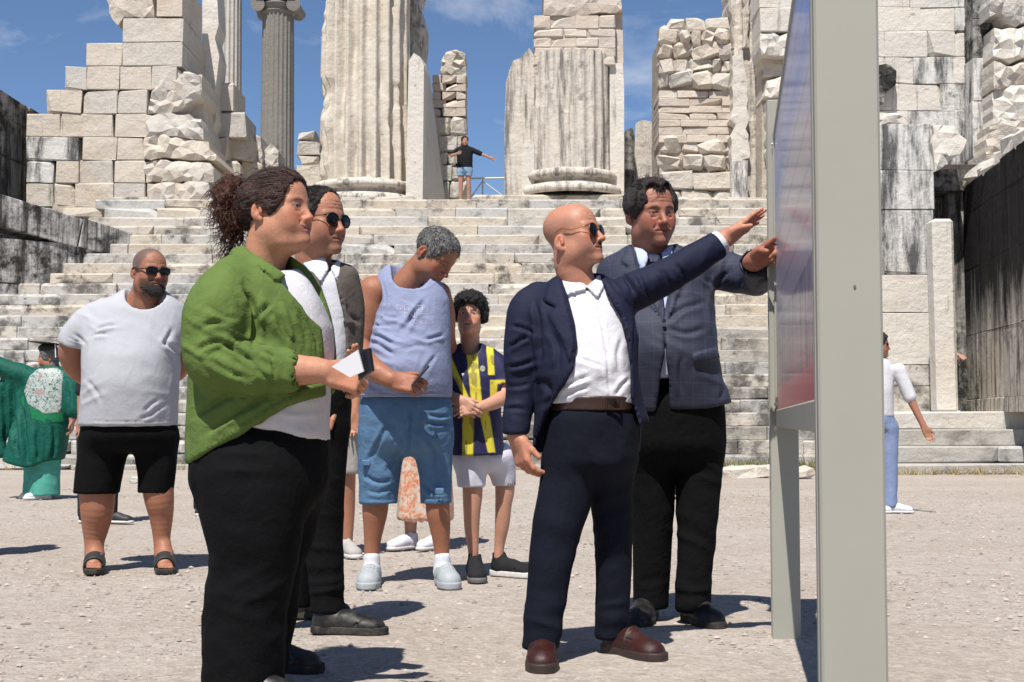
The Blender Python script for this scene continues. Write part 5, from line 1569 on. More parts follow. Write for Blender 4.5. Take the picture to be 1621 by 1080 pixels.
def foreground_bits():
    # dry grass and weeds along the foot of the steps
    rg = np.random.default_rng(17); V, Fc, C, n = [], [], [], 0
    spots = []
    for x in np.arange(-9.5, 5.6, 0.07):
        if vnoise(np.array([[x * 0.9, 0, 0]]), 3)[0] > -0.15: spots += [(x + rg.normal(0, .06), 23.45 + rg.normal(0, .12), 0)] * 2
    for x in np.arange(5.4, 11, 0.05): spots += [(x + rg.normal(0, .05), 21.2 + rg.normal(0, .12), 0)] * 2
    for x in np.arange(3.0, 5.3, 0.012): spots.append((x + rg.normal(0, .03), 22.9 + rg.normal(0, .25), 1))
    for x, y, k in spots:
        for _ in range(6):
            a = rg.uniform(0, 6.28); hgt = rg.uniform(0.05, 0.16) * (1.5 if k else 1); lean = rg.normal(0, 0.06, 2); b = np.array([x + rg.normal(0, .03), y + rg.normal(0, .03), 0]); s = np.array([math.cos(a), math.sin(a), 0]) * 0.006 * (1.6 if k else 1)
            V += [b - s, b + s, b + np.array([lean[0], lean[1], hgt])]; Fc.append((n, n + 1, n + 2)); n += 3
            c = np.array([0.36, 0.28, 0.14]) if not k or rg.uniform() < 0.35 else np.array([0.09, 0.13, 0.04]); C += [c * rg.uniform(0.7, 1.2)] * 3
    m, nt, N, L, bs = nodes_of('dry grass'); at = N.new('ShaderNodeVertexColor'); at.layer_name = 'Col'; L.new(at.outputs['Color'], bs.inputs['Base Color']); bs.inputs['Roughness'].default_value = 0.8
    tag(mesh_obj('grass', np.array(V), np.array(Fc), m, None, np.zeros(3), False, np.array(C)), kind='stuff')
    # loose rocks by the foot of the steps
    for px, py, r, lab in [(1178, 756, 0.30, 'low pale rock at the stair foot, left of the board leg'), (1150, 752, 0.20, 'small brown rock at the stair foot between weeds'), (1212, 752, 0.26, 'flat rock at the stair foot close against the board leg'), (1262, 757, 0.24, 'pale rock behind the board, under the picture panel'), (222, 765, 0.14, 'small flat rock seen between the legs of the man in black shorts')]:
        g = G(px, py); o = stone_lump(None, g + UP * r * 0.22, (r, r * 0.7, r * 0.38), M['stone_rubble'], 'rock'); tag(o, lab, 'rock', 'rocks at the foot of the steps')
    # low kerb edge along the base of the stair
    o = empty('kerb', (-2, 23.3, 0), 'low worn kerb of stones along the foot of the steps', 'kerb')
    x = -9.8
    while x < 5.2:
        w = SR.uniform(0.8, 1.6); block(o, np.array([x + w / 2, 23.62, 0.035]), (w - 0.02, 0.5, 0.09), M['stone_plinth'], jit=0.012, chip=0.4, b=0.02); x += w

def setting():
    M['stone_plinth'] = stone_mat('grey slab', base=(0.40, 0.37, 0.325), alt=(0.27, 0.25, 0.22), stain=0.6, streak=0.0, warmth=0.1, vary=0.4, dark=(0.10, 0.09, 0.08))
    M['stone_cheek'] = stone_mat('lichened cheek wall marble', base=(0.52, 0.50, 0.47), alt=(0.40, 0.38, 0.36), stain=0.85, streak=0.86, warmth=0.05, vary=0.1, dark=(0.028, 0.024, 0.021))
    M['wire2'] = plain_mat('screw head', (0.18, 0.18, 0.17), 0.4, metal=0.5)
    # black growth that hangs down from the top of the right wall
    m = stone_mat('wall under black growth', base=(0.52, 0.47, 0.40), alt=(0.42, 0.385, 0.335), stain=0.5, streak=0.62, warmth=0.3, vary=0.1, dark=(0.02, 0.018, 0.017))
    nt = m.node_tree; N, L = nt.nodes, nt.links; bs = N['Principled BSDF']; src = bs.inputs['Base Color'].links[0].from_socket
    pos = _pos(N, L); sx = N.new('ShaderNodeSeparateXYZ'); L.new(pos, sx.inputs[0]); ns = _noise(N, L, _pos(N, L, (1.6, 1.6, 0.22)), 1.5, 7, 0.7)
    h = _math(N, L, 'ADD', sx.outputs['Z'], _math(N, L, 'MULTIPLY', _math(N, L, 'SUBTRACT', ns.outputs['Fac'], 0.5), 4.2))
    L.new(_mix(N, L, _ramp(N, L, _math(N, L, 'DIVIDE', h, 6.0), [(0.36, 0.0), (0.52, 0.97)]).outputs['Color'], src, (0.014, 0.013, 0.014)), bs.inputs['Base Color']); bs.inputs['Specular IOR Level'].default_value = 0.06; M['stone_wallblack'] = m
    ground(); stairs(); left_side(); far_columns(); big_column(); centre_column(); rubble_pier(); right_side(); railing(); board(); foreground_bits()

UP = np.array([0, 0, 1.0])
# ------------------------------------------------------------------ people
M['lens'] = plain_mat('dark lens', (0.006, 0.0055, 0.006), 0.12, spec=0.3)
M['frame_dark'] = plain_mat('dark frame', (0.02, 0.014, 0.012), 0.3)
M['frame_gold'] = plain_mat('gilt frame', (0.30, 0.17, 0.07), 0.3, metal=0.8)
M['black_cloth'] = cloth_mat('black trouser cloth', (0.0045, 0.0045, 0.0052), 0.9, bump=0.3, spec=0.1, crease=0.35)
M['black_short'] = cloth_mat('black shorts cloth', (0.0045, 0.0045, 0.005), 0.95, spec=0.1, crease=0.35)
M['sole_black'] = shoe_mat('black rubber', (0.018, 0.017, 0.016), 0.7, 0.5)
M['sole_white'] = plain_mat('white rubber', (0.62, 0.61, 0.59), 0.6, vary=0.2)
M['leather_black'] = shoe_mat('black leather', (0.010, 0.0095, 0.0095), 0.36, 0.22)
M['leather_brown'] = shoe_mat('oxblood leather', (0.040, 0.0095, 0.0075), 0.34, 0.06)
M['white_cotton'] = cloth_mat('white cotton', (0.60, 0.60, 0.64), 0.8, vary=0.03, bump=0.25)
DOWN = np.array([0, 0, -1.0]); UP = np.array([0, 0, 1.0])

def cut_below(f, z, k=0.004, tilt=(0, 0)): f.keep(p_half((0, 0, z), (tilt[0], tilt[1], -1)), k)
def cut_above(f, z, k=0.004, at=(0, 0), tilt=(0, 0)): f.keep(p_half((at[0], at[1], z), (tilt[0], tilt[1], 1)), k)

# ================================================================== woman in the green shirt
def woman_green():
    s = Person(392, 1100, 'person', 'woman in open green shirt and black trousers holding a notepad, dark curly hair tied back')
    skin = (0.47, 0.235, 0.145)
    ho = dict(skin=skin, fat=0.008, age=0.35, smile=1.0, ruddy=0.9, jaw=0.96, soft=1.0, nose=0.95, brow=0.7, brow_col=(0.06, 0.03, 0.02), lip=(0.34, 0.10, 0.09), lipw=0.8, eye_open=0.9)
    s.head(440, 335, -0.01, 1.02, 68, 3, 0, neck=(408, 455, 0.02), neck_r=0.064, o=ho)
    # forearm and hand that hold the pad
    f = Field()
    a, r = s.ch([(372, 440, -0.08, 20), (348, 490, -0.16, 28), (342, 540, -0.19, 30), (352, 578, -0.20, 28), (400, 585, -0.20, 26), (445, 586, -0.21, 26), (470, 586, -0.21, 25), (512, 588, -0.21, 18)])
    f.add(p_chain(a, r))
    w = s.p(516, 588, -0.21)
    fw = unit(s.p(556, 600, -0.19) - s.p(516, 588, -0.21))
    add_hand(f, w, fw, unit(np.array([-0.15, 0.85, -0.5])), np.array([0.1, 0.3, 1.0]), 0.98, curls=((38, 50, 30), (42, 55, 32), (46, 58, 34), (50, 60, 36)), th=(28, 20, 0.35), fat=1.12)
    s.flesh(f, skin, 0.0042, red=[(s.p(548, 600, -0.2), 0.04)])
    # far hand under the pad
    f = Field()
    a, r = s.ch([(440, 450, 0.10, 16), (450, 540, 0.14, 18), (470, 590, 0.10, 20), (520, 590, 0.02, 16)])
    f.add(p_chain(a, r))
    add_hand(f, s.p(522, 589, 0.01), unit(s.p(560, 570, -0.06) - s.p(522, 589, 0.01)), np.array([0.0, -0.5, 0.85]), np.array([-0.2, -0.6, 0.5]), 0.92, curls=((15, 25, 15),) * 4, th=(30, 15, 0.2))
    s.flesh(f, skin, 0.0055)
    o = s.make()
    # white t-shirt
    tee = [(415, 395, 462, 0.02, 0.07, 0.08), (445, 360, 492, 0.02, 0.12, 0.13), (480, 330, 512, 0.02, 0.16, 0.16), (520, 318, 526, 0.02, 0.18, 0.18), (560, 318, 528, 0.02, 0.19, 0.19),
           (600, 316, 523, 0.02, 0.19, 0.19), (650, 310, 520, 0.02, 0.20, 0.19), (705, 306, 521, 0.02, 0.20, 0.20)]
    f = Field(); f.add(s.loft(tee))
    f.keep(s.poly([(250, 380), (440, 430), (470, 427), (600, 380), (600, 701), (523, 700), (470, 690), (395, 674), (250, 640)]), 0.004)
    cloth('t_shirt', o, f, M['tee_white'], 0.0075, 0.003, 7, 3, folds=[(s.p(450, 680, -0.18), 0.12, (0.3, 0, 1), 0.035, 0.004)])
    # green over-shirt: body and sleeve, open at the front
    body = [(392, 386, 446, 0.03, 0.06, 0.08), (410, 362, 466, 0.03, 0.10, 0.11), (430, 334, 490, 0.02, 0.15, 0.15), (460, 312, 508, 0.02, 0.18, 0.18), (500, 304, 522, 0.02, 0.195, 0.195), (560, 302, 531, 0.02, 0.205, 0.20),
            (620, 300, 527, 0.02, 0.215, 0.21), (680, 298, 527, 0.02, 0.225, 0.22), (745, 299, 525, 0.02, 0.23, 0.23)]
    f = Field(); f.add(s.loft(body))
    f.add(s.chain([(372, 440, -0.10, 34), (345, 480, -0.17, 46), (336, 530, -0.19, 47), (338, 572, -0.20, 43), (372, 582, -0.21, 37), (408, 586, -0.21, 31), (440, 586, -0.21, 28)]), 0.035)
    f.add(p_cone(s.p(430, 585, -0.21), s.p(456, 587, -0.21), 30.5 * s.m, 29.5 * s.m), 0.004)      # rolled cuff
    f.cut(p_cone(s.p(452, 587, -0.21), s.p(480, 587, -0.21), 24 * s.m, 24 * s.m), 0.004)
    f.keep(p_half(s.p(458, 588, -0.21), unit(np.array([1, 0, -0.25]))) if False else s.poly([(200, 330), (430, 375), (500, 420), (540, 500), (545, 618), (452, 640), (396, 673), (303, 731), (200, 760)]), 0.004)
    f.cut(s.poly([(425, 380), (409, 402), (440, 440), (463, 470), (507, 520), (512, 580), (516, 640), (560, 640), (560, 400), (480, 330)], ymax=0.03), 0.004)
    f.cut(p_cone(s.p(416, 380, 0.02), s.p(418, 425, 0.0), 38 * s.m, 46 * s.m), 0.008)
    # collar flap
    f.add(p_both(p_off(s.loft(body), 0.012), s.poly([(364, 396), (384, 392), (420, 416), (452, 436), (440, 446), (413, 424), (383, 421)], ymax=0.03)), 0.003)
    fl = [(s.p(375, 560, -0.27), 0.14, (0.75, 0, 1), 0.045, 0.007), (s.p(345, 520, -0.27), 0.10, (-0.3, 0, 1), 0.04, 0.004), (s.p(430, 520, -0.19), 0.12, (1, 0, -0.35), 0.05, 0.006),
          (s.p(400, 650, -0.2), 0.15, (0.5, 0, 1), 0.05, 0.006), (s.p(390, 600, -0.26), 0.08, (0.9, 0, 0.5), 0.03, 0.006)]
    cloth('green_shirt', o, f, M['green_shirt'], 0.0064, 0.0055, 6.5, 5, folds=fl, creases=[
        ([(388, 452), (402, 488), (405, 525), (398, 552)], 4.5, 0.016), ([(402, 508), (414, 492), (428, 480)], 3.5, 0.010), ([(312, 556), (330, 545), (352, 540)], 3.5, 0.009), ([(350, 543), (374, 558), (402, 574)], 3.5, 0.011), ([(366, 534), (398, 548), (440, 566)], 3.5, 0.010),
        ([(324, 566), (352, 584), (390, 598)], 4, 0.011), ([(318, 520), (340, 510), (368, 512)], 4, 0.007), ([(440, 492), (448, 520), (462, 545)], 4, 0.009), ([(470, 492), (482, 525), (488, 558)], 4, 0.004), ([(352, 411), (378, 424), (404, 446)], 2.2, 0.004),
        ([(320, 690), (356, 664), (402, 640), (430, 622)], 4.5, 0.010), ([(310, 660), (336, 640), (372, 622)], 5, 0.009), ([(420, 548), (432, 570), (436, 600)], 3, 0.008), ([(330, 480), (352, 500), (380, 505)], 4, 0.006), ([(408, 585), (425, 600), (430, 610)], 3, 0.007), ([(450, 470), (462, 500), (468, 540)], 4, 0.004), ([(462, 622), (490, 608), (515, 600)], 4, 0.008), ([(438, 448), (468, 488), (497, 530), (502, 572)], 1.6, 0.004), ([(430, 556), (433, 585), (430, 615)], 1.6, 0.006), ([(306, 722), (398, 664), (452, 632), (524, 610)], 1.5, 0.004)])
    # trousers
    f = Field()
    f.add(s.loft([(650, 310, 518, 0.02, 0.185, 0.19), (700, 304, 520, 0.02, 0.20, 0.20), (760, 304, 520, 0.02, 0.20, 0.20), (815, 314, 514, 0.02, 0.18, 0.18)], cap=0.12))
    f.add(s.chain([(398, 760, -0.06, 88), (402, 830, -0.08, 76), (400, 890, -0.08, 67), (389, 960, -0.08, 64), (386, 1030, -0.08, 64), (384, 1094, -0.08, 63)]), 0.04)
    f.add(s.chain([(432, 760, 0.10, 82), (440, 830, 0.12, 62), (430, 890, 0.13, 50), (424, 960, 0.14, 46), (417, 1020, 0.14, 42), (416, 1052, 0.14, 42)]), 0.04)
    cut_below(f, 0.035)
    cloth('trousers', o, f, M['black_cloth'], 0.009, 0.005, 6.5, 9, folds=[(s.p(400, 890, -0.2), 0.16, (0.35, 0, 1), 0.06, 0.006), (s.p(400, 745, -0.2), 0.14, (0.2, 0, 1), 0.05, 0.004), (s.p(390, 1000, -0.2), 0.15, (-0.4, 0, 1), 0.07, 0.005)])
    g = G(384, 1112); make_shoe(o, g + np.array([-0.06, 0.0, 0]), g + np.array([0.19, -0.05, 0]), M['leather_black'], M['sole_black'])
    g = G(418, 1062); make_shoe(o, g + np.array([-0.06, 0.03, 0]), g + np.array([0.185, -0.03, 0]), M['leather_black'], M['sole_black'])
    # hair drawn back into a curly bunch
    V, Fc = hair_shell(ho, 0.011, [(p_ell((0, 0.112, -0.018), (0.10, 0.080, 0.114)), 0.012), (p_half((0, 0.0, -0.035), (0, -0.75, 1)), 0.012), (p_half((0, -0.02, -0.085), (0, -0, 1)), 0.01), (p_ell((0.08, -0.014, -0.012), (0.03, 0.024, 0.036)), 0.008), (p_ell((-0.08, -0.014, -0.012), (0.03, 0.024, 0.036)), 0.008)],
                       adds=[(p_ell((0, -0.10, 0.015), (0.05, 0.04, 0.055)), 0.03)], h=0.0035, n_amp=0.0035, n_scale=70, stretch=(0.8, 4.0, 0.8))
    hair = s.hpart('hair', V, Fc, M['hair_woman'])
    wc = [(p_ell((0, 0.112, -0.018), (0.10, 0.080, 0.114)), 0.012), (p_half((0, 0.0, -0.035), (0, -0.75, 1)), 0.012), (p_ell((0.08, -0.014, -0.012), (0.03, 0.024, 0.036)), 0.008), (p_ell((-0.08, -0.014, -0.012), (0.03, 0.024, 0.036)), 0.008)]
    hair_on(s, hair, 0.0115, wc, [(p_ell((0, -0.10, 0.015), (0.05, 0.04, 0.055)), 0.03)], lambda p: np.array([0, -0.15, 0.02]) - p, 900, 0.075, M['hair_woman'], 0.0011, 0.02, 3, 0.02, 0.006)
    hair_on(s, hair, 0.0120, wc, [(p_ell((0, -0.10, 0.015), (0.05, 0.04, 0.055)), 0.03)], lambda p: np.array([0, -0.15, 0.02]) - p, 160, 0.07, M['hair_streak'], 0.0009, 0.02, 4, 0.02, 0.006)
    f = Field(); f.add(p_ell((0, -0.148, 0.056), (0.062, 0.050, 0.066)))
    f.add(p_ell((0, -0.155, 0.0), (0.056, 0.044, 0.052)), 0.03)
    V, Fc = surface(f, 0.004); nr = normals(V, Fc)
    V = V + nr * (0.012 * vnoise(V * 55, 4) + 0.007 * vnoise(V * 120, 7))[:, None]
    b = s.hpart('hair_bun', V, Fc, M['hair_woman_bun']); b.parent = hair
    def root(rg):
        th = rg.uniform(0, 6.28); ph = rg.uniform(-1, 1)
        d = np.array([math.cos(th) * math.sqrt(1 - ph*ph), math.sin(th) * math.sqrt(1 - ph*ph), ph])
        return np.array([0, -0.150, 0.030]) + d * np.array([0.056, 0.048, 0.080]), d + np.array([0, -0.3, -0.1])
    V, Fc = strands(np.random.default_rng(3), 420, root, 0.045, 0.0016, 0.010, 1.6, 0.5)
    c = s.hpart('curls', V, Fc, M['hair_woman_bun']); c.parent = hair
    def root2(rg): return np.array([rg.uniform(-.03, .03), -0.165 + rg.uniform(-.02, .03), -0.055]), np.array([rg.normal() * 0.2, -0.35 + rg.normal() * 0.3, -1])
    V, Fc = strands(np.random.default_rng(5), 60, root2, 0.075, 0.0015, 0.010, 1.5, 0.2)
    c = s.hpart('curls', V, Fc, M['hair_woman_bun']); c.parent = hair
    def root3(rg):
        return np.array([rg.uniform(-.05, .05), rg.uniform(-0.06, 0.06), 0.125]), np.array([rg.normal() * .5, -1, 0.25 + rg.normal() * .3])
    V, Fc = strands(np.random.default_rng(8), 60, root3, 0.05, 0.0007, 0.004, 1.0, 0.4)
    c = s.hpart('curls', V, Fc, M['hair_woman']); c.parent = hair
    return s

# ================================================================== man in taupe jacket and sunglasses
def man_taupe():
    s = Person(520, 1002, 'person', 'man in sunglasses with grey-brown jacket over white shirt, standing behind the woman in green')
    skin = (0.40, 0.19, 0.115)
    ho = dict(skin=skin, age=0.9, jaw=1.02, fat=0.005, stubble=0.35, eyes=False, brow=0.7, lipw=0.5)
    s.head(503, 352, 0, 1.13, 57, -2, 0, neck=(502, 440, 0.03), neck_r=0.066, o=ho)
    f = Field()
    f.add(s.chain([(546, 450, 0.02, 14), (550, 500, 0.02, 16), (540, 560, 0.0, 15), (535, 610, -0.02, 14), (533, 640, -0.03, 13)]))
    add_hand(f, s.p(533, 640, -0.03), (0.05, -0.05, -1), (-1, 0, 0), (0.3, -1, 0), 1.0, curls=((25, 35, 25),) * 4)
    s.flesh(f, skin, 0.004)
    o = s.make()
    V, Fc = hair_shell(ho, 0.0055, [(p_ell((0, 0.105, 0.0), (0.088, 0.088, 0.118)), 0.012), (p_half((0, 0.0, -0.030), (0, -0.9, 1)), 0.012), (p_ell((0.08, -0.012, -0.014), (0.03, 0.022, 0.036)), 0.008), (p_ell((-0.08, -0.012, -0.014), (0.03, 0.022, 0.036)), 0.008)], n_amp=0.003, n_scale=110, stretch=(1, 3, 1))
    hair = s.hpart('hair', V, Fc, M['hair_dark'])
    hair_on(s, hair, 0.006, [(p_ell((0, 0.105, 0.0), (0.088, 0.088, 0.118)), 0.012), (p_half((0, 0.0, -0.030), (0, -0.9, 1)), 0.012), (p_ell((0.08, -0.012, -0.014), (0.03, 0.022, 0.036)), 0.008), (p_ell((-0.08, -0.012, -0.014), (0.03, 0.022, 0.036)), 0.008)], (), lambda p: np.array([0, -0.8, -0.35]) + 0 * p, 800, 0.032, M['hair_dark'], 0.0010, 0.12, 6, 0.25, 0.005)
    sunglasses(o, s.hc, s.hs, s.R, 0.0285, 0.0225, frame='frame_dark')
    body = [(408, 484, 530, 0.03, 0.06, 0.07), (425, 465, 552, 0.03, 0.09, 0.10), (450, 448, 563, 0.03, 0.12, 0.12), (500, 444, 568, 0.03, 0.135, 0.13), (560, 448, 566, 0.03, 0.14, 0.13), (620, 452, 559, 0.03, 0.14, 0.13)]
    f = Field(); f.add(s.loft(body, off=-0.014))
    f.cut(p_cone(s.p(508, 395, 0.0), s.p(506, 425, 0.0), 27 * s.m, 27 * s.m), 0.005)
    # open collar
    sh = s.loft(body, off=0.002)
    f.add(p_both(sh, s.poly([(478, 416), (496, 398), (512, 402), (520, 425), (508, 446), (490, 430)], ymax=0.03)), 0.003)
    f.add(p_both(sh, s.poly([(524, 424), (536, 412), (544, 424), (534, 446)], ymax=0.03)), 0.003)
    cloth('shirt', o, f, M['white_cotton'], 0.0065, 0.002, 8, 4)
    f = Field(); f.add(s.loft(body))
    f.add(s.chain([(546, 440, 0.02, 22), (553, 490, 0.03, 24), (552, 550, 0.02, 22), (545, 600, -0.01, 19), (538, 626, -0.02, 17)]), 0.02)
    f.cut(s.poly([(478, 380), (500, 430), (522, 500), (526, 640), (548, 640), (549, 560), (546, 500), (531, 440), (526, 412), (520, 380)], ymax=0.02), 0.004)
    f.cut(p_cone(s.p(508, 390, 0.01), s.p(506, 425, 0.0), 30 * s.m, 30 * s.m), 0.005)
    cut_below(f, s.p(500, 628)[2])
    cloth('jacket', o, f, M['taupe_jacket'], 0.006, 0.004, 8, 14, folds=[(s.p(555, 520, -.1), 0.1, (0.3, 0, 1), 0.05, 0.005)], creases=[([(548, 480), (556, 500), (566, 510)], 3, 0.008), ([(546, 560), (556, 556), (566, 562)], 3, 0.008), ([(548, 590), (556, 594), (562, 590)], 3, 0.006)])
    f = Field()
    f.add(s.loft([(590, 462, 554, 0.03, 0.125, 0.12), (640, 460, 556, 0.03, 0.13, 0.13), (710, 464, 550, 0.03, 0.12, 0.12)], cap=0.1))
    f.add(s.chain([(520, 680, 0.0, 32), (516, 760, -0.01, 30), (514, 860, 0.0, 28), (517, 940, 0.0, 26), (520, 975, 0.0, 26)]), 0.03)
    f.add(s.chain([(490, 680, 0.08, 32), (482, 760, 0.12, 30), (474, 860, 0.16, 27), (470, 940, 0.18, 25), (468, 965, 0.18, 25)]), 0.03)
    cut_below(f, 0.075)
    cloth('trousers', o, f, M['black_cloth'], 0.009, 0.004, 7, 23, folds=[(s.p(517, 950, -.06), 0.10, (0, 0, 1), 0.05, 0.007), (s.p(515, 860, -.06), 0.1, (0.3, 0, 1), 0.06, 0.005)])
    h1 = G(502, 1003); make_shoe(o, h1 + np.array([-0.02, 0.02, 0]), h1 + np.array([0.262, -0.045, 0]), M['leather_black'], M['sole_black'], 0.105, 0.135, 0.032)
    h2 = G(452, 978); make_shoe(o, h2, h2 + np.array([0.27, -0.02, 0]), M['leather_black'], M['sole_black'], 0.105, 0.13, 0.032)
    return s

# ================================================================== man in the pale t-shirt
def man_pale_tee():
    s = Person(200, 903, 'person', 'bearded heavy man in pale grey t-shirt, black shorts and sandals, hands behind back')
    skin = (0.33, 0.148, 0.088)
    ho = dict(skin=skin, age=0.8, jaw=1.1, fat=0.010, stubble=0.9, beard=(0.045, 0.035, 0.032), eyes=False, crop=0.9, crop_col=(0.088, 0.077, 0.070), hairline=0.07, brow=0.8)
    s.head(237, 431, 0, 1.10, 40, -3, 0, neck=(222, 486, 0.04), neck_r=0.085, o=ho, h=0.0036)
    for keys in ([(170, 496, 0.04, 15), (140, 514, 0.03, 19), (118, 540, 0.045, 21), (113, 566, 0.08, 19), (128, 592, 0.20, 15), (160, 608, 0.30, 12)], [(262, 490, 0.05, 14), (284, 508, 0.05, 17), (291, 545, 0.06, 18), (291, 572, 0.10, 16), (270, 596, 0.22, 14), (220, 608, 0.31, 12)]):
        f = Field(); f.add(s.chain(keys))
        a, _ = s.ch(keys); add_hand(f, a[-1], unit(a[-1] - a[-2]), (0, 1, 0), (0, 0, 1), 1.0, curls=((30, 40, 20),) * 4)
        s.flesh(f, skin, 0.008)
    # lower legs and feet in sandals
    spec = [([(153, 760, 0, 28), (154, 800, 0, 26.5), (152, 828, 0.02, 22), (149, 860, 0.03, 15), (147, 884, 0.03, 13)], (148, 889), (134, 921)),
            ([(248, 755, 0, 26), (252, 790, 0, 23), (255, 815, 0.02, 19), (256, 850, 0.03, 13.5), (256, 876, 0.03, 12)], (257, 880), (268, 911))]
    feet = []
    for keys, hl, to in spec:
        f = Field(); f.add(s.chain(keys))
        h_, t_ = G(*hl), G(*to); ft = unit((t_ - h_) * np.array([1, 1, 0])); h_ = np.array([s.p(keys[-1][0], 880)[0], s.D + 0.05, 0]); t_ = h_ + ft * 0.27
        at = add_foot(f, h_, t_, 0.1, 0.024); feet.append((h_, t_))
        s.flesh(f, skin, 0.0055)
    o = s.make()
    # beard
    f = Field()
    f.add(p_ell((0, 0.046, -0.080), (0.060, 0.056, 0.046)))
    for q in (-1, 1): f.add(p_ell((q * 0.052, 0.012, -0.055), (0.024, 0.034, 0.040)), 0.03)
    f.add(p_ell((0, 0.083, -0.0475), (0.030, 0.014, 0.010)), 0.008)
    f.add(p_ell((0, 0.083, -0.098), (0.032, 0.024, 0.024)), 0.02)
    f.cut(p_ell((0, 0.105, -0.061), (0.021, 0.03, 0.0065)), 0.004)
    f.cut(p_half((0, 0.06, -0.036), (0, -0.10, 1)) and p_both_half((0, 0.0, -0.038)), 0.006)
    V, Fc = surface(f, 0.0036); nr = normals(V, Fc); V = V + nr * (0.0022 * vnoise(V * 170, 4))[:, None]
    s.hpart('beard', V, Fc, M['beard_grey'])
    sunglasses(o, s.hc, s.hs, s.R, 0.030, 0.0185, y=0.100, frame='frame_dark', rim=0.003, square=3.2)
    # t-shirt
    tee = [(458, 200, 256, 0.05, 0.08, 0.09), (468, 182, 272, 0.04, 0.12, 0.12), (482, 158, 288, 0.03, 0.15, 0.14), (500, 140, 295, 0.03, 0.18, 0.15), (525, 131, 296, 0.02, 0.20, 0.17), (565, 133, 286, 0.0, 0.24, 0.18), (605, 133, 283, 0.0, 0.26, 0.18), (645, 130, 281, 0.0, 0.245, 0.19), (679, 127, 280, 0.0, 0.225, 0.19)]
    f = Field(); f.add(s.loft(tee))
    f.add(s.chain([(166, 494, 0.03, 22), (140, 512, 0.03, 27), (122, 536, 0.04, 27), (116, 552, 0.05, 26.5)]), 0.03)
    f.add(s.chain([(268, 496, 0.05, 20), (284, 514, 0.05, 23), (291, 540, 0.06, 22.5), (291, 556, 0.07, 22)]), 0.03)
    f.cut(s.poly([(60, 520), (102, 538), (136, 549), (134, 600), (60, 620)], ymin=-0.2), 0.003) if False else None
    n1 = unit(s.p(112, 560, 0.06) - s.p(122, 520, 0.03))
    f.cut(p_both(p_half(s.p(117, 545, 0.045), -n1), (lambda Q: Q[:, 0] - s.p(134, 600)[0], None, None)) if False else both_n(p_half(s.p(117, 545, 0.045), -n1), p_half(s.p(135, 545), (1, 0, 0)), p_half(s.p(110, 640), (0, 0, -1))), 0.003)
    f.cut(both_n(p_half(s.p(291, 556), (0, 0, 1)), p_half(s.p(284, 545), (-1, 0, 0)), p_half(s.p(110, 640), (0, 0, -1))), 0.003)
    f.cut(p_cone(s.p(226, 440, 0.03), s.p(230, 472, -0.05), 29 * s.m, 31 * s.m), 0.006)
    cut_below(f, s.p(200, 674)[2], 0.006)
    fl = [(s.p(155, 515, -0.14), 0.14, (0.5, 0, 1), 0.055, 0.007), (s.p(255, 545, -0.2), 0.09, (1, 0, 0.6), 0.05, 0.008), (s.p(230, 650, -0.25), 0.16, (0.45, 0, 1), 0.06, 0.004), (s.p(150, 640, -0.2), 0.14, (-0.4, 0, 1), 0.06, 0.004)]
    cloth('t_shirt', o, f, M['tee_grey'], 0.0085, 0.004, 5.5, 31, folds=fl, creases=[([(150, 524), (166, 517), (184, 515)], 2.5, 0.010), ([(146, 532), (158, 528), (172, 530)], 2.5, 0.008), ([(258, 541), (270, 549), (286, 561)], 3, 0.012), ([(272, 520), (266, 534), (258, 548)], 3, 0.009), ([(228, 652), (240, 640), (252, 634)], 2.5, 0.006), ([(220, 665), (240, 655), (264, 640)], 2.5, 0.006), ([(136, 600), (150, 616), (160, 640)], 3, 0.006), ([(118, 528), (128, 536), (136, 546)], 2.5, 0.007), ([(129, 667), (200, 668), (279, 667)], 1.3, 0.004), ([(106, 533), (120, 539), (136, 542)], 1.3, 0.004), ([(200, 470), (222, 480), (246, 482), (264, 474)], 1.3, 0.004)])
    # shorts
    f = Field()
    f.add(s.loft([(660, 131, 279, 0.0, 0.215, 0.18), (690, 130, 281, 0.0, 0.21, 0.18), (715, 130, 279, 0.0, 0.19, 0.17)], cap=0.10))
    f.add(s.chain([(166, 700, 0, 38), (157, 745, 0, 36.5), (152, 784, 0, 35)]), 0.04)
    f.add(s.chain([(245, 700, 0, 35), (248, 745, 0, 30), (246, 780, 0, 27.5)]), 0.04)
    cut_below(f, s.p(200, 781)[2])
    f.cut(p_cone(s.p(153, 772), s.p(152, 800), 29 * s.m, 30 * s.m), 0.003)
    f.cut(p_cone(s.p(247, 770), s.p(246, 800), 24.5 * s.m, 25 * s.m), 0.003)
    cloth('shorts', o, f, M['black_short'], 0.008, 0.004, 6, 33, folds=[(s.p(200, 730, -.2), 0.14, (0.4, 0, 1), 0.06, 0.005)])
    # slide sandals
    for h_, t_ in feet:
        fd, sd, u, L = foot_axes(h_, t_); at = lambda a, b, c: h_ + fd * a * L + sd * b + u * c
        f = Field(); f.add(p_chain([at(0.12, 0, 0.014), at(0.4, 0, 0.014), at(0.72, 0, 0.014), at(0.93, 0, 0.014)], [0.042, 0.042, 0.054, 0.046], 6, u, 3.0))
        f.keep(p_half(at(0, 0, 0.028), u), 0.004); f.keep(p_half(at(0, 0, 0.001), -u), 0.004)
        V, Fc = surface(f, 0.005); sdl = mesh_obj('sandal', V, Fc, M['sole_black'], o, smooth=True)
        f = Field(); f.add(p_cone(at(0.40, 0, 0.052), at(0.72, 0, 0.026), 0.058, 0.058))
        f.cut(p_cone(at(0.28, 0, 0.062), at(0.82, 0, 0.016), 0.047, 0.049), 0.002)
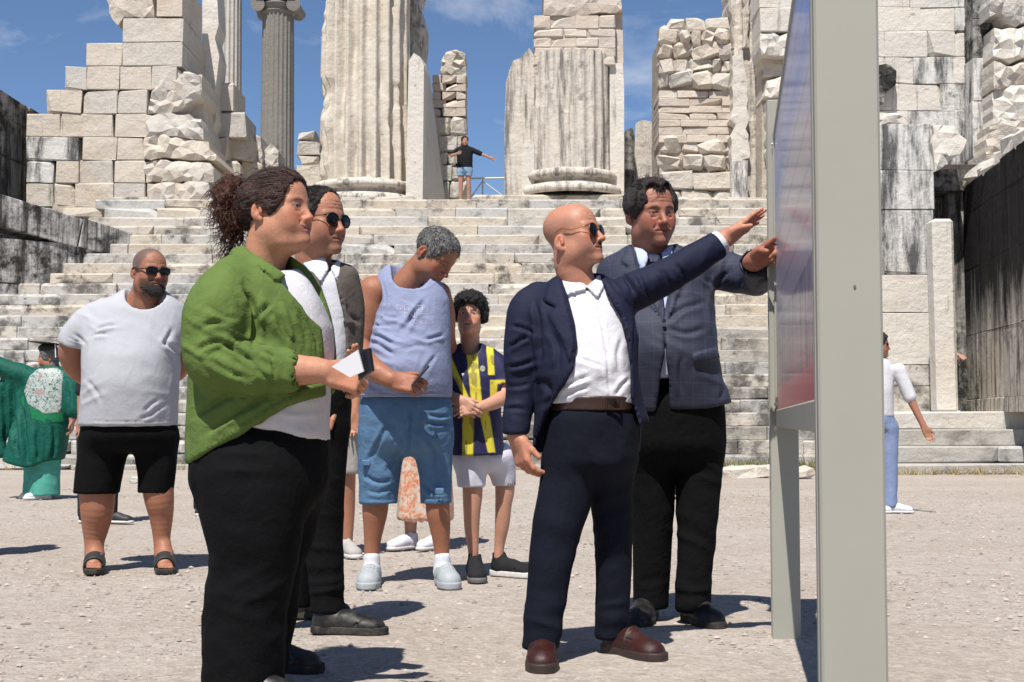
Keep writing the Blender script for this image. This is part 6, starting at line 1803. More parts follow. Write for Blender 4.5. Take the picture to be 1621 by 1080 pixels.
        f.keep(p_half(at(0.40, 0, 0), -fd), 0.003); f.keep(p_half(at(0.72, 0, 0), fd), 0.003); f.keep(p_half(at(0, 0, 0.01), -u), 0.003)
        V, Fc = surface(f, 0.0045); mesh_obj('strap', V, Fc, M['strap_black'], sdl, smooth=True)
        mb = MB(); R = np.stack([sd, fd, u], 1)
        mb.tube([at(0.50 + 0.04 * t, -0.035 + 0.07 * t, 0.042 + 0.061 * math.sqrt(max(0.0, 1 - ((-0.035 + 0.07 * t) / 0.059) ** 2)) - 0.03 * t) for t in np.linspace(0, 1, 9)], 0.004, 6)
        mb.build('trim', M['trim_white'], sdl, smooth=True)
    return s

def both_n(*prs):
    def fn(Q):
        d = prs[0][0](Q)
        for q in prs[1:]: d = np.maximum(d, q[0](Q))
        return d
    return fn, None, None

def p_both_half(p):
    """space above the line of a beard: cheeks stay bare, the line climbs towards the ears"""
    p = np.array(p)
    def fn(Q):
        lim = -0.040 + 0.55 * np.clip(0.055 - Q[:, 1], 0, 0.06)
        return lim - Q[:, 2]
    return fn, None, None

# ================================================================== man in the sleeveless top
def man_tank():
    s = Person(640, 925, 'person', 'grey-haired man in lilac sleeveless top and denim shorts looking down')
    skin = (0.32, 0.138, 0.078)
    ho = dict(skin=skin, age=1.0, jaw=1.03, stubble=0.35, beard=(0.14, 0.11, 0.10), crop=0.8, crop_col=(0.13, 0.125, 0.12), brow=0.85, brow_col=(0.06, 0.05, 0.045), eye_open=0.45, nose=1.1)
    s.head(688, 405, -0.02, 1.12, 58, -40, 6, neck=(638, 455, 0.03), neck_r=0.072, o=ho, h=0.0036)
    # near arm across the belly
    f = Field()
    f.add(s.chain([(590, 462, 0.0, 24), (583, 490, 0.0, 26), (578, 520, 0.0, 23), (570, 548, -0.02, 19), (574, 566, -0.12, 19), (594, 586, -0.24, 17.5), (620, 601, -0.30, 13)]))
    f.add(p_ell(s.p(596, 462, 0.0), (0.075, 0.075, 0.07)), 0.03)
    w = s.p(622, 602, -0.305)
    add_hand(f, w, unit(s.p(655, 609, -0.325) - w), np.array([0.25, 0.75, -0.35]), np.array([0.2, 0.2, 1]), 1.08, curls=((28, 30, 18), (32, 35, 20), (36, 38, 22), (40, 40, 25)), th=(30, 12, 0.15), fat=1.1)
    s.flesh(f, skin, 0.0052, red=[(s.p(640, 607, -0.31), 0.05)])
    # far arm behind the boy
    f = Field()
    f.add(s.chain([(694, 466, 0.05, 20), (702, 500, 0.10, 19), (705, 535, 0.18, 16), (716, 562, 0.32, 14), (745, 575, 0.50, 12)]))
    a = s.p(745, 575, 0.50); add_hand(f, a, (1, 0, 0), (0, -1, 0), (0, 0, 1), 1.0, curls=((10, 15, 10),) * 4)
    s.flesh(f, skin, 0.008)
    for keys in ([(596, 768, 0, 20), (594, 805, 0, 20.5), (592, 830, 0.01, 17), (589, 865, 0.02, 12.5), (588, 905, 0.02, 11)], [(692, 768, 0, 18), (693, 805, 0, 19), (696, 830, 0.01, 17), (699, 865, 0.02, 12.5), (700, 900, 0.02, 11)]):
        f = Field(); f.add(s.chain(keys)); s.flesh(f, skin, 0.007)
    o = s.make()
    V, Fc = hair_shell(ho, 0.0065, [(p_ell((0, 0.108, -0.010), (0.088, 0.078, 0.100)), 0.012), (p_half((0, 0.0, -0.035), (0, -0.8, 1)), 0.012), (p_ell((0.08, -0.014, -0.012), (0.03, 0.023, 0.036)), 0.008), (p_ell((-0.08, -0.014, -0.012), (0.03, 0.023, 0.036)), 0.008)], n_amp=0.003, n_scale=110, stretch=(1, 2, 1))
    hair = s.hpart('hair', V, Fc, M['hair_grey'])
    tc = [(p_ell((0, 0.108, -0.010), (0.088, 0.078, 0.100)), 0.012), (p_half((0, 0.0, -0.035), (0, -0.8, 1)), 0.012), (p_ell((0.08, -0.014, -0.012), (0.03, 0.023, 0.036)), 0.008), (p_ell((-0.08, -0.014, -0.012), (0.03, 0.023, 0.036)), 0.008)]
    hair_on(s, hair, 0.0065, tc, (), lambda p: np.array([0, 0.3, -0.5]) + p * 4, 700, 0.020, M['hair_dark'], 0.0010, 0.25, 7, 0.4, 0.006)
    hair_on(s, hair, 0.0065, tc, (), lambda p: np.array([0, 0.3, -0.5]) + p * 4, 700, 0.020, M['hair_silver'], 0.0010, 0.25, 8, 0.4, 0.006)
    top = [(420, 612, 662, 0.02, 0.07, 0.08), (432, 600, 682, 0.02, 0.10, 0.10), (448, 594, 700, 0.01, 0.125, 0.12), (475, 598, 711, 0.0, 0.15, 0.13), (510, 594, 713, 0.0, 0.18, 0.14), (545, 585, 713, -0.01, 0.21, 0.14), (580, 576, 715, -0.02, 0.235, 0.15), (610, 569, 716, -0.02, 0.23, 0.16), (634, 565, 715, -0.01, 0.21, 0.16)]
    f = Field(); f.add(s.loft(top))
    f.cut(p_cone(s.p(645, 405, 0.0), s.p(650, 440, -0.06), 28 * s.m, 30 * s.m), 0.006)
    f.cut(p_ell(s.p(584, 470, 0.0), (0.085, 0.22, 0.095)), 0.006)
    cut_below(f, s.p(640, 629)[2], 0.005)
    fl = [(s.p(625, 530, -0.17), 0.13, (0.6, 0, 1), 0.05, 0.008), (s.p(655, 485, -0.15), 0.10, (1, 0, 0.8), 0.06, 0.006), (s.p(600, 560, -0.15), 0.12, (0.35, 0, 1), 0.045, 0.008), (s.p(695, 545, -0.14), 0.07, (0.3, 0, 1), 0.05, 0.008)]
    s.top_field = f; s.top_obj = cloth('sleeveless_top', o, f, M['lilac_top'], 0.007, 0.003, 7, 41, folds=fl, creases=[([(674, 474), (654, 500), (633, 527)], 3, 0.010), ([(658, 487), (650, 508), (641, 527)], 2.5, 0.009), ([(588, 514), (604, 516), (620, 517)], 2.5, 0.008), ([(585, 529), (604, 536), (624, 547)], 3, 0.010), ([(584, 540), (604, 550), (624, 563)], 3, 0.010),
        ([(672, 538), (686, 535), (703, 529)], 2.5, 0.010), ([(690, 560), (680, 575), (672, 590)], 3, 0.006), ([(604, 500), (618, 504), (630, 502)], 2.5, 0.007), ([(640, 552), (660, 548), (676, 552)], 3, 0.004), ([(575, 600), (590, 612), (610, 622)], 3, 0.006), ([(567, 622), (640, 623), (714, 622)], 1.3, 0.004), ([(604, 440), (611, 470), (606, 500), (592, 522)], 1.4, 0.004), ([(618, 436), (646, 456), (676, 452), (690, 440)], 1.4, 0.004)])
    # faded print across the chest
    # denim shorts
    f = Field()
    f.add(s.loft([(615, 570, 714, -0.01, 0.185, 0.15), (660, 568, 716, -0.01, 0.18, 0.15), (722, 570, 714, 0.0, 0.155, 0.14)], cap=0.11))
    f.add(s.chain([(606, 690, 0, 38), (601, 740, 0, 33), (599, 800, 0, 29)]), 0.03)
    f.add(s.chain([(683, 690, 0, 34), (688, 740, 0, 27), (690, 800, 0, 23)]), 0.03)
    cut_below(f, s.p(640, 797)[2])
    f.cut(p_cone(s.p(599, 785), s.p(599, 810), 25 * s.m, 26 * s.m), 0.003); f.cut(p_cone(s.p(690, 785), s.p(690, 810), 20.5 * s.m, 20.5 * s.m), 0.003)
    fl = [(s.p(690, 660, -.2), 0.12, (0.1, 0, 1), 0.045, 0.006), (s.p(602, 770, -.1), 0.12, (0.6, 0, 1), 0.06, 0.006), (s.p(645, 700, -.15), 0.12, (1, 0, 0.5), 0.06, 0.006)]
    sh = cloth('denim_shorts', o, f, M['denim'], 0.0072, 0.004, 8, 43, folds=fl, creases=[([(650, 640), (650, 680), (647, 718)], 2.5, 0.008), ([(618, 664), (600, 700), (582, 735)], 3, 0.008), ([(676, 656), (694, 660), (713, 659)], 2.5, 0.009), ([(674, 668), (692, 672), (712, 670)], 2.5, 0.008), ([(672, 690), (686, 712), (690, 740)], 3, 0.008), ([(576, 752), (596, 762), (622, 760)], 3, 0.008), ([(580, 776), (600, 780), (620, 772)], 2.5, 0.006), ([(640, 700), (626, 720), (612, 746)], 3, 0.008), ([(668, 760), (680, 776), (700, 782)], 3, 0.007), ([(572, 790), (600, 792), (628, 790)], 1.6, 0.003), ([(668, 788), (690, 790), (712, 788)], 1.6, 0.003)])
    for (x, y) in ((580, 733), (696, 778)):
        c = s.p(x, y, -0.115 if x > 600 else -0.10); mb = MB(); mb.bbox(c + np.array([-0.022, -0.012, -0.016]), c + np.array([0.022, 0.012, 0.016]), 0.006)
        mb.build('pocket_tab', M['denim'], sh)
    # ankle socks and clogs
    for (hx, hy, tx, ty, ax) in ((590, 903, 573, 943, 588), (702, 900, 718, 936, 700)):
        hp = np.array([s.p(ax, 900)[0], s.D + 0.05, 0]); tp = G(tx, ty); d = unit((tp - hp) * np.array([1, 1, 0]))
        f = Field(); f.add(p_cone(hp + np.array([0, -0.035, 0.06]), hp + np.array([0, -0.035, 0.128]), 0.043, 0.040)); f.add(p_cone(hp + d * 0.04 + UP * 0.05, hp + d * 0.12 + UP * 0.05, 0.04, 0.038), 0.03)
        cloth('sock', o, f, M['white_cotton'], 0.005, 0.001, 20, 2)
        def holes(fl, at, R, w, L):
            for a in (0.50, 0.60, 0.70, 0.79):
                for b in (-0.026, -0.009, 0.009, 0.026):
                    if a > 0.75 and abs(b) > 0.02: continue
                    z = 0.026 + 0.058 * max(0, 1 - ((a - 0.45) / 0.55) ** 2) - 6 * b * b
                    fl.cut(p_ell(at(a, b, z), (0.0055, 0.0055, 0.03), R), 0.002)
            fl.cut(p_ell(at(0.10, 0, 0.12), (0.05, 0.09, 0.055), R), 0.01)
        make_shoe(o, hp, hp + d * 0.285, M['clog_grey'], M['clog_grey'], 0.115, 0.10, 0.034, 'clog', 0.068, extra=holes)
    return s

# ================================================================== boy in the striped football shirt
def boy():
    s = Person(768, 915, 'person', 'boy with curly black hair in navy and yellow striped football shirt and white shorts')
    skin = (0.50, 0.27, 0.185)
    ho = dict(skin=skin, age=0.0, jaw=0.92, soft=1.0, nose=0.85, brow=0.75, eye_open=0.85, lipw=0.6)
    s.head(744, 501, -0.01, 0.90, -4, 6, 2, neck=(745, 562, 0.02), neck_r=0.05, o=ho, h=0.0034)
    f = Field()
    f.add(s.chain([(790, 590, 0.0, 13), (797, 612, -0.02, 12.5), (794, 630, -0.06, 12), (776, 640, -0.13, 10.5), (760, 644, -0.17, 8)]))
    w = s.p(758, 645, -0.175); add_hand(f, w, unit(s.p(728, 650, -0.19) - w), (0, 0.9, -0.3), (-0.2, 0, 1), 0.86, curls=((20, 30, 20),) * 4, th=(25, 15, 0.1))
    s.flesh(f, skin, 0.0042)
    f = Field()
    f.add(s.chain([(708, 590, 0.0, 12), (706, 618, -0.04, 11.5), (714, 630, -0.12, 10.5), (726, 634, -0.16, 8.5)]))
    w = s.p(727, 634, -0.165); add_hand(f, w, unit(s.p(752, 652, -0.20) - w), (0, 0.9, 0.1), (0.4, -0.2, 1), 0.86, curls=((20, 30, 20),) * 4, th=(25, 15, 0.1))
    s.flesh(f, skin, 0.0042)
    for keys in ([(748, 760, 0, 16.5), (748, 785, 0, 15.5), (747, 810, 0, 13.5), (747, 840, 0.01, 11.5), (749, 870, 0.01, 8.5), (750, 890, 0.01, 7.5)], [(800, 750, 0.08, 16.5), (799, 780, 0.08, 15), (797, 800, 0.08, 13), (795, 830, 0.09, 11.5), (791, 860, 0.10, 8.5), (789, 882, 0.10, 7.5)]):
        f = Field(); f.add(s.chain(keys)); s.flesh(f, skin, 0.006)
    o = s.make()
    # curly hair
    f = Field()
    f.add(p_ell((0, -0.012, 0.064), (0.096, 0.106, 0.082)))
    f.add(p_ell((0, 0.045, 0.085), (0.082, 0.068, 0.055)), 0.03)
    for q in (-1, 1): f.add(p_ell((q * 0.078, -0.005, 0.02), (0.028, 0.05, 0.055)), 0.03)
    f.cut(p_ell((0, 0.118, -0.020), (0.080, 0.085, 0.082)), 0.014)
    f.cut(p_half((0, 0.0, -0.035), (0, -0.5, 1)), 0.012)
    V, Fc = surface(f, 0.0042); nr = normals(V, Fc)
    V = V + nr * (0.010 * vnoise(V * 62, 4) + 0.005 * vnoise(V * 130, 7))[:, None]
    hair = s.hpart('hair', V, Fc, M['hair_black'])
    def root(rg):
        d = unit(rg.normal(size=3) + np.array([0, 0.1, 0.7])); p = np.array([0, 0.0, 0.062]) + d * np.array([0.092, 0.102, 0.082])
        if p[1] > 0.06 and p[2] < 0.052: p = p + np.array([0, -0.05, 0.06])
        return p, d + rg.normal(size=3) * 0.5
    V, Fc = strands(np.random.default_rng(4), 380, root, 0.028, 0.0017, 0.008, 1.2, 0.4)
    c = s.hpart('curls', V, Fc, M['hair_black']); c.parent = hair
    # shirt
    body = [(543, 727, 762, 0.01, 0.05, 0.06), (553, 715, 778, 0.01, 0.075, 0.08), (566, 706, 792, 0.01, 0.09, 0.09), (600, 706, 796, 0.0, 0.11, 0.10), (650, 708, 794, 0.0, 0.115, 0.105), (690, 709, 796, 0.0, 0.12, 0.11), (725, 708, 798, 0.0, 0.125, 0.115)]
    f = Field(); f.add(s.loft(body))
    f.add(s.chain([(776, 566, 0.0, 15), (789, 580, -0.01, 17), (796, 600, -0.02, 17.5), (797, 612, -0.03, 17.5)]), 0.02)
    f.add(s.chain([(716, 566, 0.0, 15), (709, 585, -0.01, 16), (706, 606, -0.03, 16)]), 0.02)
    f.cut(p_cone(s.p(745, 530, 0.0), s.p(745, 552, -0.03), 17 * s.m, 17 * s.m), 0.004)
    f.cut(both_n(p_half(s.p(797, 607), (0, 0, 1)), p_half(s.p(793, 600), (-1, 0, 0)), p_half(s.p(797, 660), (0, 0, -1))), 0.003)
    cut_below(f, s.p(760, 720)[2])
    fl = [(s.p(740, 640, -.12), 0.1, (0.4, 0, 1), 0.05, 0.004), (s.p(720, 600, -.1), 0.08, (1, 0, 0.6), 0.05, 0.005), (s.p(770, 690, -.12), 0.1, (1, 0, 0.2), 0.05, 0.004)]
    YEL, NAV = np.array([0.62, 0.53, 0.045]), np.array([0.017, 0.015, 0.060])
    def cols(V):
        p = proj(V); C = np.tile(NAV, (len(V), 1)); x, y = p.T
        t = np.clip((y - 560) / 160, 0, 1)
        st = [(703 + 0 * t, 716 + 0 * t, 570, 722), (722 + 0 * t, 0 * t + 722, 0, 1), (738 + 12 * t - 0 * t, 755 + 14 * t, 552, 722), (770 + 0 * t, 782 + 2 * t, 553, 596), (777 + 4 * t, 790 + 2 * t, 600, 722)]
        # bands lean with the cloth, as in the photo
        def band(x0, x1): return sstep(-0.7, 0.7, x - x0) * sstep(-0.7, 0.7, x1 - x)
        w = band(703 + 34 * np.clip((y - 566) / 70, 0, 1), 715 + 30 * np.clip((y - 566) / 70, 0, 1)) * (y > 562) * (y < 645)
        w = np.maximum(w, band(738 + 8 * np.clip((y - 555) / 80, 0, 1), 755 + 8 * np.clip((y - 555) / 80, 0, 1)) * (y > 553) * (y < 650))
        w = np.maximum(w, band(770 + 3 * np.clip((y - 553) / 40, 0, 1), 781 + 2 * np.clip((y - 553) / 40, 0, 1)) * (y < 594))
        w = np.maximum(w, band(776 + 0 * y, 787 + 0 * y) * (y > 602) * (y < 640) * (x < 790))
        w = np.maximum(w, band(732 + 0 * y, 750 - 1 * np.clip((y - 650) / 70, 0, 1)) * (y >= 648))
        w = np.maximum(w, band(757 + 16 * np.clip((y - 645) / 75, 0, 1), 773 + 12 * np.clip((y - 645) / 75, 0, 1)) * (y >= 640) * (y < 716))
        w = np.maximum(w, (sstep(609, 606, y) * sstep(600, 603, y) * (x > 784)) * 0.9)
        w = w * (V[:, 1] < s.D + 0.06)
        # vertical bands continue round the back
        bk = V[:, 1] >= s.D + 0.06
        w = np.where(bk, (np.floor((x - 700) / 17).astype(int) % 2), w)
        w = w * (1 - 0.5 * (vnoise(V * np.array([60, 60, 25]), 2) > 0.35))     # worn print breaks the bands
        C = C * (1 - w[:, None]) + YEL * w[:, None]
        return C
    jersey = cloth('football_shirt', o, f, M['jersey'], 0.005, 0.0025, 10, 51, folds=fl, cols=cols)
    # neck trim
    # small maker's mark on the chest and round crest on the other side
    bl = s.loft(body, off=0.004)
    for nm, polys, mt in (('chest_mark', [[(730, 591), (735.5, 591), (735.5, 593.5), (734, 593.5), (734, 596), (737.5, 598), (737.5, 599.5), (730, 599.5), (730, 597), (732, 596.5), (732, 594), (730, 593.5)]], M['trim_white']),
                          ('crest', [[(764 + 4.6 * math.cos(a), 584 + 5.4 * math.sin(a)) for a in np.linspace(0, 6.28, 13)[:-1]]], M['crest'])):
        for pg in polys:
            f = Field(); f.add(p_both(bl, s.poly(pg, ymax=0.0)), 0.001)
            V, Fc = surface(f, 0.003, lo=np.array([s.p(725, 600)[0], s.D - 0.3, s.p(725, 604)[2]]), hi=np.array([s.p(774, 600)[0], s.D, s.p(725, 575)[2]]))
            if len(V): mesh_obj(nm, V, Fc, mt, jersey, smooth=True)
    f = Field()
    f.add(s.loft([(705, 714, 802, 0.03, 0.105, 0.11), (748, 718, 806, 0.03, 0.10, 0.11)], cap=0.08))
    f.add(s.chain([(744, 730, 0, 24), (747, 776, 0, 21)]), 0.03); f.add(s.chain([(792, 725, 0.06, 24), (799, 768, 0.08, 18)]), 0.03)
    cut_below(f, s.p(760, 771)[2])
    f.cut(p_cone(s.p(747, 765), s.p(747, 785), 18.5 * s.m, 19 * s.m), 0.003); f.cut(p_cone(s.p(799, 762, 0.08), s.p(799, 785, 0.08), 17 * s.m, 17 * s.m), 0.003)
    cloth('shorts', o, f, M['white_short'], 0.006, 0.003, 8, 53, folds=[(s.p(770, 750, -.1), 0.1, (1, 0, 0.2), 0.05, 0.005)])
    hp = np.array([s.p(750, 880)[0], s.D + 0.03, 0]); make_shoe(o, hp, hp + np.array([0.03, -0.27, 0]), M['mesh_black'], M['sole_grey'], 0.10, 0.115, 0.026, 'trainer')
    hp = np.array([s.p(788, 880, 0.1)[0] - 0.03, s.D + 0.14, 0]); make_shoe(o, hp, hp + np.array([0.215, -0.15, 0]), M['mesh_black'], M['sole_white'], 0.10, 0.115, 0.03, 'trainer')
    return s
def print_on(parent, name, lines, mat, lift=0.0015):
    """flat lettering laid on finished cloth: (text, px left, px baseline, px height, px width, slope)"""
    from mathutils.bvhtree import BVHTree
    off = origin_of(parent); me0 = parent.data
    bvh = BVHTree.FromPolygons([tuple(np.array(v.co) + off) for v in me0.vertices], [tuple(p.vertices) for p in me0.polygons])
    Vs, Fs, n = [], [], 0; C0 = np.array([0, 0, HC])
    for text, x0, yb, hgt, wid, slope in lines:
        cu = bpy.data.curves.new('lettering', 'FONT'); cu.body = text; cu.resolution_u = 3
        ob = bpy.data.objects.new('lettering', cu); COL.objects.link(ob)
        me = ob.to_mesh(); co = np.array([v.co[:] for v in me.vertices]); fc = [tuple(p.vertices) for p in me.polygons]
        ob.to_mesh_clear(); bpy.data.objects.remove(ob); bpy.data.curves.remove(cu)
        w0 = co[:, 0].max() - co[:, 0].min(); h0 = co[:, 1].max()
        px = x0 + (co[:, 0] - co[:, 0].min()) / w0 * wid; py = yb - co[:, 1] / h0 * hgt + slope * (px - x0)
        for a, b in zip(px, py):
            d = unit(P(a, b, 5.0) - C0); hit = bvh.ray_cast(Vector(C0), Vector(d), 20.0)
            q = np.array(hit[0]) if hit[0] is not None else P(a, b, 6.6); Vs.append(q - d * lift)
        Fs += [tuple(i + n for i in f) for f in fc]; n += len(co)
    return mesh_obj(name, np.array(Vs), Fs, mat, parent)

# ================================================================== bald man, arm raised to the board
def man_bald():
    s = Person(905, 1045, 'person', 'bald man in navy suit and white shirt reaching one open hand towards the board')
    skin = (0.47, 0.225, 0.145)
    ho = dict(skin=skin, age=0.9, ear_dz=-0.020, jaw=1.04, fat=0.002, nose=1.12, eyes=False, moustache=0.95, mo_col=(0.07, 0.05, 0.042), stubble=0.22, beard=(0.26, 0.20, 0.17), crop=0.30, crop_top=False, crop_col=(0.22, 0.16, 0.13), brow=0.5)
    s.head(908, 375, -0.01, 0.965, 61, 9, 0, neck=(920, 462, 0.01), neck_r=0.062, o=ho, h=0.003)
    # hanging hand
    f = Field(); f.add(s.chain([(858, 475, 0.03, 12), (836, 500, 0.02, 15), (829, 560, 0.0, 16), (824, 620, 0.0, 15), (818, 660, -0.02, 15), (818, 690, -0.03, 15.5)]))
    w = s.p(818, 692, -0.03)
    add_hand(f, w, unit(s.p(832, 745, -0.05) - w), np.array([0.75, 0.45, 0.1]), np.array([0.6, -0.7, 0]), 0.96, curls=((22, 28, 18), (26, 30, 20), (30, 32, 20), (34, 34, 22)), th=(26, 10, 0.35), fat=1.12)
    s.flesh(f, skin, 0.0040, red=[(s.p(830, 735, -0.05), 0.04)])
    # raised open hand
    f = Field(); f.add(s.chain([(980, 476, 0.04, 14), (1030, 452, 0.055, 16), (1080, 423, 0.06, 16), (1115, 402, 0.06, 16), (1150, 377, 0.07, 15)]))
    w = s.p(1150, 376, 0.07)
    add_hand(f, w, unit(s.p(1208, 340, 0.07) - w), np.array([0.25, -0.45, -0.85]), np.array([0.5, -0.85, 0.3]), 0.90, curls=((-4, 6, 4), (-6, 5, 4), (-8, 6, 4), (-10, 8, 6)), th=(24, 14, 0.5), spread=0.10, fat=1.05)
    s.flesh(f, skin, 0.0038, red=[(s.p(1195, 350, 0.07), 0.05)])
    o = s.make()
    f = Field()
    for q in (-1, 1): f.add(p_cone((q * 0.003, 0.0965, -0.0455), (q * 0.026, 0.083, -0.052), 0.0062, 0.004), 0.004)
    V, Fc = surface(f, 0.0028); nr = normals(V, Fc); s.hpart('moustache', V + nr * (0.0012 * vnoise(V * 300, 2))[:, None], Fc, M['moustache'])
    sunglasses(o, s.hc, s.hs, s.R, 0.0285, 0.0255, y=0.098, z=0.0, frame='frame_gold', rim=0.0013)
    # shirt
    body = [(432, 897, 948, 0.03, 0.06, 0.07), (448, 866, 974, 0.03, 0.09, 0.10), (466, 838, 998, 0.03, 0.115, 0.12), (500, 828, 1006, 0.02, 0.135, 0.13), (545, 842, 1009, 0.0, 0.15, 0.13), (590, 850, 1010, -0.01, 0.165, 0.13), (640, 850, 1018, 0.0, 0.16, 0.13), (680, 846, 1032, 0.0, 0.17, 0.14), (722, 842, 1036, 0.0, 0.17, 0.145)]
    sb = s.loft(body, off=-0.022)
    f = Field(); f.add(sb)
    cut_below(f, s.p(900, 640)[2])
    f.cut(p_cone(s.p(922, 405, 0.0), s.p(926, 440, -0.03), 25 * s.m, 25 * s.m), 0.006)
    sh = s.loft(body, off=-0.008)
    f.add(p_both(sh, s.poly([(882, 428), (889, 421), (905, 434), (929, 453), (927, 459), (896, 468), (888, 450)], ymax=0.04)), 0.002)
    f.add(p_both(sh, s.poly([(929, 454), (943, 441), (950, 427), (956, 434), (955, 456), (946, 471), (934, 460)], ymax=0.04)), 0.002)
    shf = f
    fl = [(s.p(900, 600, -.15), 0.12, (0.5, 0, 1), 0.045, 0.006), (s.p(985, 590, -.15), 0.10, (-0.5, 0, 1), 0.045, 0.005)]
    shirt = cloth('shirt', o, f, M['white_cotton'], 0.0055, 0.0015, 6, 61, folds=fl, creases=[([(934, 462), (946, 488), (957, 540), (964, 600), (966, 628)], 2.2, 0.0035), ([(884, 612), (908, 604), (936, 594)], 3.5, 0.007), ([(890, 628), (912, 618), (932, 612)], 3, 0.006), ([(914, 566), (934, 572), (956, 582)], 3, 0.004), ([(998, 600), (984, 612), (974, 626)], 3, 0.006), ([(908, 470), (912, 500), (922, 540)], 4, 0.004), ([(985, 530), (978, 560), (982, 590)], 4, 0.004)])
    for (bx, by) in ((946, 488), (953, 522), (959, 556), (963, 590), (966, 622)):
        mb = MB(); y = s.D - 0.3
        for _ in range(30):
            q = P(bx, by, y); y += 0.7 * max(0.0005, sb[0](q[None])[0] - 0.002)
        q = P(bx, by, y); mb.tube([q, q + np.array([0, -0.004, 0])], 0.0055, 10); mb.build('button', M['button_white'], shirt)
    mb = MB(); c = s.p(1135, 387, 0.07); d = unit(s.p(1150, 376, 0.07) - s.p(1120, 398, 0.06))
    f = Field(); f.add(p_cone(c - d * 0.03, c + d * 0.028, 0.044, 0.042)); f.cut(p_cone(c + d * 0.0, c + d * 0.06, 0.036, 0.036), 0.003); f.keep(p_half(c + d * 0.024, d), 0.003)
    V, Fc = surface(f, 0.0045); cf = mesh_obj('cuff', V, Fc, M['white_cotton'], shirt, smooth=True)
    # jacket
    f = Field(); f.add(s.loft(body))
    f.add(s.chain([(852, 468, 0.03, 22), (835, 490, 0.02, 29), (829, 530, 0.01, 29), (826, 575, 0.0, 27), (824, 620, 0.0, 24), (818, 660, -0.02, 21), (816, 684, -0.03, 20)]), 0.03)
    f.add(s.chain([(978, 474, 0.04, 30), (1012, 459, 0.05, 31), (1050, 440, 0.06, 27), (1088, 418, 0.06, 25), (1120, 398, 0.06, 23), (1138, 386, 0.07, 22)]), 0.025)
    d2 = unit(s.p(1150, 376, 0.07) - s.p(1100, 411, 0.06)); f.cut(both_n(p_half(s.p(1137, 387, 0.07), -d2), p_half(s.p(1060, 387), (-1, 0, 0)), p_half((0, 0, 0.6), (0, 0, -1))), 0.003)
    f.cut(both_n(p_half(s.p(816, 687), (0, 0, 1)), p_half(s.p(838, 690), (1, 0, 0)), p_half(s.p(816, 760), (0, 0, -1))), 0.003)
    opening = [(884, 425), (898, 470), (910, 515), (914, 550), (907, 585), (886, 618), (866, 652), (850, 690), (842, 730), (930, 760), (1020, 720), (1014, 676), (1006, 650), (999, 628), (998, 580), (993, 535), (984, 500), (964, 468), (949, 438), (938, 400), (895, 400)]
    f.cut(s.poly(opening, ymax=0.02), 0.004)
    f.cut(p_cone(s.p(920, 405, 0.0), s.p(923, 445, 0.0), 29 * s.m, 29 * s.m), 0.006)
    f.keep(s.poly([(700, 300), (1300, 300), (1300, 560), (1045, 560), (1036, 672), (1016, 664), (1012, 716), (836, 716), (838, 740), (780, 740), (780, 500)]), 0.005)
    th = s.loft(body, off=0.011)
    f.add(p_both(th, s.poly([(874, 432), (880, 426), (893, 470), (905, 515), (909, 548), (902, 574), (890, 535), (868, 500), (880, 488), (862, 476)], ymax=0.05)), 0.002)
    f.cut(s.poly([(861, 476), (881, 487), (881, 489.5), (861, 479)], ymax=-0.05), 0.001)
    fl = [(s.p(828, 560, -.1), 0.10, (0.35, 0, 1), 0.045, 0.007), (s.p(822, 630, -.1), 0.10, (-0.2, 0, 1), 0.04, 0.005), (s.p(1020, 470, -.05), 0.12, (1, 0, 0.8), 0.06, 0.008), (s.p(1090, 425, -.05), 0.10, (1, 0, -0.6), 0.055, 0.005), (s.p(862, 620, -.15), 0.12, (0.6, 0, 1), 0.06, 0.004)]
    cloth('jacket', o, f, M['navy_suit'], 0.0062, 0.003, 7, 63, it=3, folds=fl, creases=[([(848, 478), (853, 520), (855, 572)], 3.5, 0.013), ([(956, 430), (974, 456), (998, 486), (1004, 515), (1003, 560)], 2.2, 0.006), ([(808, 517), (828, 520), (850, 530)], 3, 0.008), ([(803, 550), (820, 540), (838, 532)], 3, 0.009), ([(802, 580), (822, 578), (846, 571)], 3, 0.008), ([(800, 612), (820, 612), (840, 606)], 3, 0.006), ([(800, 648), (816, 646), (834, 650)], 3, 0.005), ([(982, 430), (994, 446), (1005, 464)], 3.5, 0.011), ([(1009, 434), (1020, 455), (1030, 476)], 3.5, 0.010), ([(1044, 424), (1056, 440), (1064, 458)], 3, 0.007), ([(1068, 416), (1080, 430), (1090, 445)], 3, 0.006), ([(862, 600), (872, 630), (856, 680)], 4, 0.008), ([(870, 520), (884, 550), (884, 590)], 4, 0.006)])
    # belt and trousers
    f = Field(); f.add(s.loft([(612, 872, 1003, -0.01, 0.145, 0.115), (640, 872, 1004, 0.0, 0.145, 0.12), (670, 870, 1006, 0.0, 0.145, 0.125)], off=0.002))
    cut_above(f, s.p(900, 627, -.1)[2]); cut_below(f, s.p(900, 650, -.1)[2])
    belt = cloth('belt', o, f, M['belt_brown'], 0.0045, 0.0, 9, 0)
    c = s.p(971, 639, -0.145); mb = MB()
    for lo_, hi_ in (((-.024, -.006, -.02), (-.020, .006, .02)), ((.020, -.006, -.02), (.024, .006, .02)), ((-.024, -.006, .016), (.024, .006, .02)), ((-.024, -.006, -.02), (.024, .006, -.016))): mb.bbox(c + np.array(lo_), c + np.array(hi_), 0.0015)
    mb.build('buckle', M['buckle'], belt)
    f = Field()
    f.add(s.loft([(628, 872, 1003, -0.01, 0.138, 0.112), (680, 862, 1010, 0.0, 0.145, 0.13), (730, 860, 1010, 0.0, 0.14, 0.135), (765, 862, 1002, 0.0, 0.11, 0.11)], cap=0.10))
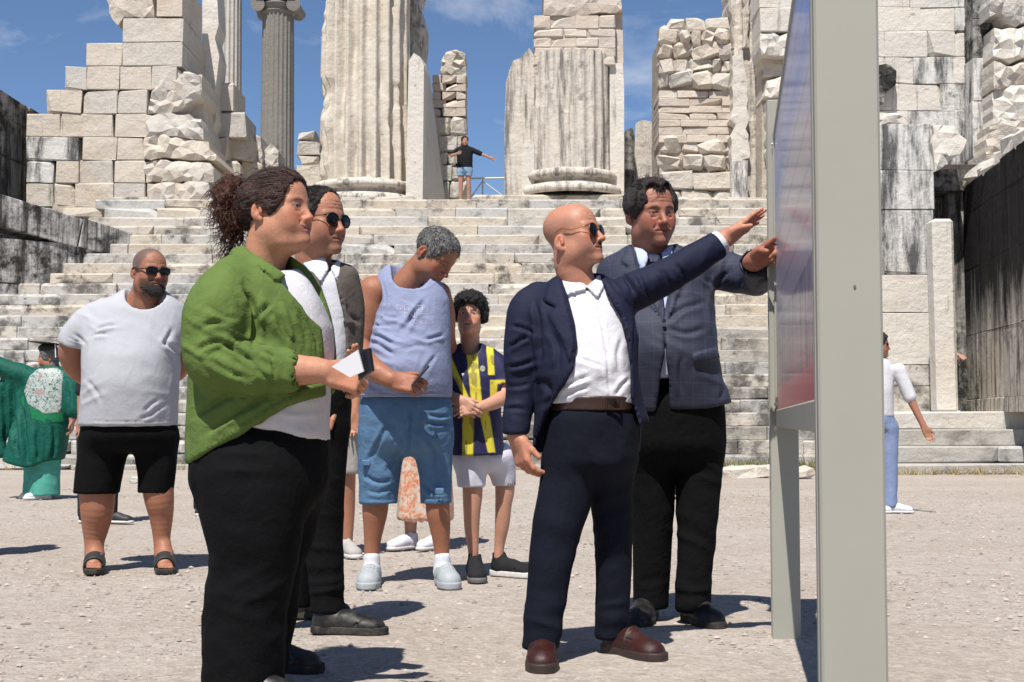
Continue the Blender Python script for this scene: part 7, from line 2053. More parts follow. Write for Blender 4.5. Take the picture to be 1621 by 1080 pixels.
    f.add(s.chain([(902, 730, -0.01, 42), (893, 790, -0.03, 41), (878, 850, -0.05, 36), (867, 930, -0.07, 32), (858, 1000, -0.09, 28.5), (856, 1020, -0.09, 28.5)]), 0.03)
    f.add(s.chain([(966, 730, 0.02, 40), (968, 790, 0.05, 33), (971, 850, 0.08, 29), (970, 930, 0.10, 27), (969, 990, 0.11, 26.5), (968, 1008, 0.11, 26.5)]), 0.03)
    cut_below(f, 0.055)
    fl = [(s.p(880, 850, -.15), 0.13, (0.6, 0, 1), 0.07, 0.006), (s.p(860, 990, -.15), 0.09, (0.2, 0, 1), 0.045, 0.007), (s.p(970, 850, -.05), 0.12, (-0.4, 0, 1), 0.06, 0.006), (s.p(968, 985, -.0), 0.09, (0, 0, 1), 0.04, 0.006), (s.p(930, 745, -.15), 0.1, (1, 0, 0.5), 0.05, 0.005)]
    cloth('trousers', o, f, M['navy_trouser'], 0.009, 0.004, 7, 65, folds=fl)
    hp = np.array([s.p(858, 1000, -0.09)[0] + 0.005, s.D + 0.0, 0]); make_shoe(o, hp, hp + np.array([-0.01, -0.275, 0]), M['leather_brown'], M['sole_brown'], 0.108, 0.11, 0.034, 'shoe', 0.056, detail='loafer', h=0.0038)
    hp = np.array([s.p(962, 1000, 0.1)[0], s.D + 0.16, 0]); make_shoe(o, hp, hp + np.array([0.165, -0.225, 0]), M['leather_brown'], M['sole_brown'], 0.108, 0.11, 0.034, 'shoe', 0.056, detail='loafer', h=0.0038)
    return s

# ================================================================== man in the checked jacket
def man_check():
    s = Person(1072, 985, 'person', 'dark-haired man in blue checked jacket and dark tie pointing at the board')
    skin = (0.34, 0.150, 0.098)
    ho = dict(skin=skin, age=1.2, jaw=1.03, fat=0.004, nose=1.2, stubble=0.32, beard=(0.12, 0.075, 0.06), brow=0.95, brow_col=(0.025, 0.018, 0.016), eye_open=0.55, lipw=0.55)
    s.head(1031, 340, -0.02, 1.13, 20, -5, -3, neck=(1031, 430, 0.02), neck_r=0.074, o=ho, h=0.0034)
    f = Field(); f.add(s.chain([(1098, 428, 0.04, 14), (1150, 434, 0.01, 16), (1188, 439, -0.08, 16), (1200, 432, -0.22, 16), (1196, 412, -0.43, 16)]))
    w = s.p(1197, 411, -0.44); fw = unit(s.p(1226, 394, -0.50) - w)
    add_hand(f, w, fw, np.array([-0.15, -0.55, -0.6]), np.array([-0.2, -0.2, 1.0]), 1.0, curls=((2, 6, 4), (52, 70, 40), (58, 74, 40), (62, 74, 40)), th=(18, 30, 0.6), fat=1.12)
    s.flesh(f, skin, 0.0042, red=[(s.p(1200, 408, -0.5), 0.05)])
    f = Field(); f.add(s.chain([(976, 440, 0.04, 12), (964, 500, 0.04, 14), (966, 580, 0.02, 14), (978, 640, -0.02, 14), (978, 672, -0.03, 14)])); add_hand(f, s.p(978, 674, -0.03), (0, -0.1, -1), (1, 0.2, 0), (0.2, -1, 0), 1.0, curls=((25, 30, 20),) * 4)
    s.flesh(f, skin, 0.008)
    o = s.make()
    V, Fc = hair_shell(ho, 0.012, [(p_ell((0, 0.116, -0.022), (0.080, 0.082, 0.106)), 0.014), (p_ell((0.030, 0.09, 0.075), (0.026, 0.05, 0.038)), 0.01), (p_ell((-0.030, 0.09, 0.075), (0.026, 0.05, 0.038)), 0.01), (p_half((0, 0.0, -0.030), (0, -0.8, 1)), 0.012), (p_ell((0.085, -0.012, -0.018), (0.03, 0.023, 0.036)), 0.008), (p_ell((-0.085, -0.012, -0.018), (0.03, 0.023, 0.036)), 0.008)],
                       adds=[(p_ell((0, 0.045, 0.098), (0.05, 0.042, 0.026)), 0.02), (p_ell((0.066, -0.01, 0.045), (0.022, 0.045, 0.045)), 0.02), (p_ell((-0.066, -0.01, 0.045), (0.022, 0.045, 0.045)), 0.02)], n_amp=0.005, n_scale=60, stretch=(1.0, 3.0, 1.2), h=0.0038)
    hair = s.hpart('hair', V, Fc, M['hair_dark'])
    hair_on(s, hair, 0.0125, [(p_ell((0, 0.116, -0.022), (0.080, 0.082, 0.106)), 0.014), (p_ell((0.030, 0.09, 0.075), (0.026, 0.05, 0.038)), 0.01), (p_ell((-0.030, 0.09, 0.075), (0.026, 0.05, 0.038)), 0.01), (p_half((0, 0.0, -0.030), (0, -0.8, 1)), 0.012), (p_ell((0.085, -0.012, -0.018), (0.03, 0.023, 0.036)), 0.008), (p_ell((-0.085, -0.012, -0.018), (0.03, 0.023, 0.036)), 0.008)], (), lambda p: np.array([0, -0.8, -0.25]) + 0 * p, 900, 0.045, M['hair_dark'], 0.0012, 0.10, 16, 0.35, 0.006)
    def root(rg):
        d = unit(rg.normal(size=3) + np.array([0, 0.1, 0.8])); p = np.array([0, -0.012, 0.045]) + d * np.array([0.088, 0.106, 0.092])
        if p[1] > 0.045 and p[2] < 0.10: p[1] -= 0.06; p[2] += 0.04
        return p, d * 0.6 + np.array([rg.normal() * 0.5, -0.6, 0.2])
    V, Fc = strands(np.random.default_rng(12), 140, root, 0.026, 0.0010, 0.003, 0.6, 0.3)
    c = s.hpart('locks', V, Fc, M['hair_dark']); c.parent = hair
    def root(rg): return np.array([rg.uniform(-.022, .022), 0.070 + rg.uniform(-.008, .006), 0.098]), np.array([rg.normal() * .25, 0.5, -1.0])
    V, Fc = strands(np.random.default_rng(13), 46, root, 0.030, 0.0014, 0.003, 0.5, 0.1)
    c = s.hpart('locks', V, Fc, M['hair_dark']); c.parent = hair
    body = [(386, 1000, 1068, 0.04, 0.07, 0.08), (398, 978, 1092, 0.04, 0.10, 0.11), (414, 958, 1114, 0.03, 0.13, 0.13), (440, 950, 1126, 0.03, 0.15, 0.14), (480, 958, 1130, 0.01, 0.17, 0.14), (520, 962, 1132, -0.02, 0.20, 0.14), (560, 966, 1134, -0.03, 0.215, 0.14), (600, 970, 1143, -0.02, 0.20, 0.15), (630, 972, 1154, -0.01, 0.185, 0.16), (652, 974, 1162, 0.0, 0.18, 0.165)]
    # shirt with collar
    f = Field(); f.add(s.loft(body, off=-0.022)); cut_below(f, s.p(1050, 600)[2])
    f.cut(p_cone(s.p(1031, 360, 0.0), s.p(1034, 400, -0.05), 36 * s.m, 35 * s.m), 0.006)
    sh = s.loft(body, off=-0.008)
    f.add(p_both(sh, s.poly([(1002, 388), (1008, 382), (1024, 400), (1027, 408), (1018, 432), (1008, 412)], ymax=0.05)), 0.002)
    f.add(p_both(sh, s.poly([(1047, 402), (1062, 386), (1067, 382), (1064, 402), (1056, 424), (1048, 408)], ymax=0.05)), 0.002)
    cloth('shirt', o, f, M['blue_shirt'], 0.008, 0.002, 9, 71)
    f = Field(); tl = s.loft(body, off=-0.013)
    f.add(p_both(s.loft(body, off=-0.004), s.poly([(1024, 402), (1047, 402), (1044, 416), (1029, 416)], ymax=0.05)), 0.002)
    f.add(p_both(tl, s.poly([(1029, 415), (1044, 415), (1054, 500), (1046, 516), (1034, 500)], ymax=0.03)), 0.002)
    V, Fc = surface(f, 0.0045); mesh_obj('tie', V, Fc, M['tie_navy'], o, smooth=True)
    # jacket
    f = Field(); f.add(s.loft(body))
    f.add(s.chain([(1098, 424, 0.04, 34), (1128, 426, 0.03, 31), (1160, 432, 0.01, 29), (1186, 440, -0.06, 27), (1202, 438, -0.18, 25), (1200, 427, -0.30, 24), (1192, 417, -0.39, 22)]), 0.025)
    f.add(s.chain([(972, 432, 0.04, 28), (962, 480, 0.04, 27), (962, 540, 0.03, 25), (968, 600, 0.01, 22), (976, 650, -0.02, 20)]), 0.025)
    d2 = unit(s.p(1196, 412, -0.44) - s.p(1202, 432, -0.24)); f.cut(p_cone(s.p(1193, 418, -0.375), s.p(1193, 418, -0.375) + d2 * 0.08, 17.5 * s.m, 18 * s.m), 0.003)
    f.cut(s.poly([(1004, 384), (1010, 420), (1026, 462), (1050, 506), (1056, 470), (1064, 420), (1066, 384), (1050, 370), (1015, 370)], ymax=0.02), 0.004)
    f.cut(s.poly([(1052, 512), (1050, 560), (1044, 610), (1034, 670), (1062, 670), (1060, 610), (1056, 560)], ymax=0.0), 0.004)
    f.cut(p_cone(s.p(1031, 356, 0.0), s.p(1034, 400, 0.0), 37 * s.m, 36 * s.m), 0.006)
    f.keep(s.poly([(900, 340), (1260, 340), (1260, 520), (1150, 520), (1164, 636), (1120, 645), (1060, 648), (1030, 668), (990, 672), (900, 680)]), 0.005)
    th = s.loft(body, off=0.011)
    f.add(p_both(th, s.poly([(994, 394), (1000, 388), (1006, 420), (1021, 463), (1044, 501), (1034, 490), (1008, 452), (986, 432), (996, 424), (984, 414)], ymax=0.05)), 0.002)
    f.add(p_both(th, s.poly([(1071, 386), (1077, 390), (1088, 410), (1080, 420), (1088, 428), (1074, 464), (1059, 504), (1061, 470), (1069, 425)], ymax=0.05)), 0.002)
    f.add(p_both(th, s.poly([(1098, 562), (1134, 552), (1138, 566), (1100, 577)], ymax=0.05)), 0.002)     # pocket flap
    fl = [(s.p(1150, 440, -.06), 0.10, (1, 0, -0.5), 0.05, 0.007), (s.p(1195, 450, -.1), 0.08, (0.3, 0, 1), 0.04, 0.006), (s.p(1090, 480, -.17), 0.12, (0.7, 0, 1), 0.06, 0.006), (s.p(1120, 610, -.17), 0.12, (0.6, 0, 1), 0.07, 0.005), (s.p(1060, 540, -.2), 0.09, (0.8, 0, 1), 0.05, 0.005)]
    jk = cloth('jacket', o, f, M['check_jacket'], 0.0074, 0.0035, 6.5, 73, it=2, folds=fl, creases=[([(1130, 456), (1140, 442), (1154, 428)], 3, 0.010), ([(1168, 454), (1178, 442), (1190, 428)], 3, 0.009), ([(1192, 462), (1200, 448), (1212, 440)], 3, 0.008), ([(1052, 508), (1080, 490), (1116, 478)], 4, 0.009), ([(1056, 518), (1086, 528), (1120, 520)], 4, 0.007), ([(1080, 560), (1076, 590), (1082, 630)], 4, 0.007), ([(1128, 470), (1130, 500), (1132, 530)], 4, 0.007), ([(1144, 590), (1146, 612), (1140, 636)], 4, 0.007), ([(1108, 424), (1114, 440), (1128, 452)], 3, 0.008)])
    q = s.p(1051, 508, -0.235); mb = MB(); mb.tube([q, q + np.array([0, -0.006, 0])], 0.008, 12); mb.build('button', M['button_dark'], jk)
    f = Field()
    f.add(s.loft([(610, 985, 1142, -0.01, 0.175, 0.14), (660, 983, 1148, 0.0, 0.17, 0.15), (700, 984, 1147, 0.0, 0.16, 0.15), (745, 988, 1144, 0.0, 0.12, 0.12)], cap=0.11))
    f.add(s.chain([(1108, 700, 0, 38), (1106, 770, -0.01, 34), (1102, 850, -0.02, 30), (1098, 920, -0.03, 27), (1097, 970, -0.03, 26.5)]), 0.025)
    f.add(s.chain([(1028, 700, 0, 39), (1032, 770, 0.02, 34), (1033, 850, 0.04, 31), (1031, 920, 0.05, 28), (1030, 962, 0.05, 27)]), 0.025)
    cut_below(f, 0.05)
    fl = [(s.p(1100, 950, -.1), 0.10, (0.1, 0, 1), 0.045, 0.008), (s.p(1105, 850, -.1), 0.12, (0.5, 0, 1), 0.06, 0.006), (s.p(1110, 760, -.15), 0.12, (0.7, 0, 1), 0.06, 0.006), (s.p(1030, 940, -.1), 0.10, (-0.1, 0, 1), 0.045, 0.006)]
    cloth('trousers', o, f, M['black_cloth'], 0.010, 0.004, 7, 75, folds=fl)
    hp = np.array([s.p(1094, 975)[0], s.D + 0.08, 0]); make_shoe(o, hp, hp + np.array([0.075, -0.285, 0]), M['leather_black'], M['sole_black'], 0.115, 0.115, 0.03, 'shoe', 0.058)
    hp = np.array([s.p(1032, 968)[0], s.D + 0.14, 0]); make_shoe(o, hp, hp + np.array([-0.07, -0.28, 0]), M['leather_black'], M['sole_black'], 0.115, 0.115, 0.03, 'shoe', 0.058)
    return s

# ================================================================== people further off
def passer(label, ground, top_py, cx, half_w, skin, yaw, hair_m, top_m, low_m, shoe_m, legs='long', low_kind='trousers', arms=None, D=None, z0=0.0, cap=None, hw_leg=None, long_hair=False, sleeve=0.45, shoulder=None, glasses=False, female=False):
    """whole standing figure sized from its top and its footing in the photo"""
    s = Person(ground[0], ground[1], 'person', label, D=D)
    zt = s.p(cx, top_py)[2]; Hh = zt - z0; k = Hh / 1.70; pxm = F / s.D
    X = s.p(cx, 600)[0]; Y = s.D
    at = lambda x, y, z: np.array([X + x * k, Y + y * k, z0 + z * k])
    W = half_w / pxm / k
    ho = dict(skin=skin, brow=0.8, soft=1.0 if female else 0.0, fat=0.004)
    s.hc = at(0, -0.02, 1.575); s.hs = 1.03 * k; s.R = head_frame(yaw, -2); s.ho = ho
    s.skin(*make_head(s.hc, s.hs, s.R, at(0, 0.02, 1.36), 0.058 * k, ho, 0.009))
    arms = arms or [[(-W, 0, 1.36), (-W - 0.03, 0.0, 1.1), (-W - 0.02, -0.06, 0.86)], [(W, 0, 1.36), (W + 0.03, 0.0, 1.1), (W + 0.02, -0.06, 0.86)]]
    for a in arms:
        f = Field(); pts = [at(*q) for q in a]
        f.add(p_chain(pts, [0.048 * k, 0.040 * k, 0.027 * k]))
        d = unit(pts[-1] - pts[-2]); sd = unit(np.cross(d, (0, 1, 0)) + 1e-3)
        add_hand(f, pts[-1], d, np.cross(d, sd), (0, -1, 0.2), k * 0.95, curls=((18, 25, 15),) * 4)
        s.flesh(f, skin, 0.010)
    lw = hw_leg or 0.075
    if legs != 'none':
        for q in (-1, 1):
            f = Field(); f.add(p_chain([at(q * 0.09, 0, 0.75), at(q * 0.10, 0, 0.46), at(q * 0.10, 0.02, 0.28), at(q * 0.10, 0.02, 0.06)], [0.075 * k, 0.055 * k, 0.050 * k, 0.036 * k])); s.flesh(f, skin, 0.012)
    s.base = np.array([X, Y, z0])
    o = s.make()
    V, Fc = hair_shell(ho, 0.013, [(p_ell((0, 0.112, -0.022), (0.088, 0.082, 0.10)), 0.012), (p_half((0, 0.0, -0.05), (0, -0.5, 1)), 0.012)],
                       adds=[(p_ell((0, -0.06, -0.10), (0.075, 0.05, 0.12)), 0.03)] if long_hair else (), h=0.009, n_amp=0.004) if not long_hair else hair_shell(ho, 0.013, [(p_ell((0, 0.112, -0.022), (0.080, 0.082, 0.11)), 0.012)], adds=[(p_ell((0, -0.055, -0.09), (0.085, 0.045, 0.15)), 0.03)], h=0.009, n_amp=0.005)
    s.hpart('hair', V, Fc, hair_m)
    if glasses: sunglasses(o, s.hc, s.hs, s.R, 0.026, 0.02, frame='frame_dark')
    sw = shoulder or W
    f = Field()
    f.add(p_loft([(z0 + z * k, X, a * k, Y, b * k, c * k) for z, a, b, c in ((1.47, 0.07, 0.05, 0.06), (1.43, sw * 0.8, 0.08, 0.08), (1.36, sw, 0.10, 0.10), (1.15, W * 0.97, 0.13, 0.11), (0.98, W * 0.95, 0.13, 0.11), (0.86, W * 1.0, 0.13, 0.12))]))
    for a in arms:
        pts = [np.array(q, float) for q in a]; e = pts[0] + (pts[1] - pts[0]) * min(1, sleeve * 2)
        ch = [at(*pts[0]), at(*e)]; rr = [0.066 * k, 0.060 * k]
        if sleeve > 0.5: ch.append(at(*(pts[1] + (pts[2] - pts[1]) * (sleeve - 0.5) * 2))); rr.append(0.045 * k)
        f.add(p_chain(ch, rr), 0.03)
    f.cut(p_ell(at(0, -0.02, 1.50), (0.065 * k, 0.08 * k, 0.06 * k)), 0.006)
    if low_kind != 'skirt': cut_below(f, z0 + 0.90 * k)
    cloth('top', o, f, top_m, 0.013, 0.004, 8, 5)
    f = Field()
    hip = 0.93
    if low_kind == 'skirt':
        f.add(p_loft([(z0 + z * k, X, a * k, Y, a * 0.75 * k, a * 0.75 * k) for z, a in ((1.0, W * 0.9), (0.9, W), (0.6, W * 1.15), (0.16, W * 1.32))])); cut_below(f, z0 + 0.20 * k)
        cloth('skirt', o, f, low_m, 0.009, 0.028, 7, 4, stretch=(0.8, 0.8, 9))
    else:
        hem = {'long': 0.05, 'knee': 0.50, 'short': 0.70}[legs]
        f.add(p_loft([(z0 + z * k, X, a * k, Y, b * k, b * k) for z, a, b in ((0.96, W * 0.92, 0.12), (0.86, W * 1.0, 0.125), (0.78, W * 0.98, 0.11))]))
        for q in (-1, 1): f.add(p_chain([at(q * 0.09, 0, 0.80), at(q * 0.10, 0, 0.46), at(q * 0.10, 0.0, 0.0)], [0.098 * k, (0.078 if legs == 'long' else 0.092) * k, 0.062 * k]), 0.03)
        cut_below(f, z0 + hem * k)
        cloth(low_kind, o, f, low_m, 0.013, 0.004, 8, 6)
    fd = np.array([math.sin(math.radians(yaw)), -math.cos(math.radians(yaw)), 0])
    for q in (-1, 1):
        hp = np.array([*at(q * 0.10, 0, 0)[:2], 0]) - fd * 0.06 * k
        make_shoe(o, hp, hp + fd * 0.27 * k, shoe_m, M['sole_white'], 0.10 * k, 0.10 * k, 0.025 * k, 'shoe', 0.05 * k, h=0.009, lift=z0)
    return s

def graduate():
    s = Person(72, 790, 'person', 'graduate in long green gown, patterned sash and flat cap with one arm held out')
    D = s.D; skin = (0.36, 0.18, 0.12)
    s.head(77, 567, 0, 1.02, -78, -2, 0, neck=(80, 592, 0), neck_r=0.06, o=dict(skin=skin, brow=0.8), h=0.006)
    f = Field(); f.add(s.chain([(114, 640, -0.1, 7), (115, 664, -0.12, 6)])); add_hand(f, s.p(115, 665, -0.12), (0, -0.1, -1), (-1, 0, 0), (0, -1, 0), 1.0, curls=((20, 30, 20),) * 4)
    s.flesh(f, skin, 0.006)
    o = s.make()
    V, Fc = hair_shell(s.ho, 0.012, [(p_ell((0, 0.112, -0.022), (0.088, 0.082, 0.10)), 0.012)], adds=[(p_ell((0, -0.05, -0.08), (0.085, 0.05, 0.12)), 0.03)], h=0.009, n_amp=0.005)
    s.hpart('hair', V, Fc, M['hair_grey'])
    c = s.p(76, 547, 0); mb = MB()
    R = head_frame(-70, 6, 0); mb.bbox((-0.14, -0.14, -0.006), (0.14, 0.14, 0.006), 0.003, R=R @ np.array([[.707, -.707, 0], [.707, .707, 0], [0, 0, 1]]), o=c + UP * 0.02)
    cap = mb.build('graduation_cap', M['cap_green'], o)
    f = Field(); f.add(p_ell(c + UP * -0.03, (0.098, 0.10, 0.055))); V, Fc = surface(f, 0.008); mesh_obj('cap_crown', V, Fc, M['cap_green'], cap, smooth=True)
    mb = MB(); t0 = c + UP * 0.028; mb.tube([t0, t0 + np.array([0.10, -0.08, 0.0]), t0 + np.array([0.115, -0.10, -0.16])], 0.006, 6); mb.build('tassel', M['trim_white'], cap)
    gown = [(580, 66, 92, 0, 0.07, 0.08), (588, 48, 112, 0, 0.11, 0.11), (602, 40, 120, 0, 0.14, 0.14), (640, 34, 118, 0, 0.17, 0.16), (690, 18, 108, 0, 0.20, 0.20), (738, 4, 98, 0, 0.23, 0.23)]
    f = Field(); f.add(s.loft(gown))
    f.add(s.chain([(108, 596, 0, 14), (116, 622, -0.05, 15), (118, 650, -0.09, 14)]), 0.05)
    f.add(s.chain([(48, 596, 0, 14), (20, 588, 0.0, 13), (-8, 576, 0.0, 13), (-30, 566, 0.0, 11)]), 0.05)
    f.add(p_chain([s.p(40, 640, 0.05), s.p(14, 660, 0.05), s.p(-2, 690, 0.05), s.p(0, 716, 0.05)], [0.20, 0.13, 0.09, 0.06], flat=(0, 1, 0), ff=0.5), 0.08)
    f.add(p_chain([s.p(30, 600, 0.02), s.p(6, 630, 0.04), s.p(-6, 670, 0.05)], [0.14, 0.12, 0.08], flat=(0, 1, 0), ff=0.5), 0.08)
    f.keep(s.poly([(-60, 500), (140, 500), (140, 720), (98, 727), (70, 730), (40, 742), (0, 728), (-60, 700)]), 0.01)
    cloth('gown', o, f, M['gown_green'], 0.013, 0.010, 4, 81, stretch=(0.8, 0.8, 4), creases=[([(18, 600), (22, 660), (28, 720)], 3, 0.03), ([(34, 630), (40, 690), (44, 738)], 3, 0.03), ([(58, 672), (60, 705), (62, 734)], 3, 0.025), ([(84, 672), (86, 700), (82, 728)], 3, 0.025), ([(104, 600), (108, 630), (106, 660)], 2.5, 0.02), ([(4, 600), (8, 650), (8, 700)], 3, 0.03)])
    sb = s.loft(gown, off=0.014); f = Field(); f.add(p_both(sb, s.poly([(60, 584), (90, 582), (101, 590), (97, 650), (92, 655), (70, 656), (44, 640), (38, 620), (46, 596)], ymax=0.06)), 0.004)
    st = cloth('stole', o, f, M['stole_print'], 0.011, 0.002, 8, 82)
    f = Field(); f.add(p_both(s.loft(gown, off=0.008), s.poly([(36, 616), (44, 640), (70, 655), (98, 652), (102, 668), (72, 671), (46, 662), (32, 636)], ymax=0.06)), 0.004)
    V, Fc = surface(f, 0.007); mesh_obj('stole_border', V, Fc, M['stole_green'], st, smooth=True)
    f = Field(); f.add(s.chain([(74, 720, 0, 22), (72, 750, 0, 22), (70, 786, 0, 23)])); f.add(s.chain([(58, 720, 0.1, 20), (57, 750, 0.1, 18), (55, 782, 0.1, 18)]), 0.02); cut_below(f, 0.045)
    cloth('trousers', o, f, M['teal_trouser'], 0.008, 0.008, 9, 84)
    hp = np.array([s.p(82, 790)[0], D - 0.02, 0]); make_shoe(o, hp, hp + np.array([-0.25, -0.10, 0]), M['white_cotton'], M['sole_white'], 0.1, 0.09, 0.03, h=0.007)
    hp = np.array([s.p(66, 790)[0], D + 0.12, 0]); make_shoe(o, hp, hp + np.array([-0.25, -0.06, 0]), M['white_cotton'], M['sole_white'], 0.1, 0.09, 0.03, h=0.007)
    return s

def tank_print(t):
    ob = t.top_obj
    rows = [('BIG STRI', 628, 491, 10, 50, 0.06), ('FINECT', 640, 503, 9, 40, 0.06), ('ENCED', 655, 513, 7, 30, 0.04)]
    print_on(ob, 'printed_lettering', rows, M['print_pale'])

def pad_and_phone():
    W = 4.07
    # spiral notepad, open face up to the left, and the dark phone cover under it
    def slab(name, label, cat, quad, t, mat, D0, D1):
        a, b, c = P(*quad[0], D0), P(*quad[1], D1), P(*quad[2], D1)
        n = unit(np.cross(b - a, c - a)); n = n if n[2] < 0 else -n
        ray = P(*quad[3], 5.0) - np.array([0, 0, HC]); k = ((a - np.array([0, 0, HC])) @ n) / (ray @ n); pts = [a, b, c, np.array([0, 0, HC]) + ray * k]
        V = pts + [p + n * t for p in pts]
        o = mesh_obj(name, V, [(0, 1, 2, 3), (7, 6, 5, 4), (0, 4, 5, 1), (1, 5, 6, 2), (2, 6, 7, 3), (3, 7, 4, 0)], mat, None, np.mean(pts, 0))
        tag(o, label, cat); return o, pts, n
    o, pts, n = slab('notepad', 'white spiral notepad held open in the hand of the woman in green', 'notepad', [(527, 580), (568, 554), (577, 588), (556, 597)], 0.006, M['paper'], 3.86, 3.80)
    mb = MB()
    for i in range(9):
        t = (i + 0.5) / 9; c = pts[1] * (1 - t) + pts[2] * t - n * 0.002; ax = unit(pts[2] - pts[1]); u = -n; v = unit(np.cross(ax, u))
        mb.tube([c + 0.005 * (math.cos(a) * u + math.sin(a) * v) for a in np.linspace(0, 6.28, 9)], 0.0009, 4, False)
    mb.build('spiral', M['wire'], o)
    slab('phone', 'dark phone in a folding case held under the notepad', 'phone', [(566, 556), (588, 551), (593, 587), (572, 602)], 0.011, M['phone_case'], 3.84, 3.81)
    D = 6.85 - 0.27
    mb = MB(); a, b = P(655, 606, D), P(675, 583, D); d = unit(b - a); s2 = unit(np.cross(d, (0, 1, 0.3))); up = np.cross(s2, d)
    R = np.stack([s2, d, up], 1); mb.bbox((-0.030, -0.062, -0.004), (0.030, 0.062, 0.004), 0.003, R=np.stack([up, d, s2], 1), o=(a + b) / 2)
    tag(mb.build('phone', M['phone_case'], None, (a + b) / 2), 'black phone held edge-on against the lilac top', 'phone')

def people():
    c = cloth_mat
    M['tee_white'] = c('white jersey', (0.56, 0.55, 0.57), vary=0.04); M['green_shirt'] = c('leaf green cotton', (0.104, 0.158, 0.040), bump=0.35, vary=0.1)
    M['hair_woman'] = hair_mat('dark brown hair', (0.030, 0.013, 0.009), (0.095, 0.052, 0.040), scale=(70, 14, 70)); M['hair_woman_bun'] = hair_mat('red-brown curls', (0.036, 0.012, 0.008), (0.125, 0.042, 0.024), scale=(40, 40, 40))
    M['hair_dark'] = hair_mat('dark hair', (0.016, 0.011, 0.010), (0.045, 0.033, 0.028)); M['hair_black'] = hair_mat('black hair', (0.008, 0.007, 0.007), (0.022, 0.018, 0.017))
    M['hair_grey'] = hair_mat('greying hair', (0.045, 0.042, 0.040), (0.30, 0.29, 0.28), rough=0.6, scale=(45, 16, 30), amount=(0.40, 0.70)); M['hair_crop'] = hair_mat('cropped hair', (0.05, 0.042, 0.036), (0.13, 0.11, 0.10), rough=0.7, scale=(150, 150, 150))
    M['beard_grey'] = hair_mat('dark beard', (0.014, 0.011, 0.010), (0.06, 0.055, 0.05), rough=0.6, scale=(110, 110, 70), amount=(0.45, 0.75))
    M['moustache'] = hair_mat('moustache', (0.035, 0.026, 0.022), (0.12, 0.10, 0.09), rough=0.6, scale=(200, 200, 200))
    M['hair_streak'] = hair_mat('greying strand', (0.10, 0.085, 0.08), (0.22, 0.20, 0.19)); M['hair_silver'] = hair_mat('silver hair', (0.16, 0.155, 0.15), (0.38, 0.37, 0.36))
    M['taupe_jacket'] = c('taupe wool', (0.115, 0.098, 0.085), vary=0.1); M['tee_grey'] = c('pale grey jersey', (0.40, 0.405, 0.43), vary=0.03, bump=0.15)
    M['strap_black'] = plain_mat('strap black', (0.02, 0.02, 0.02), 0.6); M['trim_white'] = plain_mat('white trim', (0.6, 0.6, 0.6), 0.6)
    M['lilac_top'] = c('lilac jersey', (0.235, 0.262, 0.385), vary=0.04, bump=0.3); M['denim'] = c('washed denim', (0.098, 0.180, 0.290), col2=(0.065, 0.128, 0.220), vary=0.2, bump=0.4); M['clog_grey'] = plain_mat('grey clog foam', (0.34, 0.37, 0.385), 0.65, vary=0.15)
    M['white_short'] = c('white sports cloth', (0.58, 0.56, 0.63), vary=0.04); M['mesh_black'] = c('black mesh', (0.018, 0.018, 0.02), weave=500); M['sole_grey'] = plain_mat('grey rubber', (0.12, 0.12, 0.12), 0.7)
    M['crest'] = plain_mat('crest', (0.34, 0.33, 0.25), 0.6, vary=0.5, bscale=90); M['print_pale'] = plain_mat('pale faded print', (0.37, 0.39, 0.50), 0.85, vary=0.35, bscale=60)
    M['navy_suit'] = c('navy suiting', (0.010, 0.013, 0.034), rough=0.75, spec=0.2, bump=0.15, crease=0.4); M['navy_trouser'] = c('dark navy cotton', (0.006, 0.0075, 0.015), rough=0.85, bump=0.2, spec=0.12, crease=0.35)
    M['belt_brown'] = plain_mat('brown belt', (0.035, 0.016, 0.012), 0.4, bump=0.15); M['buckle'] = plain_mat('buckle', (0.09, 0.06, 0.05), 0.3, metal=0.8); M['button_white'] = plain_mat('pearl button', (0.6, 0.6, 0.58), 0.3); M['button_dark'] = plain_mat('dark button', (0.02, 0.02, 0.03), 0.3)
    M['sole_brown'] = plain_mat('dark brown rubber', (0.03, 0.018, 0.014), 0.6, bump=0.3)
    M['blue_shirt'] = c('pale blue cotton', (0.42, 0.47, 0.62), vary=0.04); M['tie_navy'] = c('navy silk tie', (0.012, 0.016, 0.045), rough=0.5)
    M['cap_green'] = c('dark green felt', (0.03, 0.035, 0.02)); M['gown_green'] = c('green gown cloth', (0.006, 0.088, 0.062), rough=0.6, vary=0.15, bump=0.5); M['stole_green'] = c('bright green satin', (0.012, 0.16, 0.06), rough=0.5); M['teal_trouser'] = c('mint cotton', (0.08, 0.33, 0.26))
    M['paper'] = plain_mat('notepad paper', (0.76, 0.76, 0.78), 0.8); M['wire'] = plain_mat('wire', (0.05, 0.05, 0.05), 0.4, metal=0.6); M['phone_case'] = plain_mat('phone case', (0.012, 0.014, 0.022), 0.4)
    # football shirt: colours come from the printed bands
    m, nt, N, L, bs = nodes_of('football shirt'); a = N.new('ShaderNodeVertexColor'); a.layer_name = 'Col'; L.new(a.outputs['Color'], bs.inputs['Base Color']); bs.inputs['Roughness'].default_value = 0.6; bs.inputs['Specular IOR Level'].default_value = 0.3
    v = _coord(N, L, 'Object'); n = _noise(N, L, v, 220, 2); _bump(N, L, bs, [(n.outputs['Fac'], 0.15, 0.002)]); M['jersey'] = m
    # checked jacket
    m, nt, N, L, bs = nodes_of('blue check wool'); v = _coord(N, L, 'Object', (1, 1, 1))
    sx = N.new('ShaderNodeSeparateXYZ'); L.new(v, sx.inputs[0])
    dn = _noise(N, L, v, 9, 3); wob = _math(N, L, 'MULTIPLY', dn.outputs['Fac'], 0.02)
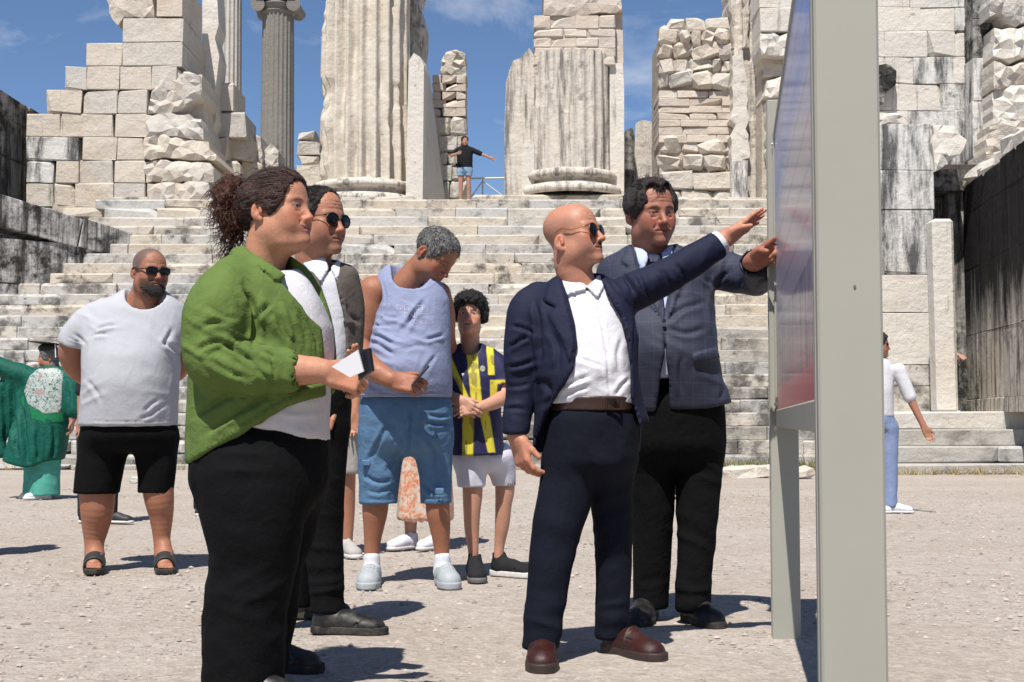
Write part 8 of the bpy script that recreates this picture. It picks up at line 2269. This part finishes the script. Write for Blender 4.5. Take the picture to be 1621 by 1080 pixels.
    def lines(sock, per, wid):
        t = _math(N, L, 'FRACT', _math(N, L, 'DIVIDE', _math(N, L, 'ADD', sock, wob), per)); return _math(N, L, 'LESS_THAN', t, wid)
    l1 = _math(N, L, 'MAXIMUM', lines(sx.outputs['X'], 0.052, 0.10), lines(sx.outputs['Z'], 0.060, 0.09)); l2 = _math(N, L, 'MAXIMUM', lines(sx.outputs['X'], 0.013, 0.3), lines(sx.outputs['Z'], 0.015, 0.3))
    fn = _noise(N, L, v, 160, 3)
    cc = _mix(N, L, _math(N, L, 'MULTIPLY', l2, 0.35), (0.017, 0.021, 0.043), (0.029, 0.035, 0.064)); cc = _mix(N, L, _math(N, L, 'MULTIPLY', l1, 0.30), cc, (0.052, 0.062, 0.10)); cc = _mix(N, L, _math(N, L, 'MULTIPLY', fn.outputs['Fac'], 0.45), cc, (0.024, 0.028, 0.050))
    L.new(cc, bs.inputs['Base Color']); bs.inputs['Roughness'].default_value = 0.75; rn = N.new('ShaderNodeTexNoise'); rn.noise_type = 'RIDGED_MULTIFRACTAL'; rn.inputs['Scale'].default_value = 5.0; rn.inputs['Detail'].default_value = 2.5; rn.inputs['Distortion'].default_value = 0.7; L.new(_coord(N, L, 'Object', (1, 1, 0.55), (0.3, 0.5, 0.2)), rn.inputs['Vector']); _bump(N, L, bs, [(fn.outputs['Fac'], 0.2, 0.003), (rn.outputs['Fac'], 0.5, 0.012)]); M['check_jacket'] = m
    # stole print
    m, nt, N, L, bs = nodes_of('stole print'); v = _coord(N, L, 'Object'); n1 = _noise(N, L, v, 34, 4, 0.7, 1.5); n2 = _noise(N, L, v, 14, 3)
    cc = _ramp(N, L, n1.outputs['Fac'], [(0.42, (0.02, 0.10, 0.06)), (0.5, (0.36, 0.40, 0.37)), (0.60, (0.42, 0.44, 0.43)), (0.68, (0.05, 0.14, 0.13))]).outputs['Color']
    cc = _mix(N, L, _ramp(N, L, n2.outputs['Fac'], [(0.6, 0.0), (0.66, 0.7)]).outputs['Color'], cc, (0.35, 0.16, 0.17)); L.new(cc, bs.inputs['Base Color']); M['stole_print'] = m
    m, nt, N, L, bs = nodes_of('orange floral print'); v = _coord(N, L, 'Object'); n1 = _noise(N, L, v, 21, 3, 0.6, 0.8)
    L.new(_ramp(N, L, n1.outputs['Fac'], [(0.40, (0.56, 0.47, 0.40)), (0.48, (0.56, 0.36, 0.24)), (0.54, (0.54, 0.14, 0.05)), (0.62, (0.56, 0.40, 0.32))]).outputs['Color'], bs.inputs['Base Color']); M['floral'] = m

    woman_green(); man_taupe(); man_pale_tee()
    t = man_tank(); tank_print(t); boy(); man_bald(); man_check(); graduate(); pad_and_phone()
    sk1, sk2 = (0.37, 0.18, 0.11), (0.42, 0.23, 0.16)
    beige = cloth_mat('stone beige cotton', (0.36, 0.33, 0.30)); dark = cloth_mat('charcoal cotton', (0.03, 0.03, 0.035)); teal = cloth_mat('pale teal cotton', (0.12, 0.30, 0.30)); must = cloth_mat('mustard cotton', (0.34, 0.17, 0.035)); ltblue = cloth_mat('pale blue jeans', (0.22, 0.28, 0.44)); blk = cloth_mat('black jersey', (0.012, 0.012, 0.014)); jean = cloth_mat('light denim', (0.24, 0.36, 0.50))
    train = cloth_mat('grey trainer mesh', (0.42, 0.40, 0.38))
    passer('person in beige shorts and striped grey trainers standing behind the man in taupe jacket', (528, 880), 440, 524, 34, sk1, 25, M['hair_dark'], beige, beige, train, 'knee', 'shorts', shoulder=0.15)
    passer('woman in orange floral skirt and mustard top standing behind the man in lilac top', (672, 868), 470, 674, 32, sk2, -40, M['hair_dark'], must, M['floral'], M['white_cotton'], 'short', 'skirt', female=True, long_hair=True, sleeve=0.5)
    passer('person in dark clothes and black sandals standing behind the man in pale grey t-shirt', (158, 828), 512, 158, 22, sk1, 80, M['hair_dark'], dark, dark, M['strap_black'], 'long', 'trousers')
    passer('person in pale teal top standing behind the woman in green', (338, 815), 520, 338, 26, sk1, 10, M['hair_dark'], teal, dark, M['strap_black'], 'long', 'trousers')
    passer('boy in white t-shirt and pale blue jeans walking behind the board post', (1391, 812), 526, 1389, 25, sk1, 75, M['hair_black'], M['tee_white'], ltblue, M['white_cotton'], 'long', 'trousers', glasses=True,
           arms=[[(-0.19, 0, 1.36), (-0.2, 0.05, 1.1), (-0.15, 0.0, 0.9)], [(0.19, -0.05, 1.34), (0.29, -0.08, 1.06), (0.40, -0.12, 0.80)]])
    passer('person in dark clothes and white trainers standing behind the man in checked jacket', (1066, 792), 548, 1062, 24, sk2, 0, M['hair_dark'], dark, dark, M['white_cotton'], 'long', 'trousers')
    passer('person half hidden behind the slim marble post, one hand showing', (1501, 745), 500, 1501, 11, sk2, 0, M['hair_dark'], M['tee_white'], dark, M['sole_black'], 'long', 'trousers', D=24.0, z0=0.97,
           arms=[[(-0.10, 0, 1.36), (-0.10, 0.05, 1.1), (-0.04, 0, 0.9)], [(0.10, 0, 1.34), (0.09, 0.05, 1.08), (0.19, -0.10, 0.98)]])
    passer('woman in black top and light denim shorts posing at the head of the steps', (735, 745), 216, 735, 13, sk2, 10, M['hair_black'], blk, jean, M['white_cotton'], 'short', 'shorts', D=31.6, z0=5.79, long_hair=True, female=True, sleeve=0.45,
           arms=[[(-0.17, 0, 1.36), (-0.34, -0.1, 1.2), (-0.16, -0.25, 1.22)], [(0.17, 0, 1.36), (0.42, -0.05, 1.24), (0.66, -0.05, 1.14)]])
    passer('person at the left edge of the picture whose shadow reaches across the gravel', (-66, 884), 448, -66, 34, sk1, 30, M['hair_dark'], beige, dark, train, 'long', 'trousers')
setting()
people()
